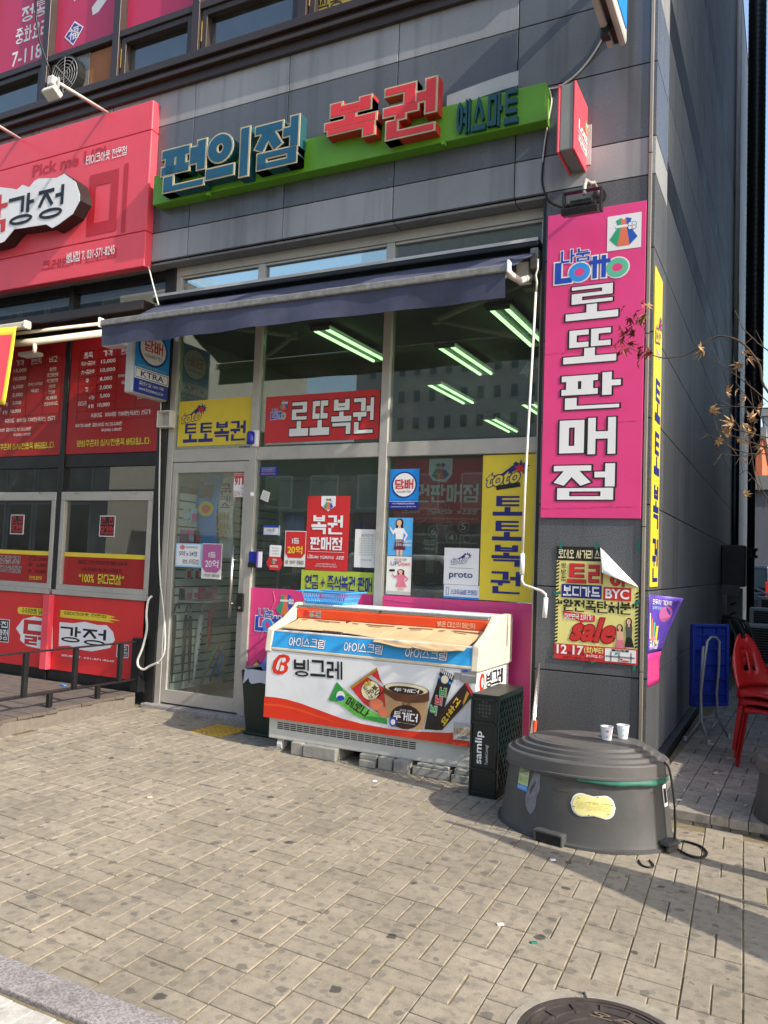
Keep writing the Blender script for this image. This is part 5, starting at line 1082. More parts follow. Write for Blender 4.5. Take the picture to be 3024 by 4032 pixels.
q = P(ZG(1478, 1095), .16); MB().cyl(q+Vector((.02, 0, 0)), q+Vector((-.01, 0, 0)), .045, 18).build('mount', C['white'], cv_); e = P(ZG(1395, 1165), .12); MB().tube([q, q+Vector((-.04, -.01, .01)), e.lerp(q, .45)], .012, 8).build('arm', C['black_metal'], cv_)
MB().cyl(e.lerp(q, .5)+Vector((0, 0, .02)), e+Vector((-.01, -.05, -.045)), .034, 16).build('barrel', C['white'], cv_, smooth=False); MB().cyl(e+Vector((-.0105, -.0505, -.0455)), e+Vector((-.012, -.054, -.048)), .028, 16).build('lens', C['black'], cv_)
# ================================================================ AWNINGS
aw = thing('shop_awning', 'navy retractable awning with grey front bar over the shop windows', 'awning', (-2.8, -.05, 3.8))
MB().box((-4.70, -.17, 3.865), (-.885, -.02, 3.925)).build('cover', C['black_metal'], aw, .012)
MB().box((-4.69, -.175, 3.905), (-.89, -.171, 3.93)).build('cover_edge', C['light_grey'], aw)
MB().cyl((-4.66, -.10, 3.80), (-.93, -.10, 3.80), .045, 14).build('roller', C['navy_cloth_dark'], aw, smooth=True)
def fab(u, v):
    x = -4.65+3.74*u; s = .022*math.sin(math.pi*v)*(1+.5*math.sin(u*23+v*4))+.008*math.sin(u*41-v*9)*v*(1-v)*4
    return (x, -.11-.69*v, 3.845-.352*v-s)
MB().grid(fab, 90, 12).build('canopy', C['navy_cloth'], aw, smooth=True)
MB().box((-4.66, -.84, 3.436), (-.905, -.80, 3.492)).build('front_bar', C['alu'], aw, .01)
for x in (-4.675, -.905): MB().box((x, -.852, 3.425), (x+.018, -.788, 3.515)).build('bar_end_cap', C['white'], aw, .008)
def val(u, v):
    # a hemmed flap with soft folds
    x = -4.65+3.73*u; return (x, -.822+.012*math.sin(u*37+v)*v+.02*v*math.sin(u*9), 3.437-.175*v*(1+.012*math.sin(u*5))-.0015*v*math.sin(u*43))
MB().grid(val, 110, 5).build('valance', C['navy_cloth'], aw, smooth=True)
for s, xw in ((1, -1.02), (-1, -4.40)):
    sh_, el, hd_ = Vector((xw, -.08, 3.70)), Vector((xw-s*.95, -.42, 3.58)), Vector((xw-s*.30, -.79, 3.46)); a_ = MB().tube([sh_, el], .024, 10).build('arm', C['wire_white'], aw, smooth=True)
    MB().tube([el, hd_], .020, 10).build('arm', C['wire_white'], aw, smooth=True); MB().lathe(el+Vector((0, 0, -.035)), [(.034, 0), (.034, .07)], 12).build('elbow', C['wire_white'], aw)
    MB().box((xw-.05, -.13, 3.62), (xw+.05, -.031, 3.79)).build('wall_bracket', C['wire_white'], aw, .008)
MB().tube([(-.915, -.79, 3.46), (-.96, -.60, 3.50), (-.98, -.3, 3.56), (-.96, -.08, 3.66)], .026, 10).build('arm', C['wire_white'], aw, smooth=True)
MB().box((-.955, -.16, 3.70), (-.89, -.031, 3.86)).build('gear_box', C['alu'], aw, .01)
ck_ = thing('awning_crank', 'long white crank rod hanging from the awning beside the yellow sign', 'crank rod', P(ZJ(1530, 1570), -.3))
yk = -.24
MB().tube([P(ZG(1488, 250), yk), P(ZG(1486, 330), yk), P(ZG(1470, 380), yk), P(ZG(1480, 440), yk), P(ZG(1472, 525), yk)], .009, 8).build('hook', C['steel'], ck_, smooth=True)
MB().tube([P(ZG(1472, 520), yk), P(ZG(1385, 2070), yk-.02), P(ZJ(1330, 995), yk-.04)], .0095, 10).build('rod', C['wire_white'], ck_, smooth=True)
MB().tube([P(ZJ(1330, 990), yk-.04), P(ZJ(1326, 1180), yk-.045)], .0165, 12).build('grip', C['white'], ck_, smooth=True)
MB().tube([P(ZJ(1326, 1178), yk-.045), P(ZJ(1324, 1235), yk-.05), P(ZJ(1345, 1275), yk-.05), P(ZJ(1420, 1300), yk-.05), P(ZJ(1505, 1330), yk-.05), P(ZJ(1540, 1360), yk-.05), P(ZJ(1542, 1400), yk-.05)], .0095, 10).build('bend', C['wire_white'], ck_, smooth=True)
MB().tube([P(ZJ(1542, 1390), yk-.05), P(ZJ(1530, 1572), yk-.05)], .0165, 12).build('handle', C['white'], ck_, smooth=True)
# left shop's awning
la = thing('shop_awning', 'dark brown awning with white arms over the red menu boards', 'awning', (-7, -.05, 3.7))
MB().box((-9.5, -.19, 3.80), (-4.80, -.02, 3.90)).build('cover', C['dark_brown'], la, .01)
MB().grid(lambda u, v: (-9.5+3.86*u+v*.02, -.12-.70*v, 3.83-.26*v-.02*math.sin(math.pi*v)), 30, 6).build('canopy', C['dark_brown'], la, smooth=True)
xl = P((99, 1280), -.84).x
MB().box((-9.5, -.86, 3.51), (xl-.01, -.80, 3.575)).build('front_bar', C['appliance_cream'], la, .012); MB().box((xl-.009, -.87, 3.50), (xl+.035, -.79, 3.585)).build('bar_end_cap', C['appliance_cream'], la, .02)
MB().tube([P(ZD(960, 175), -.16), P(ZD(135, 270), -.75)], .018, 10).build('arm', C['appliance_cream'], la, smooth=True)
MB().tube([P(ZD(975, 262), -.25), P(ZD(330, 345), -.62), P(ZD(140, 360), -.72)], .035, 12).build('arm', C['appliance_cream'], la, smooth=True)
MB().tube([P(ZD(318, 320), -.63), P(ZD(325, 400), -.63), P(ZD(320, 450), -.63)], .02, 10).build('crank_eye', C['appliance_cream'], la, smooth=True)
for p_ in (ZD(1080, 375), ZD(285, 465)):
    q = P(p_, -.20); t_ = thing('eave_light', 'small white panel light under the left awning '+('by the cigarette sign' if p_[0] > 300 else 'over the left menu board'), 'lamp', q)
    MB().box((q.x-.12, q.y-.06, q.z-.02), (q.x+.12, q.y+.06, q.z+.02)).build('body', C['wire_white'], t_, .006); MB().box((q.x-.01, q.y, q.z+.0201), (q.x+.01, -.046, q.z+.04)).build('bracket', C['steel'], t_)
    MB().box((q.x-.10, q.y-.05, q.z-.0225), (q.x+.10, q.y+.05, q.z-.0205)).build('diffuser', C['white'], t_)
x0, x1, z0, z1 = -6.35, P(ZD(75, 600), -.90).x, P(ZD(70, 930), -.90).z, P(ZD(110, 200), -.90).z
hb = thing('hanging_banner', 'yellow bordered red banner hanging at the left picture edge', 'banner', (x1-.3, -.9, z0))
def hbf(a, b, c, d, dy): return lambda u, v: (x0+(x1-x0)*(a+(b-a)*u)+.05*(c+(d-c)*v)*(1 if (a+(b-a)*u) > .9 else (a+(b-a)*u)), -.90+.02*math.sin((a+(b-a)*u)*6+(c+(d-c)*v)*2)+dy, z0+(z1-z0)*(c+(d-c)*v))
MB().grid(hbf(0, 1, 0, 1, 0), 16, 12).build('cloth', C['yellow'], hb, smooth=True, solid=.002); MB().grid(hbf(0, .935, .06, .90, -.006), 16, 12).build('red_field', C['sign_red'], hb, smooth=True)
tag(MB().tube([P(ZA(970, 1740), -.25), P(ZA(1000, 1860), -.3), P(ZA(1035, 1990), -.4)], .007, 6).build('stay_wire', C['wire_white'], None, smooth=True), 'thin white stay rod under the corner of the red sign', 'rod')
# floodlight over the pink sign
fl = thing('floodlight', 'black floodlight on a curved steel arm above the pink pillar sign', 'floodlight', P(ZC(585, 1255), YG))
q = P(ZC(585, 1255), YG); MB().cyl(q, q+Vector((0, -.025, 0)), .05, 18).build('wall_flange', C['black_metal'], fl)
h = P(ZC(475, 1290), -.52); MB().tube([q+Vector((0, -.02, 0)), q+Vector((-.01, -.15, .04)), P(ZC(525, 1170), -.40), P(ZC(498, 1150), -.47), P(ZC(488, 1190), -.52), P(ZC(488, 1240), -.53)], .014, 10).build('arm', C['steel'], fl, smooth=True)
MB().obox(h+Vector((-.0, 0, -.06)), (1, 0, 0), (0, .94, .34), (0, -.34, .94), .125, .10, .025).build('lamp_body', C['black_metal'], fl, .006)
MB().obox(h+Vector((.0, .0, -.01)), (1, 0, 0), (0, .94, .34), (0, -.34, .94), .075, .05, .028).build('driver_box', C['black_metal'], fl, .005)
for k in range(11): MB().obox(h+Vector((-.10+.02*k, -.06, -.045)), (1, 0, 0), (0, .94, .34), (0, -.34, .94), .003, .035, .02).build('cooling_fin', C['black_metal'], fl)
for s in (-.128, .128): MB().box((h.x+s-.006, h.y-.03, h.z-.08), (h.x+s+.006, h.y+.03, h.z+.075)).build('yoke', C['black_metal'], fl)
MB().box((h.x-.134, h.y-.02, h.z+.0755), (h.x+.134, h.y+.02, h.z+.083)).build('yoke_bar', C['black_metal'], fl)
# cables on the facade
tag(MB().curve([P(ZC(*p), YG-.012) for p in ((660, 95), (640, 170), (600, 250), (540, 350), (470, 440), (400, 505), (330, 550), (270, 568))], .007, 6).build('cable', C['wire_white'], None, smooth=True), 'pale cable drooping from the top blue sign to the green sign', 'cable')
tag(MB().curve([P(ZC(*p), YG-.012) for p in ((268, 570), (285, 600), (275, 700), (245, 850), (225, 1040), (218, 1150), (235, 1230), (262, 1280), (310, 1310), (385, 1335))], .008, 6).build('cable', C['wire_black'], None, smooth=True), 'black cable from the green sign end down to the floodlight', 'cable')
tag(MB().curve([P(ZC(*p), YG-.022) for p in ((262, 565), (278, 640), (262, 740), (236, 900), (220, 1035))], .006, 6).build('cable', C['wire_white'], None, smooth=True), 'white cable beside the black one right of the green sign', 'cable')
tag(MB().curve([P(ZD(1500, 900), -.055), P(ZD(1500, 1000), -.055), P(ZE(1388, 0), -.055), P(ZE(1385, 500), -.055), P(ZE(1395, 850), -.06), P(ZE(1420, 1080), -.08), P(ZE(1437, 1300), -.10), P(ZE(1430, 1480), -.12), P(ZE(1380, 1565), -.13)], .0075, 6).build('cable', C['wire_white'], None, smooth=True), 'white cable running down the black post to the railing', 'cable')
tag(MB().curve([P(ZE(1323, 988), -.09), P(ZE(1290, 1030), -.12), P(ZE(1275, 1150), -.14), P(ZE(1278, 1280), -.14), P(ZE(1240, 1440), -.14), P(ZE(1200, 1540), -.14), P(ZE(1205, 1600), -.14), P(ZE(1250, 1628), -.14), P(ZE(1300, 1600), -.13), P(ZE(1380, 1566), -.13)], .011, 8).build('hose', C['wire_white'], None, smooth=True), 'thick cream hose looping down beside the red lower panel', 'hose')
# ================================================================ DECK AND RAILING
PLANK = M('deck_plank', '#5d534b', .8, var=.3, vs=12, bump=.4, bs=60, grime=.3)
dk_ = thing('wooden_deck', 'weathered grey brown plank deck before the red shop', 'deck', (-6.5, -1.2, 0))
def dx_(y): return -4.68-(y+.03)*.09
y = -.135; k = 0; rnd = random.Random(11)
while y > -2.75:
    x1 = dx_(y)+rnd.uniform(-.012, .018); dz = rnd.uniform(-.003, .003)
    MB().box((-9.5, y-.133, .102+dz), (x1, y, .128+dz)).build('plank', PLANK, dk_, .004); y -= .139
MB().prism([(dx_(-.12)-.012, -.12, .0), (dx_(-2.75)-.012, -2.75, 0), (dx_(-2.75)-.012, -2.75, .101), (dx_(-.12)-.012, -.12, .101)], (-.03, 0, 0)).build('fascia_board', M('deck_fascia', '#6f675e', .85, var=.25, vs=20, bump=.4, bs=90), dk_)
MB().box((-9.5, -2.72, 0), (-4.8, -.14, .09)).build('joists', CORE, dk_)
xr_ = -4.70; rl = thing('deck_railing', 'low black steel railing along the edge of the wooden deck', 'railing', (xr_, -1.2, .13))
zt1 = S((563, 2520), xr_).z; zt2 = S((0, 2578), xr_).z; zl1 = S((554, 2666), xr_).z; zl2 = S((0, 2759), xr_).z
print('RAIL', zt1, zt2, zl1, zl2)
zT, zL = (zt1+zt2)/2, (zl1+zl2)/2
for z in (zT, zL): MB().box((xr_-.022, -2.7, z-.012), (xr_+.022, -.13, z)).build('rail', C['black_metal'], rl, .003)
for px in ((104, 2569), (300, 2551), (477, 2531)):
    yy = S(px, xr_).y; MB().box((xr_-.018, yy-.02, zL+.0005), (xr_+.018, yy+.02, zT-.0125)).build('post', C['black_metal'], rl, .002)
for yy in (-1.95, -2.45): MB().box((xr_-.018, yy-.02, zL+.0005), (xr_+.018, yy+.02, zT-.0125)).build('post', C['black_metal'], rl, .002)
for px in ((194, 2760), (384, 2725)):
    yy = S(px, xr_).y; MB().box((xr_-.018, yy-.02, .131), (xr_+.018, yy+.02, zL-.0125)).build('foot_post', C['black_metal'], rl, .002)
MB().box((xr_-.05, -.129, .131), (xr_+.055, -.06, zT+.025)).build('end_post', C['black_metal'], rl, .004)
q = G(ZE(550, 1770), .13); tag(MB().obox((q.x, q.y, .137), (.95, -.3, 0), (.3, .95, 0), (0, 0, 1), .045, .014, .006).build('lighter', C['sky_blue'], None, .004), 'blue and white lighter lying on the wooden deck', 'lighter')
# ================================================================ FREEZER
FX0, FX1, FY = -2.73, -1.037, -.82
fz = thing('ice_cream_freezer', 'white chest freezer with ice cream pictures and orange top bar', 'freezer', (-1.88, -.45, .09))
MB().box((FX0+.03, FY+.03, .085), (FX1-.03, -.11, .246)).build('base_skirt', C['skirt_grey'], fz, .01)
MB().box((FX0+.012, FY+.021, .2465), (FX1-.012, -.10, .74)).build('cabinet', C['appliance'], fz, .006)
MB().box((FX0, FY, .243), (FX1, FY+.0205, .748)).build('front_panel', C['appliance'], fz, .008)
bf = front_board(FX0, FX1, .243, .748, FY); bf.top = .001
def fq(x, y): q = P(ZK(x, y), FY); return ((q.x-FX0)/(FX1-FX0), 1-(q.z-.243)/.505)
ZZ = Zm(1270, 2580, 1900, 1659)
def aq(x, y): q = P(ZZ(x, y), FY); return ((q.x-FX0)/(FX1-FX0), 1-(q.z-.243)/.505)
def art(pts, mt, lay, nm='artwork'): bf.poly([aq(*p) for p in pts][::-1], C[mt], lay, nm)
def arte(c_, rx, ry, mt, lay, n=24, rot=0):
    art([(c_[0]+rx*math.cos(2*math.pi*k/n)*math.cos(rot)-ry*math.sin(2*math.pi*k/n)*math.sin(rot), c_[1]+rx*math.cos(2*math.pi*k/n)*math.sin(rot)+ry*math.sin(2*math.pi*k/n)*math.cos(rot)) for k in range(n)], mt, lay)
def artt(body, bl_, br_, tl_, mt, lay=5, off=.02, out=None, ow=.02): bf.text(body, 0, 0, 1, 1, C[mt], off=off, lay=lay, out=C[out] if out else None, ow=ow, quad=(aq(*bl_), aq(*br_), aq(*tl_)), nm='artwork_lettering')
# red swoosh along the foot
top_c = [(0, .70), (.06, .693), (.12, .70), (.2, .735), (.30, .80), (.40, .865), (.5, .90), (.62, .915), (.75, .90), (.88, .86), (1.0, .80)]
bf.poly([(0, 1), (1, 1)]+top_c[::-1], C['orange_red'], 1, 'artwork')
bf.poly([(0, .80), (.08, .785), (.16, .80), (.26, .855), (.36, .915), (.44, .945), (.36, .93), (.26, .885), (.16, .835), (.08, .82), (0, .835)][::-1], C['orange'], 1.4, 'artwork')
# word mark with slanted looped initial
a_, c_ = fq(165, 485), fq(268, 388)
def lg(p): return (a_[0]+(c_[0]-a_[0])*p[0], a_[1]+(c_[1]-a_[1])*p[1])
bf.poly([lg(p) for p in ((.02, .28), (.12, .66), (.36, .96), (.62, 1.02), (.90, .98), (1.0, .82), (.94, .66), (.80, .57), (.92, .40), (.86, .18), (.64, .02), (.36, -.02), (.12, .04))][::-1], C['orange_red'], 2, 'artwork')
bf.poly([lg(p) for p in ((.24, .30), (.34, .64), (.48, .84), (.56, .80), (.46, .56), (.40, .24), (.32, .16))][::-1], C['appliance'], 3, 'artwork'); bf.poly([lg(p) for p in ((.56, .84), (.74, .86), (.78, .72), (.64, .60), (.56, .62))][::-1], C['appliance'], 3, 'artwork'); bf.poly([lg(p) for p in ((.54, .48), (.70, .44), (.70, .24), (.56, .16), (.46, .18))][::-1], C['appliance'], 3, 'artwork')
bf.text('빙그레', 0, 0, 1, 1, C['ink'], off=.025, lay=2, quad=(fq(288, 500), fq(552, 520), fq(288, 405)), nm='artwork_lettering')
# packs: melon bar, fish waffle, tub, black bar, chocolate bar
art([(65, 455), (150, 275), (215, 345), (480, 560), (670, 655), (672, 715), (560, 690), (420, 660), (330, 620), (180, 505)], 'bar_green', 2); art([(65, 455), (150, 275), (215, 345), (160, 480), (80, 475)], 'leaf_green', 2.4); art([(420, 650), (480, 630), (670, 655), (672, 712), (560, 690)], 'leaf_green', 2.5); arte((190, 425), 45, 55, 'white', 3); arte((190, 445), 40, 30, 'royal', 3.4)
artt('메로나', (240, 500), (455, 650), (285, 425), 'ink', 5, .025); artt('빙그레', (250, 415), (325, 465), (258, 395), 'ink', 5, 0); artt('SINCE 1992', (355, 490), (450, 555), (360, 475), 'leaf_green', 5, 0)
art([(285, 325), (565, 125), (600, 250), (640, 310), (690, 640), (560, 590), (430, 500), (370, 430)], 'red', 2); art([(285, 325), (565, 125), (572, 150), (300, 350)], 'gold', 2.6); art([(470, 225), (510, 205), (640, 305), (635, 335)], 'light_grey', 2.7); arte((500, 365), 100, 105, 'ink', 2.8); arte((500, 365), 94, 99, 'cream', 3.2)
artt('참', (440, 325), (505, 305), (435, 275), 'yellow', 5, .03, 'ink', .04); artt('붕어', (480, 365), (575, 440), (545, 300), 'ink', 5, .02); artt('싸만코', (420, 330), (500, 460), (450, 310), 'ink', 5, .02)
arte((560, 510), 75, 62, 'tan', 3.4, rot=.3); arte((640, 590), 70, 58, 'tan', 3.5, rot=.5); arte((560, 505), 60, 48, 'bag_orange', 3.8, rot=.3); arte((640, 585), 56, 44, 'bag_orange', 3.9, rot=.5); arte((600, 487), 16, 14, 'tan', 4.2)
art([(640, 330), (1110, 390), (1075, 640), (1040, 770), (720, 740), (660, 560)], 'tan', 4.4); art([(636, 310), (1112, 380), (1108, 470), (1060, 490), (900, 495), (760, 470), (640, 390)], 'brown', 5.0); arte((875, 355), 238, 66, 'brown', 5.2, rot=.12); arte((875, 348), 224, 54, 'cream', 5.5, rot=.12); arte((870, 362), 185, 40, 'choc', 5.8, rot=.12)
artt('투게더', (740, 370), (1000, 395), (750, 335), 'white', 7, .02); arte((865, 640), 160, 125, 'choc', 5.2, rot=.12); art([(725, 645), (720, 745), (1010, 770), (1010, 660)], 'choc', 5.3) if False else None
artt('투게더', (735, 660), (985, 695), (745, 575), 'white', 7, .03); artt('SINCE 1974', (805, 575), (930, 590), (808, 555), 'white', 7, 0); artt('빙그레', (830, 512), (910, 525), (832, 485), 'choc', 7, .01); arte((735, 690), 38, 48, 'royal', 6.4); arte((735, 690), 24, 30, 'white', 6.8); artt('Together is made from pure milk', (775, 695), (965, 725), (777, 685), 'white', 7, 0)
art([(1230, 130), (1370, 215), (1340, 300), (1300, 420), (1200, 775), (1060, 765), (1100, 560), (1190, 290)], 'ink', 4.6)
for k in range(7): art([(1232+19*k, 132+12*k), (1240+19*k, 137+12*k), (1236+18*k, 180+12*k), (1228+18*k, 175+12*k)], 'white', 5)
artt('비비빅', (1120, 600), (1265, 340), (1090, 580), 'white', 7, .05) if False else None
for ch, p, mt in (('비', (1215, 420), 'leaf_green'), ('비', (1170, 505), 'red'), ('빅', (1115, 605), 'leaf_green')): artt(ch, (p[0], p[1]), (p[0]+70, p[1]+18), (p[0]+10, p[1]-95), mt, 7, .05, 'white', .03)
arte((1272, 250), 46, 50, 'royal', 5.4); arte((1272, 250), 38, 42, 'cream', 5.7); artt('NEW', (1285, 410), (1300, 345), (1262, 405), 'red', 7, .03, 'white', .03); art([(1208, 205), (1225, 210), (1222, 240), (1204, 235)], 'sky_blue', 5.2); art([(1318, 270), (1350, 290), (1335, 310), (1310, 290)], 'sky_blue', 5.2)
art([(1480, 285), (1580, 405), (1240, 775), (1165, 775), (1250, 560)], 'choc', 5.6); art([(1480, 285), (1505, 285), (1580, 405), (1555, 430)], 'red', 6); artt('요!하고', (1265, 735), (1440, 470), (1225, 690), 'yellow', 8, .05, 'dark_red', .03); art([(1500, 370), (1525, 395), (1470, 520), (1455, 500)], 'gold', 6.2)
# service sticker and rating plates
art([(1362, 685), (1565, 715), (1555, 890), (1358, 870)], 'light_grey', 6); artt('1670-58', (1370, 810), (1552, 830), (1372, 745), 'gold', 8, .03); artt('LG 냉동써비스', (1405, 860), (1535, 872), (1408, 830), 'ink', 8, .01); artt('저장고', (1490, 740), (1555, 748), (1492, 718), 'navy', 8, .005)
art([(1440, 140), (1605, 170), (1598, 295), (1435, 275)], 'grey', 6); art([(1370, 175), (1430, 180), (1428, 250), (1365, 245)], 'grey', 6); arte((1485, 162), 34, 14, 'royal', 6.5); art([(1448, 190), (1590, 210), (1588, 222), (1446, 202)], 'light_grey', 6.5)
bf.done(fz)
# rails, blue band, end cheeks
MB().box((FX0, FY-.006, .7485), (FX1, FY+.03, .772)).build('trim_rail', C['appliance_cream'], fz, .006)
bb0, bb1 = Vector((FX0, FY-.004, .773)), Vector((FX0, FY+.022, .885)); vv = (bb1-bb0).normalized(); nn = Vector((0, -vv.z, vv.y))
MB().prism([bb0, (FX1, bb0.y, bb0.z), (FX1, bb1.y, bb1.z), bb1], (0, .012, 0)).build('blue_band', C['ice_blue'], fz)
b = Board(bb0, (1, 0, 0), vv, nn, FX1-FX0, (bb1-bb0).length)
for u in (.115, .395, .685): b.text('아이스크림', u, .24, u+.185, .84, C['white'], off=.015, lay=2, out=C['navy'], ow=.03)
b.done(fz)
chk = [(FY-.012, .735), (FY+.012, .905), (-.60, .985), (-.47, 1.065), (-.44, 1.095), (-.12, 1.095), (-.10, 1.06), (-.10, .735)]
for x0, x1 in ((FX0-.012, FX0+.045), (FX1-.045, FX1+.012)): MB().prism([(x0, y, z) for y, z in chk], (x1-x0, 0, 0)).build('end_cheek', C['appliance_cream'], fz, .01)
MB().prism([(FX0+.046, FY+.026, .885), (FX0+.046, -.47, .975), (FX0+.046, -.47, .967), (FX0+.046, FY+.026, .877)], (FX1-FX0-.092, 0, 0)).build('lid_glass', GLASS_D, fz)
MB().box((FX0+.046, -.45, .745), (FX1-.046, -.12, .96)).build('inner_box', C['appliance'], fz)
MB().box((FX0+.046, FY+.023, .886), (FX1-.046, FY+.05, .9)).build('lid_front_rail', C['white'], fz, .004)
MB().box((FX0+.046, -.495, .968), (FX1-.046, -.43, 1.058)).build('orange_bar', C['orange'], fz, .014)
b = front_board(FX0+.046, FX1-.046, .968, 1.058, -.495); b.text('빙그레', .075, .25, .14, .75, C['ink'], off=.01, lay=2, out=C['white'], ow=.05); b.ell(.055, .5, .012, .28, C['red'], 2, 'lettering'); b.text('밝은 미소의 메신저', .76, .28, .94, .72, C['cream'], off=.005, lay=2); b.done(fz)
MB().box((FX0+.046, -.49, 1.0585), (FX1-.046, -.40, 1.08)).build('steel_rail', C['steel_bright'], fz, .004); MB().box((FX0+.046, -.399, 1.0), (FX1-.046, -.12, 1.088)).build('top_lid', C['appliance'], fz, .006)
MB().box((-1.95, -.496, 1.062), (-1.93, -.4905, 1.072)).build('latch', C['black'], fz)
vt = MB()
for k in range(20):
    x = -2.62+k*.0575
    for j in range(4): vt.box((x, FY+.0275, .205-.0135*j), (x+.05, FY+.0295, .212-.0135*j))
vt = stuff(vt.build('vent_slots', C['black'], fz))
MB().box((-1.33, FY+.0265, .10), (-1.085, FY+.0295, .215)).build('service_hatch', C['skirt_grey'], fz, .003); MB().box((-1.24, FY+.024, .108), (-1.16, FY+.0262, .125)).build('rating_label', C['light_grey'], fz)
for x in (-1.10, -1.075): MB().cyl((x, FY+.0265, .15), (x, FY+.02, .15), .006, 10).build('screw', C['steel'], fz)
bs_ = Board((FX1+.0005-.0125, FY+.03, .25), (0, 1, 0), (0, 0, 1), (1, 0, 0), .68, .485); bs_.top = .002
bs_.text('빙그레', .28, .05, .80, .27, C['ink'], off=.02); bs_.ell(.15, .17, .07, .13, C['orange_red'], 2, 'artwork'); bs_.ell(.15, .17, .03, .07, C['appliance'], 3, 'artwork'); bs_.poly([(.2, .55), (.5, .35), (.55, .6), (.25, .85)], C['red'], 2, 'artwork'); bs_.poly([(.62, .4), (.72, .36), (.72, .9), (.6, .9)], C['ink'], 2, 'artwork'); bs_.poly([(.78, .5), (.9, .4), (.86, .9), (.7, .9)], C['choc'], 2, 'artwork'); bs_.rect(0, .86, 1, 1, C['orange_red'], 1, 'artwork'); bs_.done(fz)
MB().cyl((-2.62, -.75, .045), (-2.58, -.75, .045), .04, 14).build('caster', C['light_grey'], fz); MB().box((-2.63, -.77, .06), (-2.57, -.72, .085)).build('caster_fork', C['steel'], fz)
tag(MB().prism([(-2.70, -.83, .001), (-2.62, -.83, .001), (-2.62, -.83, .012), (-2.66, -.83, .03), (-2.70, -.83, .012)], (.10, .16, 0)).build('metal_chock', C['steel_bright']), 'bent bright metal channel under the left caster of the freezer', 'metal piece')
# concrete blocks under the freezer
BL = [(-2.47, -2.37, .092, 'small concrete block under the freezer nearest the caster'), (-2.36, -2.085, .088, 'wide concrete block second from the caster under the freezer'), (-1.89, -1.77, .05, 'lower concrete block of the first stacked pair under the freezer'), (-1.745, -1.635, .086, 'dark concrete block right of the first stacked pair'), (-1.615, -1.50, .088, 'pale square concrete block under the middle of the freezer'), (-1.48, -1.205, .062, 'wide flat concrete block left of the last pair'), (-1.19, -.985, .05, 'lower concrete block beside the dark crate')]
for x0, x1, h_, lab in BL: tag(MB().box((x0, -.84+random.uniform(-.012, .012), 0), (x1, -.55, h_)).build('concrete_block', C['concrete'], None, .007), lab, 'concrete block', 'blocks under the freezer')
for x0, x1, z0, z1, lab in ((-1.895, -1.765, .0505, .086, 'upper concrete block of the first stacked pair under the freezer'), (-1.175, -.99, .0505, .087, 'upper concrete block beside the dark crate'), (-1.45, -1.22, .0625, .084, 'thin slab on the wide flat concrete block')): tag(MB().box((x0, -.825, z0), (x1, -.56, z1)).build('concrete_block', C['concrete'], None, .006), lab, 'concrete block', 'blocks under the freezer')
# cardboard sheets on the lid
def lidz(y): return .886+(y-(FY+.026))*(.09/(FY+.026+.47)*-1) if False else .886+(y-(FY+.026))*.2695
CB = [(-2.64, -2.21, -.50, -.735, .10, 'leftmost cardboard sheet lying on the freezer lid'), (-2.215, -1.78, -.50, -.755, -.12, 'second cardboard sheet from the left on the freezer lid'), (-1.79, -1.44, -.50, -.845, .06, 'third cardboard sheet overhanging the blue band of the freezer'), (-1.46, -1.085, -.50, -.855, -.05, 'rightmost cardboard sheet overhanging the blue band of the freezer')]
for n, (x0, x1, yb, yf, sk, lab) in enumerate(CB):
    def cf(u, v, x0=x0, x1=x1, yb=yb, yf=yf, sk=sk, n=n):
        y = yb+(yf-yb)*v; x = x0+(x1-x0)*u+sk*(v-.5)*.35-(.045*v if n > 1 else .03*v)+.012*math.sin(v*5+n); e = .012*math.sin(u*4+n)*v*v
        z = lidz(max(y+e, FY+.03))+.008+.006*math.sin(u*5+n*2)*math.sin(v*4)+.0015*n; z -= max(0, (FY+.03)-(y+e))*.55
        return (x, y+e, z)
    o = tag(MB().grid(cf, 14, 10).build('cardboard_sheet', C['cardboard'], None, solid=.004), lab, 'cardboard', 'cardboard sheets on the freezer')
    for (u0, v0, u1, v1) in ((.35, .08, .9, .16), (.45, .2, .7, .24), (.1, .12, .22, .2)):
        MB().grid(lambda u, v: Vector(cf(u0+(u1-u0)*u, v0+(v1-v0)*v))+Vector((0, -.001, .0035)), 4, 2).build('print', M('box_print', '#6b4a38', .9), o)
tag(MB().obox((-2.19, -.768, .913), (1, -.06, 0), (.06, 1, 0), (0, 0, 1), .085, .016, .008).build('wood_strip', C['bark'], None, .003), 'dark wooden strip holding down the cardboard on the freezer', 'wooden strip')
# blue basket
bk = thing('plastic_basket', 'light blue slotted plastic basket on top of the freezer', 'basket', (-2.42, -.28, 1.09))
q0, q1 = P(ZK(355, 100), -.36), P(ZK(560, 110), -.36); bx0_, bx1_, by0, by1, bz = q0.x, q1.x, -.38, -.14, 1.0895
MB().box((bx0_, by0, bz), (bx1_, by1, bz+.008)).build('base', C['basket_blue'], bk, .003)
fl_o = .035; hgt = .085
def side(a, b_, nrm, nm):
    a, b_ = Vector(a), Vector(b_); L = (b_-a).length; d = (b_-a)/L; o_ = Vector(nrm)*fl_o; mb = MB(); n = max(4, int(L/.018))
    def pt(s, t): return a+d*s+o_*t+Vector((0, 0, .008+hgt*t))
    for t0, t1 in ((.0, .12), (.46, .54), (.88, 1.0)): mb.prism([pt(0, t0), pt(L, t0), pt(L, t1), pt(0, t1)], Vector(nrm)*.003)
    for k in range(n+1):
        s = L*k/n; mb.prism([pt(max(0, s-.003), .1), pt(min(L, s+.003), .1), pt(min(L, s+.003), .9), pt(max(0, s-.003), .9)], Vector(nrm)*.0025)
    mb.build(nm, C['basket_blue'], bk)
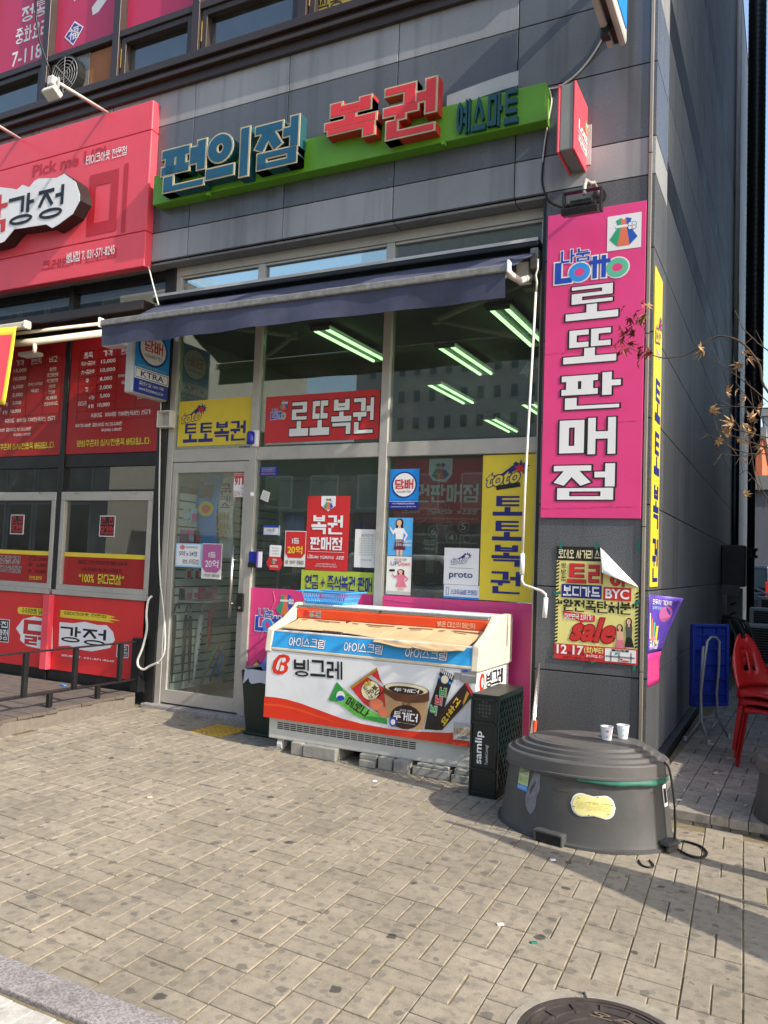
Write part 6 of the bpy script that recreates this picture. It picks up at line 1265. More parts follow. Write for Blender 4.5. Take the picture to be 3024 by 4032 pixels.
side((bx0_, by0, bz), (bx1_, by0, bz), (0, -1, 0), 'side'); side((bx1_, by1, bz), (bx0_, by1, bz), (0, 1, 0), 'side'); side((bx1_, by0, bz), (bx1_, by1, bz), (1, 0, 0), 'end'); side((bx0_, by1, bz), (bx0_, by0, bz), (-1, 0, 0), 'end')
r_ = MB(); zz = bz+.008+hgt
for a, c in (((bx0_-.055, by0-.055, zz), (bx1_+.055, by0-.03, zz+.008)), ((bx0_-.055, by1+.03, zz), (bx1_+.055, by1+.055, zz+.008)), ((bx0_-.055, by0-.0299, zz), (bx0_-.03, by1+.0299, zz+.008)), ((bx1_+.03, by0-.0299, zz), (bx1_+.055, by1+.0299, zz+.008))): r_.box(a, c)
r_.build('rim', C['basket_blue'], bk, .003)
# green waste bin with plastic bag
gb = thing('waste_bin', 'dark green waste bin with a pale plastic bag left of the freezer', 'waste bin', (-3.0, -.33, 0))
MB().add([(-3.14, -.47, .03), (-2.80, -.47, .03), (-2.80, -.18, .03), (-3.14, -.18, .03), (-3.18, -.51, .52), (-2.77, -.51, .52), (-2.77, -.14, .52), (-3.18, -.14, .52)], [(3, 2, 1, 0), (0, 1, 5, 4), (1, 2, 6, 5), (2, 3, 7, 6), (3, 0, 4, 7)]).build('tub', C['green_bin'], gb, .015, solid=.006)
MB().box((-3.16, -.49, .0), (-2.78, -.16, .028)).build('foot', C['green_bin'], gb, .008)
def pb(u, v):
    a = 2*math.pi*u; c = (-2.975+.215*(abs(math.cos(a))**.5)*(1 if math.cos(a) > 0 else -1), -.325+.195*(abs(math.sin(a))**.5)*(1 if math.sin(a) > 0 else -1)); j = math.sin(u*61)*.3+math.sin(u*97+1)*.4
    return (c[0]+(.012+.02*v*j)*math.cos(a), c[1]+(.012+.02*v*j)*math.sin(a), .535-.10*v*(1+.5*j)+.01*j)
FILM = glass('bag_film_glass', (.75, .78, .82), 1.3, .25); FILM2 = M('bag_plastic', '#b9bfcc', .25, var=.1)
MB().grid(pb, 48, 4).build('bag_edge', FILM2, gb, smooth=True)
MB().grid(lambda u, v: (-3.10+.26*u, -.40+.2*v, .53+.22*math.sin(math.pi*u)**.7*math.sin(math.pi*v)**.7+.02*math.sin(u*19+v*13)), 16, 12).build('bag_bulge', M('bag_blue_film', '#5a6fae', .3, var=.3, vs=20), gb, smooth=True)
# ================================================================ BREAD CRATE
cr = thing('bread_crate', 'dark green plastic bread crate standing on end beside the freezer', 'crate', (-.89, -.8, 0))
cx0, cx1, cy0, cy1, ch_ = -.98, -.80, -1.06, -.53, .635
K = C['crate']
for a, c, nm in (((cx0, cy0, .012), (cx1-.012, cy0+.008, ch_-.012), 'front_wall'), ((cx0, cy0, ch_-.012), (cx1, cy1, ch_), 'top_wall'), ((cx0, cy0, 0), (cx1, cy1, .0119), 'bottom_wall'), ((cx0, cy1-.008, .012), (cx1-.012, cy1, ch_-.012), 'back_wall')): MB().box(a, c).build(nm, K, cr, .003)
rb = MB()
for z in (.03, .17, .46, ch_-.03): rb.box((cx0, cy0-.014, z-.008), (cx1, cy0-.0005, z+.008))
for x in (cx0+.006, cx1-.012): rb.box((x-.006, cy0-.014, .012), (x+.006, cy0-.0005, ch_-.012))
rb.build('ribs', K, cr, .002)
for zc in (.09, .545):
    hl = MB()
    for i in range(4):
        for j in range(5):
            if (i in (0, 3)) and j in (0, 4): continue
            hl.cyl((cx0+.055+.022*i, cy0-.0018, zc-.044+.022*j), (cx0+.055+.022*i, cy0-.0006, zc-.044+.022*j), .006, 10)
    stuff(hl.build('hole_pattern', C['mid_grey'] if zc > .3 else C['black'], cr))
fr_ = MB()
for a, c in (((cx1-.012, cy0, .0125), (cx1, cy0+.022, ch_-.0125)), ((cx1-.012, cy1-.022, .0125), (cx1, cy1, ch_-.0125)), ((cx1-.012, cy0+.0221, .0125), (cx1, cy1-.0221, .032)), ((cx1-.012, cy0+.0221, ch_-.032), (cx1, cy1-.0221, ch_-.0125))): fr_.box(a, c)
fr_.build('side_frame', K, cr, .002)
lt = MB(); yy0, yy1, zz0, zz1 = cy0+.022, cy1-.022, .032, ch_-.032
def clip(y, z, dy, dz):
    ts = []
    for p, d, lo, hi in ((y, dy, yy0, yy1), (z, dz, zz0, zz1)): t0, t1 = sorted(((lo-p)/d, (hi-p)/d)); ts.append((t0, t1))
    t0, t1 = max(q[0] for q in ts), min(q[1] for q in ts); return (t0, t1) if t1 > t0 else None
for s in (1, -1):
    for k in range(-14, 22):
        y, z = yy0+.052*k, zz0+.4*0; d = (1, s*1.55); base = (yy0+.055*k, zz0 if s > 0 else zz1)
        r = clip(base[0], base[1], d[0], d[1])
        if r and r[1]-r[0] > .01:
            A_ = Vector((cx1-.006-(.001 if s > 0 else 0), base[0]+d[0]*r[0], base[1]+d[1]*r[0])); B__ = Vector((A_.x, base[0]+d[0]*r[1], base[1]+d[1]*r[1])); u = (B__-A_).normalized(); lt.obox((A_+B__)/2, u, (0, -u.z, u.y), (1, 0, 0), (B__-A_).length/2, .0028, .0045)
for k in range(1, 7): lt.box((cx1-.030, yy0+(yy1-yy0)*k/7-.002, zz0), (cx1-.0125, yy0+(yy1-yy0)*k/7+.002, zz1))
stuff(lt.build('lattice', K, cr))
cbd = Board((cx0+.035, cy0-.0005, .20), (0, 0, 1), (-1, 0, 0), (0, -1, 0), .235, .115)
cbd.O = Vector((cx0+.135, cy0-.0006, .19)); cbd.text('samlip', .06, .10, .92, .62, C['white'], off=.03); cbd.text('Tasteful Living!', .06, .70, .58, .90, C['white'], off=.0); cbd.done(cr)
for k, (xo, mt, lab) in enumerate(((-.775, 'steel_bright', 'bright metal pole leaning behind the dark crate'), (-.755, 'orange', 'red and silver pole leaning behind the dark crate'))):
    t_ = thing('leaning_pole', lab, 'pole', (xo, -.45, 0), 'poles behind the crate'); MB().cyl((xo, -.50, 0), (xo-.01-.02*k, -.22, .76-.08*k), .009, 10).build('shaft', C['steel_bright'], t_, smooth=True); MB().cyl((xo, -.502, .0), (xo-.005, -.36, .38), .0105, 10).build('sleeve', C[mt], t_, smooth=True)
# ================================================================ BLACK TUBS
AX = Vector((.985, -.17, 0)); TC = Vector((-.215, -1.255, 0)); SA, SB = .485, .39
PR = [(1.035, 0), (1.035, .014), (1.0, .02), (.985, .04), (.955, .15), (.925, .26), (.905, .33), (.93, .335), (.93, .352), (.89, .352)]
def tub(c, lab, cat, ax=AX, tilt=0):
    t_ = thing('waste_tub', lab, cat, c)
    MB().lathe(c, PR, 80, ax, SA, SB).build('body', C['tub'], t_, smooth=True, split=32)
    rg_ = MB()
    for z, r in ((.235, .934), (.215, .94), (.09, .974)): rg_.lathe(c, [(r, z), (r+.006, z+.003), (r, z+.006)], 56, ax, SA, SB)
    return t_
def lid(t_, c, ax=AX):
    pr = [(.925, .0), (.96, .001), (.96, .010), (.945, .013), (.94, .066), (.925, .074), (.855, .078), (.845, .096), (.775, .100), (.765, .118), (.69, .122), (.68, .138), (.62, .140), (.61, .143), (.3, .1435), (.29, .1405), (0, .1415)]
    o = MB().lathe(c+Vector((0, 0, .345)), pr, 80, ax, SA, SB)
    n = Vector((.02, .012, 1)).normalized(); vs = []
    for v in o.v:
        d = Vector(v)-(c+Vector((0, 0, .345))); vs.append((v[0], v[1], v[2]+d.x*.035-d.y*.02))
    o.v = vs; return o.build('lid', C['lid'], t_, smooth=True, split=25)
tb = tub(TC, 'black plastic waste tub with stepped lid and yellow greeting plate', 'waste tub'); lid(tb, TC)
AY = Vector((-AX.y, AX.x, 0))
def tubpt(th, z, off=.0):
    r = PR[3][0]+(PR[6][0]-PR[3][0])*(z-.04)/.29; c_, s_ = math.cos(th), math.sin(th); p = TC+AX*(c_*r*SA)+AY*(s_*r*SB)+Vector((0, 0, z)); n = (AX*(c_*SB)+AY*(s_*SA)).normalized(); n = (n+Vector((0, 0, .14))).normalized(); return p+n*off, n
def find(px):
    best = None
    for i in range(-200, 40):
        for j in range(2, 36):
            th, z = R(i), j*.01; p, n = tubpt(th, z)
            if (CAM-p).dot(n) < 0: continue
            s = toscreen(p); d = (s[0]-px[0])**2+(s[1]-px[1])**2
            if best is None or d < best[0]: best = (d, th, z)
    return best[1], best[2]
def tub_map(pts, c_, off, zs=None):
    """flat outline (metres, x along the wall, y up) bent onto the tub around (theta, z)"""
    th0, z0 = c_; out = []
    p1, _ = tubpt(th0-.01, z0); p2, _ = tubpt(th0+.01, z0); sc = (p2-p1).length/.02
    return [tubpt(th0+q[0]/sc, z0+q[1], off+(zs[k] if zs else 0))[0] for k, q in enumerate(pts)]
def tub_poly(pts, c_, off, mat, nm, par): return MB().poly(tub_map(pts, c_, off)).build(nm, mat, par)
def tub_grid(w_, h_, c_, off, mat, nm, par, sk=0, dx=0, dy=0):
    mb = MB(); n = 8; vs = []
    for j in range(3):
        for i in range(n+1): vs.append((dx-w_/2+w_*i/n+sk*(j/2-.5), dy-h_/2+h_*j/2+0))
    mb.add(tub_map(vs, c_, off), [(j*(n+1)+i, j*(n+1)+i+1, (j+1)*(n+1)+i+1, (j+1)*(n+1)+i) for j in range(2) for i in range(n)]); return mb.build(nm, mat, par, smooth=True)
def tub_text(body, w_, h_, c_, off, mat, par, dx=0, dy=0, bold=.01, rot=0, flip=False):
    t = traw(body, bold); x0, z0, x1, z1 = t[2]; pts = []
    for v in t[0]:
        a, b_ = ((v[0]-x0)/(x1-x0)-.5)*w_, ((v[1]-z0)/(z1-z0)-.5)*h_
        if flip: b_ = -b_
        pts.append((a*math.cos(rot)-b_*math.sin(rot)+dx, a*math.sin(rot)+b_*math.cos(rot)+dy))
    vs = tub_map(pts, c_, off, [v[2]*5 for v in t[0]]); MB().add(vs, t[1]).build('lettering', mat, par)
YP = M('plate_yellow', '#d8cf8c', .5, var=.06); YP2 = M('plate_yellow_deep', '#c9ba3a', .5)
c_ = find(ZN(850, 828)); pl_ = thing('greeting_plate', 'pale yellow peanut shaped greeting plate fixed on the black tub', 'plate', tubpt(*c_)[0])
def peanut(k): return [((.062*math.copysign(1, math.cos(a))*k+.052*k*math.cos(a)), .064*k*math.sin(a)*(.82+.18*abs(math.cos(a)))) for a in [2*math.pi*j/40 for j in range(40)]]
def peanut_sheet(k, off, mat, nm):
    n = 24; vs = []; fs = []; X = .114*k
    for i in range(n+1):
        x = -X+2*X*i/n; t_ = abs(x)/X; h_ = .058*k*math.sqrt(max(0, 1-max(0, (t_-.52)/.48)**2))*(.84+.16*min(1, t_/.5)); vs += tub_map([(x, -h_), (x, 0), (x, h_)], c_, off)
    for i in range(n): fs += [(3*i, 3*i+3, 3*i+4, 3*i+1), (3*i+1, 3*i+4, 3*i+5, 3*i+2)]
    MB().add(vs, fs).build(nm, mat, pl_)
peanut_sheet(1.0, .004, C['white'], 'border'); peanut_sheet(.92, .006, YP, 'field'); tub_text('어서오십시오', .165, .042, c_, .0085, YP2, pl_, bold=-.012, flip=True)
for a in range(6): tub_grid(.008, .004, c_, .009, C['brown'], 'staple', pl_, dx=.1*math.cos(a*1.05+.3), dy=.048*math.sin(a*1.05+.3))
c_ = find(ZN(372, 640)); st = thing('chauffeur_sticker', 'pale green and blue phone sticker on the left of the tub', 'sticker', tubpt(*c_)[0])
PG = M('sticker_green', '#b9c49a', .6); tub_grid(.085, .125, c_, .003, PG, 'sheet', st); tub_grid(.085, .028, c_, .0042, C['sky_blue'], 'blue_strip', st, dy=-.0485); tub_text('집대리운전', .075, .026, c_, .0052, C['ink'], st, dy=.038); tub_text('1566-1277', .075, .034, c_, .0052, C['lime'], st, dy=-.005); tub_text('지금 바로 전화주세요', .07, .013, c_, .0055, C['white'], st, dy=-.048, bold=0)
c_ = find(ZN(430, 730)); tub_poly([(.04, .10), (.045, .02), (.03, -.02), (.03, -.07), (.015, -.105), (0, -.12), (-.02, -.11), (-.04, -.08), (-.05, -.04), (-.04, .0), (-.02, .06), (0, .11)][::-1], c_, .0018, M('glue_residue', '#77757c', .7, var=.3, vs=40), 'glue_residue', tb)
c_ = find(ZN(630, 660))
tub_grid(.095, .10, c_, .002, M('tub_plate', '#4a4640', .55, var=.2, vs=20), 'embossed_plate', tb)
EM = M('tub_emboss', '#39352f', .6); tub_text('어린편전용', .075, .018, c_, .0032, EM, tb, dy=.03, bold=0); tub_text('토 조 수', .06, .018, c_, .0032, EM, tb, dy=.005, bold=0); tub_text('LIGHT', .04, .014, find(ZN(1265, 740)), .002, EM, tb, bold=.005)
c_ = find(ZN(1340, 755)); tub_grid(.055, .11, c_, .004, C['white'], 'port_rim', tb); tub_grid(.034, .075, c_, .006, C['black'], 'cable_port', tb)
p_, n_ = tubpt(find(ZN(555, 1040))[0], .025); tn = Vector((-n_.y, n_.x, 0)).normalized(); n0 = Vector((n_.x, n_.y, 0)).normalized()
nb = MB()
nb.obox(p_+n0*.012+Vector((0, 0, .03)), tn, (0, 0, 1), n0, .075, .008, .028); nb.obox(p_+n0*.012+tn*.078+Vector((0, 0, .006)), tn, (0, 0, 1), n0, .008, .03, .028); nb.obox(p_+n0*.012-tn*.078+Vector((0, 0, .006)), tn, (0, 0, 1), n0, .008, .03, .028)
nb.build('lifting_notch', C['tub'], tb, .006); MB().obox(p_+n0*.02+Vector((0, 0, .001)), tn, (0, 0, 1), n0, .068, .02, .015).build('notch_hollow', C['black'], tb)
p_, n_ = tubpt(find(ZN(1340, 1090))[0], .03); n0 = Vector((n_.x, n_.y, 0)).normalized(); tn = Vector((-n0.y, n0.x, 0)); MB().obox(p_+n0*.03+Vector((0, 0, .015)), tn, (0, 0, 1), n0, .055, .012, .032).build('corner_foot', C['tub'], tb, .008); MB().obox(p_+n0*.045+Vector((0, 0, -.012)), tn, (0, 0, 1), n0, .05, .013, .01).build('corner_foot', C['tub'], tb, .006)
# bag lip squeezed out under the lid
bgm = MB()
def bagf(u, v):
    th = R(-78+88*u); r = .935+.03*math.sin(math.pi*u)*(1-v)+.003*math.sin(u*23)+.0015*math.sin(u*61); z = .325+.05*v*(.4+.6*math.sin(math.pi*min(1, u*1.1)))+.002*math.sin(u*17)
    return TC+AX*(math.cos(th)*r*SA)+AY*(math.sin(th)*r*SB)+Vector((0, 0, z+.01))
tag(bgm.grid(bagf, 40, 4).build('bin_liner', C['bag_film'], None, smooth=True, solid=.0015), 'green bin liner bulging out under the lid of the tub', 'bin liner')
# paper cups on the lid
def cup(px, lab, stamp):
    q = G(ZN(*px), .50); zt_ = .345+.1435+(q.x-TC.x)*.035-(q.y-TC.y)*.02-.001; q = G(ZN(*px), zt_)
    t_ = thing('paper_cup', lab, 'paper cup', (q.x, q.y, zt_), 'paper cups on the tub'); MB().lathe((q.x, q.y, zt_), [(.025, 0), (.026, .002), (.0345, .072), (.0362, .0735), (.0362, .076), (.034, .076), (.0335, .072), (.0255, .006), (0, .006)], 24).build('cup_wall', C['white'], t_, smooth=False)
    d = (Vector((CAM.x, CAM.y, 0))-Vector((q.x, q.y, 0))).normalized(); e = Vector((-d.y, d.x, 0)); mb = MB()
    def on(a, z, o_): dd = d*math.cos(a)+e*math.sin(a); r = .026+(z-.002)/.07*.0085+o_; return Vector((q.x, q.y, zt_))+dd*r+Vector((0, 0, z))
    mb.poly([on(.1+.28*math.cos(2*math.pi*k/16), .052+.006*math.sin(2*math.pi*k/16), .0012) for k in range(16)]); mb.build('printed_mark', C['rose'] if stamp else C['light_blue'], t_)
    mb = MB(); mb.poly([on(.1+.2*math.cos(2*math.pi*k/12), .022+.008*math.sin(2*math.pi*k/12), .0012) for k in range(12)]); mb.build('printed_mark', C['light_grey'], t_)
cup((940, 372), 'white paper cup with red mark on the tub lid, nearer the camera', 1); cup((1052, 362), 'white paper cup with pale print on the tub lid, nearer the alley', 0)
# cord from the tub
tag(MB().curve([P(ZN(1335, 525), -1.36), P(ZN(1365, 560), -1.36), P(ZN(1385, 640), -1.36), P(ZN(1405, 800), -1.37), P(ZN(1412, 980), -1.38), P(ZN(1405, 1095), -1.39), G(ZN(1440, 1130), .008), G(ZN(1530, 1175), .008), G(ZN(1610, 1175), .008), G(ZN(1628, 1145), .008), G(ZN(1580, 1100), .008), G(ZN(1480, 1070), .008), G(ZN(1420, 1065), .01)], .006, 8).build('trailing_cable', C['wire_black'], None, smooth=True), 'black cord hanging down the tub and coiling on the paving', 'cord')
tag(MB().curve([G(ZN(1160, 1200), .006), G(ZN(1185, 1235), .006), G(ZN(1240, 1250), .006), G(ZN(1262, 1235), .006), G(ZN(1235, 1200), .006)], .005, 8).build('trailing_cable', C['wire_black'], None, smooth=True), 'short loop of black cord under the front of the tub', 'cord')
T2 = Vector((1.10, -.62, 0)); AX2 = Vector((.95, .3, 0)).normalized(); t2 = tub(T2, 'second black waste tub cut by the right picture edge', 'waste tub', AX2); lid(t2, T2, AX2)
# ================================================================ INSIDE THE SHOP
xw_ = -4.405
def swp(x, y): return S(ZH(x, y), xw_)
def umbrella(top, bot, mat, lab, r=.022, hook=None, dots=False, bands=None):
    top, bot = Vector(top), Vector(bot); t_ = thing('umbrella', lab, 'umbrella', bot, 'umbrellas hanging inside the door')
    d = (bot-top).normalized(); L = (bot-top).length
    if bands:
        n = len(bands)
        for k, bm in enumerate(bands):
            off = Vector((0, .009*(k-(n-1)/2), 0)); MB().tube([top+d*L*.06+off, top+d*L*.45+off*1.2, top+d*L*.93+off*.5], [.010, .012, .005], 8).build('canopy_panel', C[bm], t_, smooth=True)
    else: MB().tube([top+d*L*.08, top+d*L*.18, top+d*L*.6, top+d*L*.95], [r*.7, r, r*.85, r*.3], 12).build('canopy', mat, t_, smooth=True)
    MB().tube([top, top+d*L*.1], .006, 8).build('shaft', C['steel'], t_); MB().tube([bot-d*L*.06, bot], .004, 6).build('tip', C['steel'], t_)
    if hook: MB().tube([top+d*.03, top, top+Vector((0, .012, .03)), top+Vector((0, .035, .04)), top+Vector((0, .055, .028)), top+Vector((0, .058, .0))], .008, 8).build('handle', hook, t_, smooth=True)
    if dots:
        for k in range(9): q = top+d*L*(.2+.07*k); MB().lathe(q+Vector((r*.92, .010*math.sin(k*2.1), 0)), [(.0065, -.007), (.008, 0), (.0065, .007)], 8).build('dot', C['ink'], t_)
umbrella(swp(180, 1300), swp(150, 1915), C['umbrella_black'], 'black umbrella nearest the door frame on the slat wall', .02, C['black'])
umbrella(swp(270, 1300), swp(232, 1905), C['umbrella_black'], 'black umbrella second from the door frame', .019, C['black'])
umbrella(swp(305, 1310), swp(290, 1920), C['umbrella_black'], 'black umbrella with paper tag beside the dotted one', .018)
umbrella(swp(395, 1300), swp(320, 1890), C['white'], 'clear white umbrella with black dots and white handle', .028, C['white'], True)
umbrella(swp(470, 1260), swp(435, 1665), C['red'], 'red folded umbrella hanging on the slat wall', .026)
umbrella(P(ZH(520, 1580), .42), P(ZH(352, 1965), .40), None, 'rainbow striped umbrella leaning to the left in front', bands=['leaf_green', 'yellow', 'orange', 'royal'])
umbrella(P(ZH(555, 1600), .55), P(ZH(448, 1895), .52), None, 'rainbow striped umbrella leaning behind the first', bands=['royal', 'leaf_green', 'yellow'])
umbrella(P(ZH(545, 1620), .72), P(ZH(525, 1890), .72), C['cig_blue'], 'light blue umbrella standing upright', .026)
umbrella(P(ZH(570, 1640), .85), P(ZH(550, 1890), .85), C['gold'], 'yellow umbrella standing behind the light blue one', .02)
ORD = ['first', 'second', 'third', 'fourth', 'fifth', 'sixth', 'seventh', 'eighth', 'ninth', 'tenth', 'eleventh', 'twelfth']
ROW = ['bottom', 'second', 'middle', 'fourth', 'top']
CN = {'light_grey': 'pale grey', 'hot_pink': 'bright pink', 'light_blue': 'light blue', 'leaf_green': 'green', 'sky_blue': 'blue', 'royal': 'dark blue', 'ink': 'black', 'mauve': 'mauve', 'paper': 'off white'}
rnd = random.Random(21); pal = ['red', 'white', 'paper', 'rose', 'light_grey', 'ink', 'mauve', 'light_blue', 'hot_pink', 'grey']
n_ = 0
for zc, ys in ((1.83, (.02, .13, .24, .36, .5)), (1.62, (0.0, .10, .20, .31, .42, .53, .66)), (1.40, (.02, .14, .25, .37)), (1.27, (.1, .22, .35, .5)), (1.06, (.03, .12, .22, .31, .41, .52))):
    for ki, yy in enumerate(ys):
        h_, w_ = rnd.uniform(.10, .16), rnd.uniform(.06, .085); y0 = yy+.10; cn_ = rnd.choice(pal); t_ = thing('hanging_pack', '%s accessory pack, %s from the door in the %s row of the slat wall' % (CN.get(cn_, cn_), ORD[ki], {1.83: 'top', 1.62: 'second', 1.40: 'third', 1.27: 'fourth', 1.06: 'lowest'}[zc]), 'pack', (xw_-.03, y0, zc), 'accessory packs on the slat wall')
        MB().box((xw_-.030, y0, zc-h_/2), (xw_-.012, y0+w_, zc+h_/2)).build('card', C[cn_], t_, .002); MB().box((xw_-.0115, y0+.008, zc-h_*.4), (xw_-.004, y0+w_-.008, zc+h_*.1)).build('product', C[rnd.choice(pal)], t_, .003); MB().cyl((xw_-.034, y0+w_/2, zc+h_*.45), (xw_+.03, y0+w_/2, zc+h_*.45), .003, 6).build('hook', C['steel'], t_)
tag(MB().box((-4.438, .12, .985), (-4.18, 1.7, 1.0)).build('shop_shelf', C['shelf'], None, .003), 'grey metal shelf on the slat wall above the umbrellas', 'shelf')
for (a, b_, mt, lab, s_) in ((ZH(385, 235), ZH(520, 900), 'sky_blue', 'tall blue snack banner hanging behind the glass door', ('과자', 'orange')), (ZH(560, 232), ZH(650, 905), 'paper', 'tall white snack banner hanging behind the glass door', ('크런키스', 'ink'))):
    p0, p1 = P(a, .34), P(b_, .34); o = thing('snack_banner', lab, 'banner', (p0.x, .34, p1.z)); w_, h_ = p1.x-p0.x, p0.z-p1.z
    MB().grid(lambda u, v: (p0.x+w_*u-.05*(1-v), .34+.03*math.sin(v*7+u), p1.z+h_*v), 6, 16).build('sheet', C[mt], o, smooth=True, solid=.002)
    bq = Board((p0.x-.02, .308, p1.z), (1, 0, 0), (0, 0, 1), (0, -1, 0), w_, h_)
    if mt == 'paper':
        for k, ch in enumerate('크런키스'): bq.text(ch, .15, .12+.075*k, .8, .185+.075*k, C['mid_grey'], off=.03)
        for k, ch in enumerate('빼빼로'): bq.text(ch, .12, .46+.11*k, .75, .55+.11*k, C['gold'], off=.04)
    else: bq.rrect(.15, .10, .85, .32, .1, C['brown'], 1); bq.ell(.5, .42, .36, .09, C['yellow'], 1); bq.ell(.5, .42, .2, .05, C['orange'], 2)
    bq.done(o)
pm = bpy.data.materials.new('perforated'); pm.use_nodes = True; t = pm.node_tree; b_ = t.nodes['Principled BSDF']; geo = N(t, 'ShaderNodeNewGeometry'); vo = N(t, 'ShaderNodeTexVoronoi'); vo.inputs['Scale'].default_value = 55; vo.inputs['Randomness'].default_value = 0
t.links.new(geo.outputs['Position'], vo.inputs['Vector']); cr_ = N(t, 'ShaderNodeValToRGB'); cr_.color_ramp.elements[0].position = .34; cr_.color_ramp.elements[1].position = .40; cr_.color_ramp.elements[0].color = (.01, .01, .01, 1); cr_.color_ramp.elements[1].color = (.3, .31, .3, 1); t.links.new(vo.outputs['Distance'], cr_.inputs[0]); t.links.new(cr_.outputs[0], b_.inputs['Base Color'])
ds = thing('display_rack', 'perforated metal back of a display rack behind the middle window', 'rack', (-2.9, .32, .04)); x0, x1 = -3.45, -2.3
MB().box((x0, .30, 1.90), (x1, .315, 2.16)).build('perforated_panel', pm, ds)
for z in (1.87, 2.165): MB().box((x0, .29, z), (x1, .33, z+.03)).build('rail', C['shelf'], ds, .003)
for x in (x0, x1-.03): MB().box((x, .316, .035), (x+.03, .35, 1.869)).build('upright', C['shelf'], ds)
for k in range(5): MB().box((x0, .352, .3+.33*k), (x1, .62, .315+.33*k)).build('shelf_board', C['shelf'], ds)
goods = ['red', 'royal', 'leaf_green', 'gold', 'white', 'mauve', 'brown', 'sky_blue', 'orange']
for k in range(5):
    x = x0+.03; ki = 0
    while x < x1-.12:
        cn_ = rnd.choice(goods); w_ = rnd.uniform(.07, .13); ki += 1; tag(MB().box((x, .38, .3155+.33*k), (x+w_, .55, .3155+.33*k+rnd.uniform(.14, .26))).build('snack_box', C[cn_], None, .004), '%s snack box, %s from the left on the %s shelf behind the middle window' % (CN.get(cn_, cn_), ORD[ki-1], ROW[k]), 'box', 'snack boxes on the rack'); x += w_+.012
for gx, gy in ((-1.5, 2.2), (-3.3, 3.2)):
    sh_ = thing('goods_shelf', 'tall goods shelf deep in the shop '+('on the right' if gx > -2 else 'on the left'), 'shelf', (gx, gy, .035), 'goods shelves in the shop')
    MB().box((gx-.6, gy+.40, .036), (gx+.6, gy+.42, 1.9)).build('back_panel', C['shelf'], sh_)
    for k in range(5): MB().box((gx-.6, gy, .1+.4*k), (gx+.6, gy+.399, .12+.4*k)).build('shelf_board', C['shelf'], sh_)
    for k in range(5):
        for j in range(9):
            cn_ = rnd.choice(goods); tag(MB().box((gx-.58+.13*j, gy+.05, .1205+.4*k), (gx-.47+.13*j, gy+.3, .1205+.4*k+rnd.uniform(.15, .3))).build('goods_pack', C[cn_], None, .004), '%s pack, %s from left on the %s board, %s deep shelf' % (CN.get(cn_, cn_), ORD[j], ROW[k], 'right' if gx > -2 else 'left'), 'goods', 'goods on the deep shelves')
fg = thing('drinks_fridge', 'dim glass fronted drinks fridge at the back wall', 'fridge', (-2.5, 7.2, .035)); MB().box((-3.6, 7.0, .036), (-1.2, 7.58, 2.2)).build('cabinet', C['grey'], fg, .01); MB().box((-3.55, 6.96, .25), (-1.25, 6.999, 2.0)).build('glass_front', C['mid_grey'], fg)
# ================================================================ ALLEY
tb_ = thing('folding_table', 'blue plastic folding table stored upright against the side wall', 'table', (.15, 1.5, .07))
A0, A1 = Vector((.07, 1.36, 0)), Vector((.335, 1.62, 0)); tu = (A1-A0).normalized(); tn = Vector((tu.y, -tu.x, 0)); Lw = (A1-A0).length; zb0_, zt0_ = .33, 1.02
mid = (A0+A1)/2
MB().obox((mid.x, mid.y, (zb0_+zt0_)/2), tu, (0, 0, 1), tn, Lw/2, (zt0_-zb0_)/2, .012).build('table_top', C['table_blue'], tb_, .01)
rm = MB()
for s in (-1, 1):
    rm.obox(Vector((mid.x, mid.y, (zb0_+zt0_)/2))+tu*(s*(Lw/2-.012))+tn*.025, tu, (0, 0, 1), tn, .012, (zt0_-zb0_)/2, .0125); rm.obox(Vector((mid.x, mid.y, (zb0_+zt0_)/2+s*((zt0_-zb0_)/2-.012)))+tn*.0252, tu, (0, 0, 1), tn, Lw/2-.025, .012, .0125)
rm.build('edge_rim', C['table_blue'], tb_, .004)
for k in range(5): MB().obox(Vector((mid.x, mid.y, zb0_+.1+.125*k))+tn*.0205, tu, (0, 0, 1), tn, Lw/2-.026, .005, .008).build('underside_rib', C['table_blue'], tb_)
for k in range(2): MB().obox(Vector((mid.x, mid.y, (zb0_+zt0_)/2))+tn*.0205+tu*(.07-.14*k), (0, 0, 1), tu, tn, (zt0_-zb0_)/2-.026, .005, .0085).build('underside_rib', C['table_blue'], tb_)
def tp(px, y, z=None): return P(ZP(*px), y)
MB().tube([tp((312, 1445), 1.20), tp((405, 1330), 1.30), tp((412, 1100), 1.32), tp((425, 860), 1.34)], .011, 10).build('leg', C['tube_grey'], tb_, smooth=True)
MB().tube([tp((460, 1465), 1.17), tp((415, 1325), 1.28), tp((410, 1150), 1.30), tp((430, 980), 1.32), tp((450, 830), 1.36), tp((475, 803), 1.40), tp((505, 805), 1.44), tp((525, 830), 1.46), tp((522, 1000), 1.47), tp((508, 1150), 1.47), tp((515, 1310), 1.48), tp((583, 1425), 1.55)], .011, 10).build('leg', C['tube_grey'], tb_, smooth=True)
MB().tube([tp((515, 1310), 1.48), tp((470, 1390), 1.42)], .010, 8).build('leg', C['tube_grey'], tb_, smooth=True); MB().tube([tp((420, 1305), 1.30), tp((515, 1300), 1.48)], .008, 8).build('crossbar', C['tube_grey'], tb_, smooth=True)
for px, y in (((312, 1445), 1.20), ((460, 1465), 1.17), ((583, 1425), 1.55)):
    q = tp(px, y); MB().lathe((q.x, q.y, .071), [(.015, 0), (.015, .03), (.012, .035)], 10).build('foot_cap', C['light_grey'], tb_)
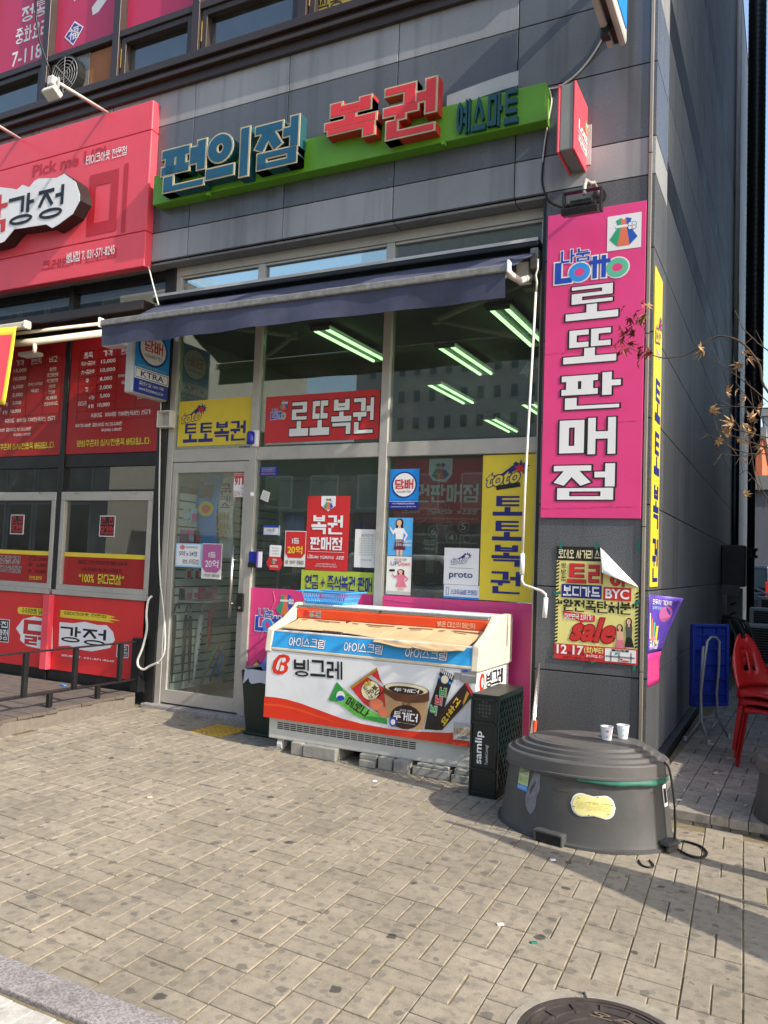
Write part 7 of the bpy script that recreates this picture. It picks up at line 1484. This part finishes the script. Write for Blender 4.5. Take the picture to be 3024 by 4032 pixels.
# stacked red chairs
def red_chair(dz, dy, lab):
    base = Vector((.80, .52, .071)); t_ = thing('plastic_chair', lab, 'chair', (base.x, base.y, .071+dz*.0), 'stack of red chairs'); c = C['chair_red']; o = Vector((0, 0, 0)); cs_, sn_ = math.cos(R(-38)), math.sin(R(-38)); org = Vector((base.x-dy, base.y, base.z+dz))
    def rot_(mb): mb.v = [(org.x+v[0]*cs_-v[1]*sn_, org.y+v[0]*sn_+v[1]*cs_, org.z+v[2]) for v in mb.v]; return mb
    # faces +x (away from the wall): back at low x
    def bk_(u, v):
        y = (u-.5)*(.42-.10*v); x = -.20-.13*v-.05*math.cos((u-.5)*math.pi)+.03*v*v; z = .44+.385*v-(.20*(abs(u-.5)*2)**2.4)*v; return o+Vector((x, y, z))
    g_ = MB(); nu, nv = 12, 10; vs = [bk_(i/nu, j/nv) for j in range(nv+1) for i in range(nu+1)]; fs = []
    for j in range(nv):
        for i in range(nu):
            if 3 <= j <= 6 and 4 <= i <= 5 or 3 <= j <= 6 and 7 <= i <= 7 or (j == 9 and i in (5, 6)): continue
            fs.append((j*(nu+1)+i, j*(nu+1)+i+1, (j+1)*(nu+1)+i+1, (j+1)*(nu+1)+i))
    rot_(g_.add(vs, fs)).build('backrest', c, t_, smooth=True, solid=.008)
    rot_(MB().grid(lambda u, v: o+Vector((-.21+.42*v, (u-.5)*(.40+.04*v), .435-.018*math.sin(math.pi*u)*math.sin(math.pi*v)-.02*max(0, v-.85)/.15)), 10, 10)).build('seat', c, t_, smooth=True, solid=.008)
    ap = MB()
    for s in (-1, 1): ap.grid(lambda u, v: o+Vector((-.21+.42*u, s*(.205+.012*v), .435-.06*v*(1-.6*math.sin(math.pi*u)))), 8, 2)
    rot_(ap).build('apron', c, t_, smooth=True, solid=.007)
    for sx in (-1, 1):
        for sy in (-1, 1):
            a = o+Vector((sx*.195, sy*.195, .43)); b__ = o+Vector((sx*.235, sy*.225, .0)); e = Vector((-sx*.05, 0, 0)); f = Vector((0, -sy*.05, 0))
            rot_(MB().add([a, a+e, b__+e*.55, b__, a+f, b__+f*.55], [(0, 1, 2, 3), (0, 3, 5, 4)])).build('leg', c, t_, solid=.006)
red_chair(0, 0, 'bottom red plastic chair of the stack in the alley'); red_chair(.058, .012, 'middle red plastic chair of the stack in the alley'); red_chair(.116, .024, 'top red plastic chair of the stack in the alley')
# air conditioners and pipes at the rear corner
def ac(c, w_, d_, h_, lab):
    t_ = thing('air_conditioner', lab, 'air conditioner', c, 'outdoor units in the alley'); x, y, z = c
    MB().box((x-w_/2, y, z), (x+w_/2, y+d_, z+h_)).build('case', C['skirt_grey'], t_, .012)
    MB().box((x-w_*.42, y-.006, z+h_*.08), (x+w_*.2, y-.0005, z+h_*.92)).build('grille_back', C['black'], t_)
    for k in range(14): MB().box((x-w_*.42, y-.012, z+h_*(.09+.06*k)), (x+w_*.2, y-.0065, z+h_*(.09+.06*k)+.008)).build('grille_bar', C['grey'], t_)
    for s in (-.3, .3): MB().box((x+s*w_-.03, y+.02, z-.03), (x+s*w_+.03, y+d_-.02, z-.0005)).build('foot', C['black_metal'], t_)
ac((.66, 7.3, .10), .85, .32, .62, 'grey outdoor unit standing on the alley floor at the rear'); ac((.66, 8.0, .38), .8, .32, .56, 'outdoor unit behind, set higher on a stand'); ac((.75, 8.7, .50), .8, .30, .60, 'outdoor unit farthest back beside the pipe')
for i, (x, y, z0, z1) in enumerate(((.66, 8.0, .07, .345), (.75, 8.7, .07, .465))):
    t_ = thing('unit_stand', 'steel stand under the '+('middle' if i == 0 else 'farthest')+' outdoor unit', 'stand', (x, y, .07))
    for sx in (-.28, .28): MB().box((x+sx-.02, y+.05, z0), (x+sx+.02, y+.27, z1)).build('leg', C['black_metal'], t_)
tag(MB().obox((.50, 8.2, 1.16), (.9, 0, -.45), (0, 1, 0), (.45, 0, .9), .20, .12, .015).build('scrap_board', C['light_grey'], None, .004), 'torn pale board lying on the rear outdoor units', 'board')
CD = M('duct_black', '#17191b', .3, var=.15); yd = 9.1; xl_, xr2 = P((2937, 1000), yd).x, P((3011, 1000), yd).x; rd = (xr2-xl_)/2; xc_ = (xl_+xr2)/2; zb2 = P((2975, 1600), yd).z
du = thing('exhaust_duct', 'thick black ribbed exhaust duct rising at the rear corner', 'duct', (xc_, yd, zb2))
pts = []; n = 90; prof = []
for k in range(n): z = zb2+(13.5-zb2)*k/n; prof += [(rd*.97, z), (rd, z+.01), (rd, z+.02)]
MB().lathe((xc_, yd, 0), prof, 20).build('ribbed_pipe', CD, du, smooth=True)
xp_ = P((2958, 2000), yd).x; MB().tube([(xc_, yd, zb2+.02), (xc_-.02, yd, zb2-.25), (xp_+.05, yd, zb2-.6), (xp_, yd, zb2-.9), (xp_, yd, .07)], [rd*.95, rd*.9, rd*.6, rd*.42, rd*.42], 16).build('lower_pipe', CD, du, smooth=True)
zf = P((2958, 2180), yd).z; MB().lathe((xp_, yd, zf-.08), [(rd*.5, 0), (rd*.75, .01), (rd*.75, .05), (rd*.55, .06), (rd*.55, .12), (rd*.75, .13), (rd*.75, .17), (rd*.5, .18)], 18).build('flange', C['black_metal'], du)
xg = P((2899, 1000), 8.66).x; tag(MB().tube([(xg, 8.68, P((2899, 1460), 8.68).z), (xg, 8.68, 13)], .05, 12).build('downpipe', C['light_grey'], None, smooth=True), 'thin pale downpipe at the rear edge of the side wall', 'pipe')
tag(MB().tube([(xg+.01, 8.72, .07), (xg+.01, 8.72, P((2899, 1465), 8.72).z)], .075, 12).build('downpipe', CD, None, smooth=True), 'dark lower pipe at the rear edge of the side wall', 'pipe')
mx = thing('meter_box', 'dark meter box fixed near the rear end of the side wall', 'meter box', (XS+.15, 6.6, 1.35)); MB().box((XS+.001, 6.3, 1.28), (XS+.32, 6.7, 1.86)).build('case', C['black_metal'], mx, .02); MB().box((XS+.02, 6.29, 1.15), (XS+.25, 6.299, 1.30)).build('door', C['mid_grey'], mx)
sb_ = thing('slotted_bracket', 'pale slotted steel bracket below the meter box', 'bracket', (XS+.2, 6.9, .7)); MB().box((XS+.05, 6.9, .62), (XS+.26, 6.92, 1.25)).build('plate', C['grey'], sb_, .01); MB().box((XS+.001, 6.921, .7), (XS+.2, 6.96, .76)).build('wall_arm', C['grey'], sb_)
for k in range(4): MB().obox((XS+.13, 6.895, .74+.14*k), (.9, 0, .4), (0, 1, 0), (-.4, 0, .9), .045, .004, .014).build('slot', C['black'], sb_)
hb_ = thing('hose_bundle', 'dark bundle of drooping hoses at the foot of the rear wall', 'hoses', (.12, 6.4, .07))
for k in range(7): x = .02+.035*k; MB().tube([(XS+.02, 6.3+.03*k, .75+.02*k), (x+.05, 6.25+.04*k, .80), (x+.14, 6.2+.03*k, .62), (x+.15, 6.2+.03*k, .35), (x+.12, 6.25, .09)], .018, 8).build('hose', C['rubber'] if k % 3 else C['mid_grey'], hb_, smooth=True)
# litter
rnd = random.Random(9)
for k in range(16):
    x, y = rnd.uniform(.10, .65), rnd.uniform(-.7, 1.6); a = rnd.uniform(0, 3.1); tag(MB().cyl((x, y, .0765), (x+.03*math.cos(a), y+.03*math.sin(a), .0765), .0038, 6).build('cigarette_butt', C['white'] if rnd.random() > .3 else C['tan']), 'cigarette butt lying on the alley paving', 'cigarette butt', 'butts on the alley paving')
for px, lab, mt in ((ZN(570, 1198), 'white scrap on the paving before the tub', 'white'), ((2102, 3712), 'small turquoise scrap on the paving near the manhole', 'green_tape'), ((1475, 3075), 'crumpled white scrap before the freezer', 'white'), ((590, 3140), 'beige scrap on the paving before the door', 'cream'), ((1970, 3640), 'thin white straw scrap on the paving', 'white')):
    q = G(px, .003); MB_ = MB().obox((q.x, q.y, .004), (.8, .6, 0), (-.6, .8, 0), (0, 0, 1), .014, .008, .003).build('litter_scrap', C[mt], None, .002); tag(MB_, lab, 'litter')
# ================================================================ MAPLE REACHING IN FROM THE RIGHT
mp = thing('maple_tree', 'bare maple with a few curled red and tan leaves reaching in from the right', 'tree', (1.75, -1.75, 0))
ym = -1.25
def zo(p, y=ym): return P(ZO(*p), y)
TR = [Vector((1.75, -1.75, -.005)), Vector((1.72, -1.72, .8)), Vector((1.62, -1.66, 1.5)), Vector((1.55, -1.6, 2.1))]
MB().tube(TR, [.06, .05, .042, .034], 10).build('trunk', C['bark'], mp, smooth=True)
main = [zo(p) for p in ((1159, 1200), (1090, 980), (1030, 880), (950, 790), (870, 740), (770, 715), (690, 725), (620, 775), (540, 825), (440, 880), (350, 900), (240, 905), (150, 880), (80, 860), (0, 840), (-60, 790), (-110, 740))]
MB().curve([TR[3], Vector((1.3, -1.5, 2.25)), Vector((.95, -1.35, 2.15)), main[0]]+main[1:], [.028, .014, .008, .0065]+[.0056-.00025*k for k in range(len(main)-1)], 8).build('limb', C['bark'], mp, smooth=True)
tw = [((1159, 840), (1075, 780), (940, 650), (870, 490)), ((1159, 1290), (1050, 1190), (900, 1070), (800, 995), (655, 905)), ((1159, 1740), (1000, 1740), (860, 1700), (700, 1600), (545, 1535)), ((1159, 1690), (1010, 1640), (900, 1600), (780, 1560), (650, 1520)), ((1159, 1345), (1020, 1335), (900, 1330), (720, 1320), (690, 1345)), ((1159, 1600), (1000, 1560), (870, 1530), (755, 1445)), ((1159, 2130), (1060, 1990), (970, 1880), (900, 1930)), ((1159, 1500), (1080, 1400), (960, 1230), (880, 1120), (885, 1000)), ((1159, 1660), (1080, 1740), (960, 1760), (800, 1750), (690, 1720)), ((1159, 2200), (1080, 2060), (1040, 1900), (1010, 1700), (990, 1560)), ((80, 860), (40, 900), (20, 960)), ((150, 880), (100, 800), (90, 700), (60, 560), (120, 470))]
for k, pth in enumerate(tw):
    yy = ym+.12*((k*7) % 5-2)*.5; ps_ = [zo(p, yy) for p in pth]; r0_ = .0034 if k < 10 else .0022
    if k < 10: ps_ = [TR[2+(k % 2)], TR[2+(k % 2)].lerp(ps_[0], .55)+Vector((0, 0, .12))]+ps_; rr = [.016, .006]+[r0_*(1-.16*j) for j in range(len(ps_)-2)]
    else: rr = [r0_*(1-.12*j) for j in range(len(ps_))]
    MB().tube(ps_, rr, 6).build('branch' if k < 10 else 'twig', C['bark'], mp, smooth=True)
    if k < 10:
        for j in range(2, len(ps_)-1):
            for s in ((-1,) if (j+k) % 2 else (1,)):
                a = ps_[j].lerp(ps_[j+1], .4); d = (ps_[j+1]-ps_[j]); e = a+d*.5+Vector((rnd.uniform(-.02, .02), rnd.uniform(-.05, .05), s*rnd.uniform(.05, .10))); MB().tube([a, e], [.002, .001], 5).build('twig', C['bark'], mp)
def leaf_mesh(curl, mat):
    vs = [(0, 0, 0)]; lob = ((-130, .45), (-85, .8), (-40, .95), (0, 1.05), (40, .95), (85, .8), (130, .45)); k = 0; ring = []
    for n, (a, r) in enumerate(lob):
        for da, rr in ((-14, r*.55), (0, r), (14, r*.55)):
            x, y = rr*math.cos(R(a+da)), rr*math.sin(R(a+da)); ring.append((x*.04, y*.04, -curl*rr*rr*.04+.006*math.sin(a*3)))
    vs += ring; fs = [(0, i, i+1) for i in range(1, len(vs)-1)]
    me = bpy.data.meshes.new('leaf'); me.from_pydata(vs, [], fs); me.materials.append(mat); return me
LM = {'leaf_red': [leaf_mesh(.5, C['leaf_red']), leaf_mesh(1.1, C['leaf_red'])], 'leaf_tan': [leaf_mesh(.6, C['leaf_tan']), leaf_mesh(1.2, C['leaf_tan'])]}
LP_ = [((-110, 470), 'r'), ((-60, 560), 'r'), ((0, 500), 'r'), ((60, 450), 't'), ((110, 460), 't'), ((90, 520), 't'), ((20, 560), 'r'), ((-20, 620), 'r'), ((-50, 680), 'r'), ((-90, 700), 'r'), ((-130, 760), 'r'), ((-170, 800), 'r'), ((-100, 830), 'r'), ((-60, 760), 'r'), ((0, 690), 'r'), ((50, 830), 'r'), ((110, 830), 'r'), ((30, 890), 'r'), ((20, 960), 'r'), ((140, 850), 'r'), ((-150, 880), 'r'), ((-120, 640), 'r'),
       ((580, 820), 't'), ((595, 835), 't'), ((940, 850), 't'), ((990, 890), 't'), ((930, 965), 't'), ((815, 1210), 't'), ((885, 1195), 't'), ((970, 1250), 't'), ((665, 1350), 't'), ((855, 1480), 't'), ((725, 1620), 't'), ((810, 1570), 't'), ((1000, 1420), 't'), ((975, 1800), 't'), ((950, 2090), 't'), ((1070, 1350), 'b'), ((985, 1530), 't'), ((1100, 1680), 't'), ((1050, 1560), 't'), ((905, 1610), 't'), ((1060, 1440), 'b'), ((940, 1480), 't')]
for n, (p, k) in enumerate(LP_):
    o = bpy.data.objects.new('leaf', LM['leaf_red' if k == 'r' else 'leaf_tan'][n % 2]); COL.objects.link(o); o.parent = mp; q = zo(p)+Vector((0, rnd.uniform(-.03, .03), 0)); o.location = q-mp.location
    o.rotation_euler = (R(70)+rnd.uniform(-.7, .7), rnd.uniform(-.6, .6), rnd.uniform(0, 6.3)); s = rnd.uniform(1.0, 1.5); o.scale = (s, s*rnd.uniform(.6, 1), s)
# ================================================================ WHAT STANDS AROUND
def windows(par, x0, x1, z0, z1, nx, nz, face, pos, wm, fmt, ww=.55, wh=.6):
    """window objects sharing two meshes; face 'y' looks along y, 'x' along x"""
    cw, chh = (x1-x0)/nx, (z1-z0)/nz; w_, h_ = cw*ww, chh*wh
    def mk(a, b_, mat, nm): mbq = MB().box(a, b_); me = bpy.data.meshes.new(nm); me.from_pydata(mbq.v, [], mbq.f); me.materials.append(mat); return me
    if face == 'y': mf = mk((-w_/2, -.05, -h_/2), (w_/2, .05, h_/2), fmt, 'window'); mp_ = mk((-w_/2+.08, -.07, -h_/2+.08), (w_/2-.08, .07, h_/2-.08), wm, 'pane')
    else: mf = mk((-.05, -w_/2, -h_/2), (.05, w_/2, h_/2), fmt, 'window'); mp_ = mk((-.07, -w_/2+.08, -h_/2+.08), (.07, w_/2-.08, h_/2-.08), wm, 'pane')
    for i in range(nx):
        for j in range(nz):
            c = x0+cw*(i+.5); z = z0+chh*(j+.5); loc = Vector((c, pos, z) if face == 'y' else (pos, c, z))
            o = bpy.data.objects.new('window', mf); COL.objects.link(o); o.parent = par; o.location = loc-par.location
            q = bpy.data.objects.new('pane', mp_); COL.objects.link(q); q.parent = o
WG = M('far_glass', '#26333d', .08, var=.1, spec=.8); WF = M('far_frame', '#a9a9a4', .6)
def building(x0, x1, y0, y1, h_, mat, lab, faces, nm='building', z0=-.12):
    t_ = thing(nm, lab, 'building', ((x0+x1)/2, (y0+y1)/2, z0)); MB().box((x0, y0, z0), (x1, y1, h_)).build('wall', mat, t_); MB().box((x0-.15, y0-.15, h_+.001), (x1+.15, y1+.15, h_+.5)).build('parapet', C['grey'], t_)
    for face, pos, a, b_, za, zb, nx, nz, ww, wh in faces: windows(t_, a, b_, za, zb, nx, nz, face, pos, WG, WF, ww, wh)
    return t_
yn_ = .39-(2.6-XS)*(.25/1.32)
building(2.6, 15, yn_, 13, 14, M('neighbour_wall', '#7d7a74', .85, var=.12), 'grey neighbouring building across the alley, right of the picture', [('x', 2.6, 0, 12, 1, 13, 6, 4, .5, .5), ('y', yn_, 3, 14.5, 3.5, 13, 5, 3, .6, .55)])
building(-36, -14, -74, -60, 46, M('tower_wall', '#a8a59c', .8, var=.08), 'pale apartment tower across the street mirrored in the windows', [('y', -60, -35, -15, 3, 45, 13, 17, .5, .5)], 'apartment_tower')
building(-6, 10, -90, -78, 40, M('tower_wall2', '#b3ada0', .8, var=.08), 'second apartment tower behind the first across the street', [('y', -78, -5, 9, 3, 39, 5, 13, .6, .55)], 'apartment_tower')
building(-24, -9, -36, -27, 6.5, M('low_wall', '#4c4a47', .85, var=.12), 'low dark block across the street under the towers', [('y', -27, -23, -10, .6, 6, 5, 2, .6, .6)])
building(-62, -30, -42, -24, 17, M('office_wall', '#8f8d86', .7, var=.08), 'long glazed office block across the street at the left', [('y', -24, -61, -31, 1, 16.5, 14, 5, .86, .84)], 'office_block')
building(-2, 9, -44, -30, 9, M('shop_row_wall', '#9a8f80', .8, var=.1), 'low shop building across the street behind the camera', [('y', -30, -1, 8, 1, 8.5, 5, 2, .6, .55)])
q0, q1 = P((2954, 1728), 34), P((3001, 1860), 34)
BRK = M('brick_orange', '#b0613f', .8, var=.15, vs=30)
building(q0.x-3, q1.x, 34, 44, q0.z, BRK, 'orange brick building seen past the pipes at the end of the alley', [('y', 34, q0.x-2.5, q1.x-.3, 1, q0.z-1.5, 3, 2, .5, .5)], z0=.02)
q0 = P((2990, 1640), 46); building(q0.x+.25, q0.x+14, 46, 58, q0.z, M('grey_far', '#8e9298', .8, var=.08), 'grey apartment building behind the alley at the right edge', [('y', 46, q0.x+.6, q0.x+13.5, 1.5, q0.z-.8, 7, 5, .55, .55)], z0=.02)
q0 = P((2975, 1868), 25); building(q0.x-6, q0.x+7, 25, 30, q0.z-.55, M('dark_far', '#5a5f66', .8, var=.08), 'low blue grey block before the orange brick building', [('y', 25, q0.x-5.5, q0.x+.2, 1, q0.z-1, 4, 1, .5, .5)], z0=.02)
def car(c, ax, mat, lab, suv=False, cat='car'):
    """parked car: lower body, cabin, glazing, wheels and lamps; ax points to its front"""
    c = Vector(c); ax = Vector(ax).normalized(); ay = Vector((-ax.y, ax.x, 0)); t_ = thing('parked_car', lab, cat, c)
    H_ = 1.72 if suv else 1.45; L2 = 2.25; W2 = .9
    def pt(l, w_, z): return c+ax*l+ay*w_+Vector((0, 0, z))
    pr = [(-L2, .35), (-L2-.02, .75), (-L2+.05, .98), (1.0, .98), (L2-.15, .82), (L2, .6), (L2, .35)]
    MB().prism([pt(l, -W2, z) for l, z in pr], ay*(2*W2)).build('body', mat, t_, .06)
    cb = [(-L2+.06, .981), (-L2+.25 if suv else -L2+.55, H_), (.35, H_), (1.05, .981)]
    MB().prism([pt(l, -W2+.1, z) for l, z in cb], ay*(2*W2-.2)).build('cabin', mat, t_, .08)
    for s in (-1, 1): MB().prism([pt(l, s*(W2-.098), z) for l, z in ((-L2+.35 if suv else -L2+.75, 1.03), (-L2+.45 if suv else -L2+.85, H_-.12), (.28, H_-.12), (.8, 1.03))], ay*(s*.006)).build('side_window', WG, t_)
    MB().prism([pt(-L2+.075, -W2+.2, 1.06), pt(-L2+.075, W2-.2, 1.06), pt(-L2+.215 if suv else -L2+.46, W2-.25, H_-.14), pt(-L2+.215 if suv else -L2+.46, -W2+.25, H_-.14)], ax*-.02).build('rear_window', WG, t_)
    MB().prism([pt(1.02, -W2+.2, 1.03), pt(1.02, W2-.2, 1.03), pt(.44, W2-.25, H_-.1), pt(.44, -W2+.25, H_-.1)], ax*.02).build('windscreen', WG, t_)
    for l in (-1.35, 1.35):
        for s in (-1, 1):
            w_ = MB().cyl(pt(l, s*(W2-.2), .32), pt(l, s*(W2+.01), .32), .32, 20).build('wheel', C['rubber'], t_); MB().cyl(pt(l, s*(W2+.011), .32), pt(l, s*(W2+.02), .32), .2, 16).build('rim', C['steel_bright'], w_)
    for s in (-1, 1):
        MB().obox(pt(-L2-.012, s*(W2-.16), 1.05 if suv else .85), ax, ay, (0, 0, 1), .02, .09, .2 if suv else .08).build('tail_lamp', C['red'], t_, .01); MB().obox(pt(L2-.03, s*(W2-.2), .7), ax, ay, (0, 0, 1), .04, .14, .07).build('headlight', C['white'], t_, .01)
    MB().obox(pt(-L2-.02, 0, .6), ax, ay, (0, 0, 1), .01, .26, .06).build('number_plate', C['white'], t_); MB().obox(pt(-L2-.03, 0, .42), ax, ay, (0, 0, 1), .06, W2-.05, .09).build('bumper', C['black_metal'], t_, .02)
CARB = M('car_navy', '#1a2233', .2, var=.05, spec=.7); CARK = M('car_black', '#16171a', .18, var=.05, spec=.7); CARW = M('car_white', '#d2d2cc', .2, var=.05, spec=.7)
q = P((2955, 2255), 18.5); car((q.x-.55, 20.8, .02), (-.12, 1, 0), CARB, 'dark blue off-road car parked at the end of the alley', True)
q = P((3010, 2270), 23); car((q.x+.45, 25.2, .02), (-.2, 1, 0), CARK, 'black car parked beyond the blue one at the alley end')
car((-6.2, -10.9, -.10), (1, 0, 0), CARW, 'white car parked on the street mirrored in the right window', True)
bn = thing('shadow_caster_banner', 'blank banner on two posts, added out of view to cast the ground shadow', 'banner', (1.5, -2.1, 0))  # invented banner out of view, stands in for whatever casts the ground shadow
bd_ = Vector((.88, -.47, 0)).normalized(); b0 = Vector((1.42, -2.06, 0))
MB().grid(lambda u, v: b0+bd_*(2.0*u)+Vector((.02*math.sin(u*5), .02*math.sin(u*4), .80+.86*v+.05*(1-u)*math.sin(v*3))), 16, 6).build('cloth', C['paper'], bn, smooth=True, solid=.003)
for t0 in (-.02, 2.02): MB().cyl(b0+bd_*t0, b0+bd_*t0+Vector((0, 0, 1.75)), .018, 10).build('post', C['tube_grey'], bn, smooth=True)
pt_ = thing('shade_planter', 'tall concrete planter added out of view to shade the alley', 'shade_planter', (2.1, -.4, 0))  # invented concrete box out of view, placed to shade the alley paving
for a, c in (((1.75, -1.05, 0), (1.85, .15, 1.3)), ((2.40, -1.05, 0), (2.5, .15, 1.3)), ((1.851, -1.05, 0), (2.399, -.95, 1.3)), ((1.851, .05, 0), (2.399, .15, 1.3))): MB().box(a, c).build('wall', C['concrete'], pt_, .008)
MB().box((1.851, -.949, 0), (2.399, .049, 1.22)).build('soil', C['bark'], pt_)
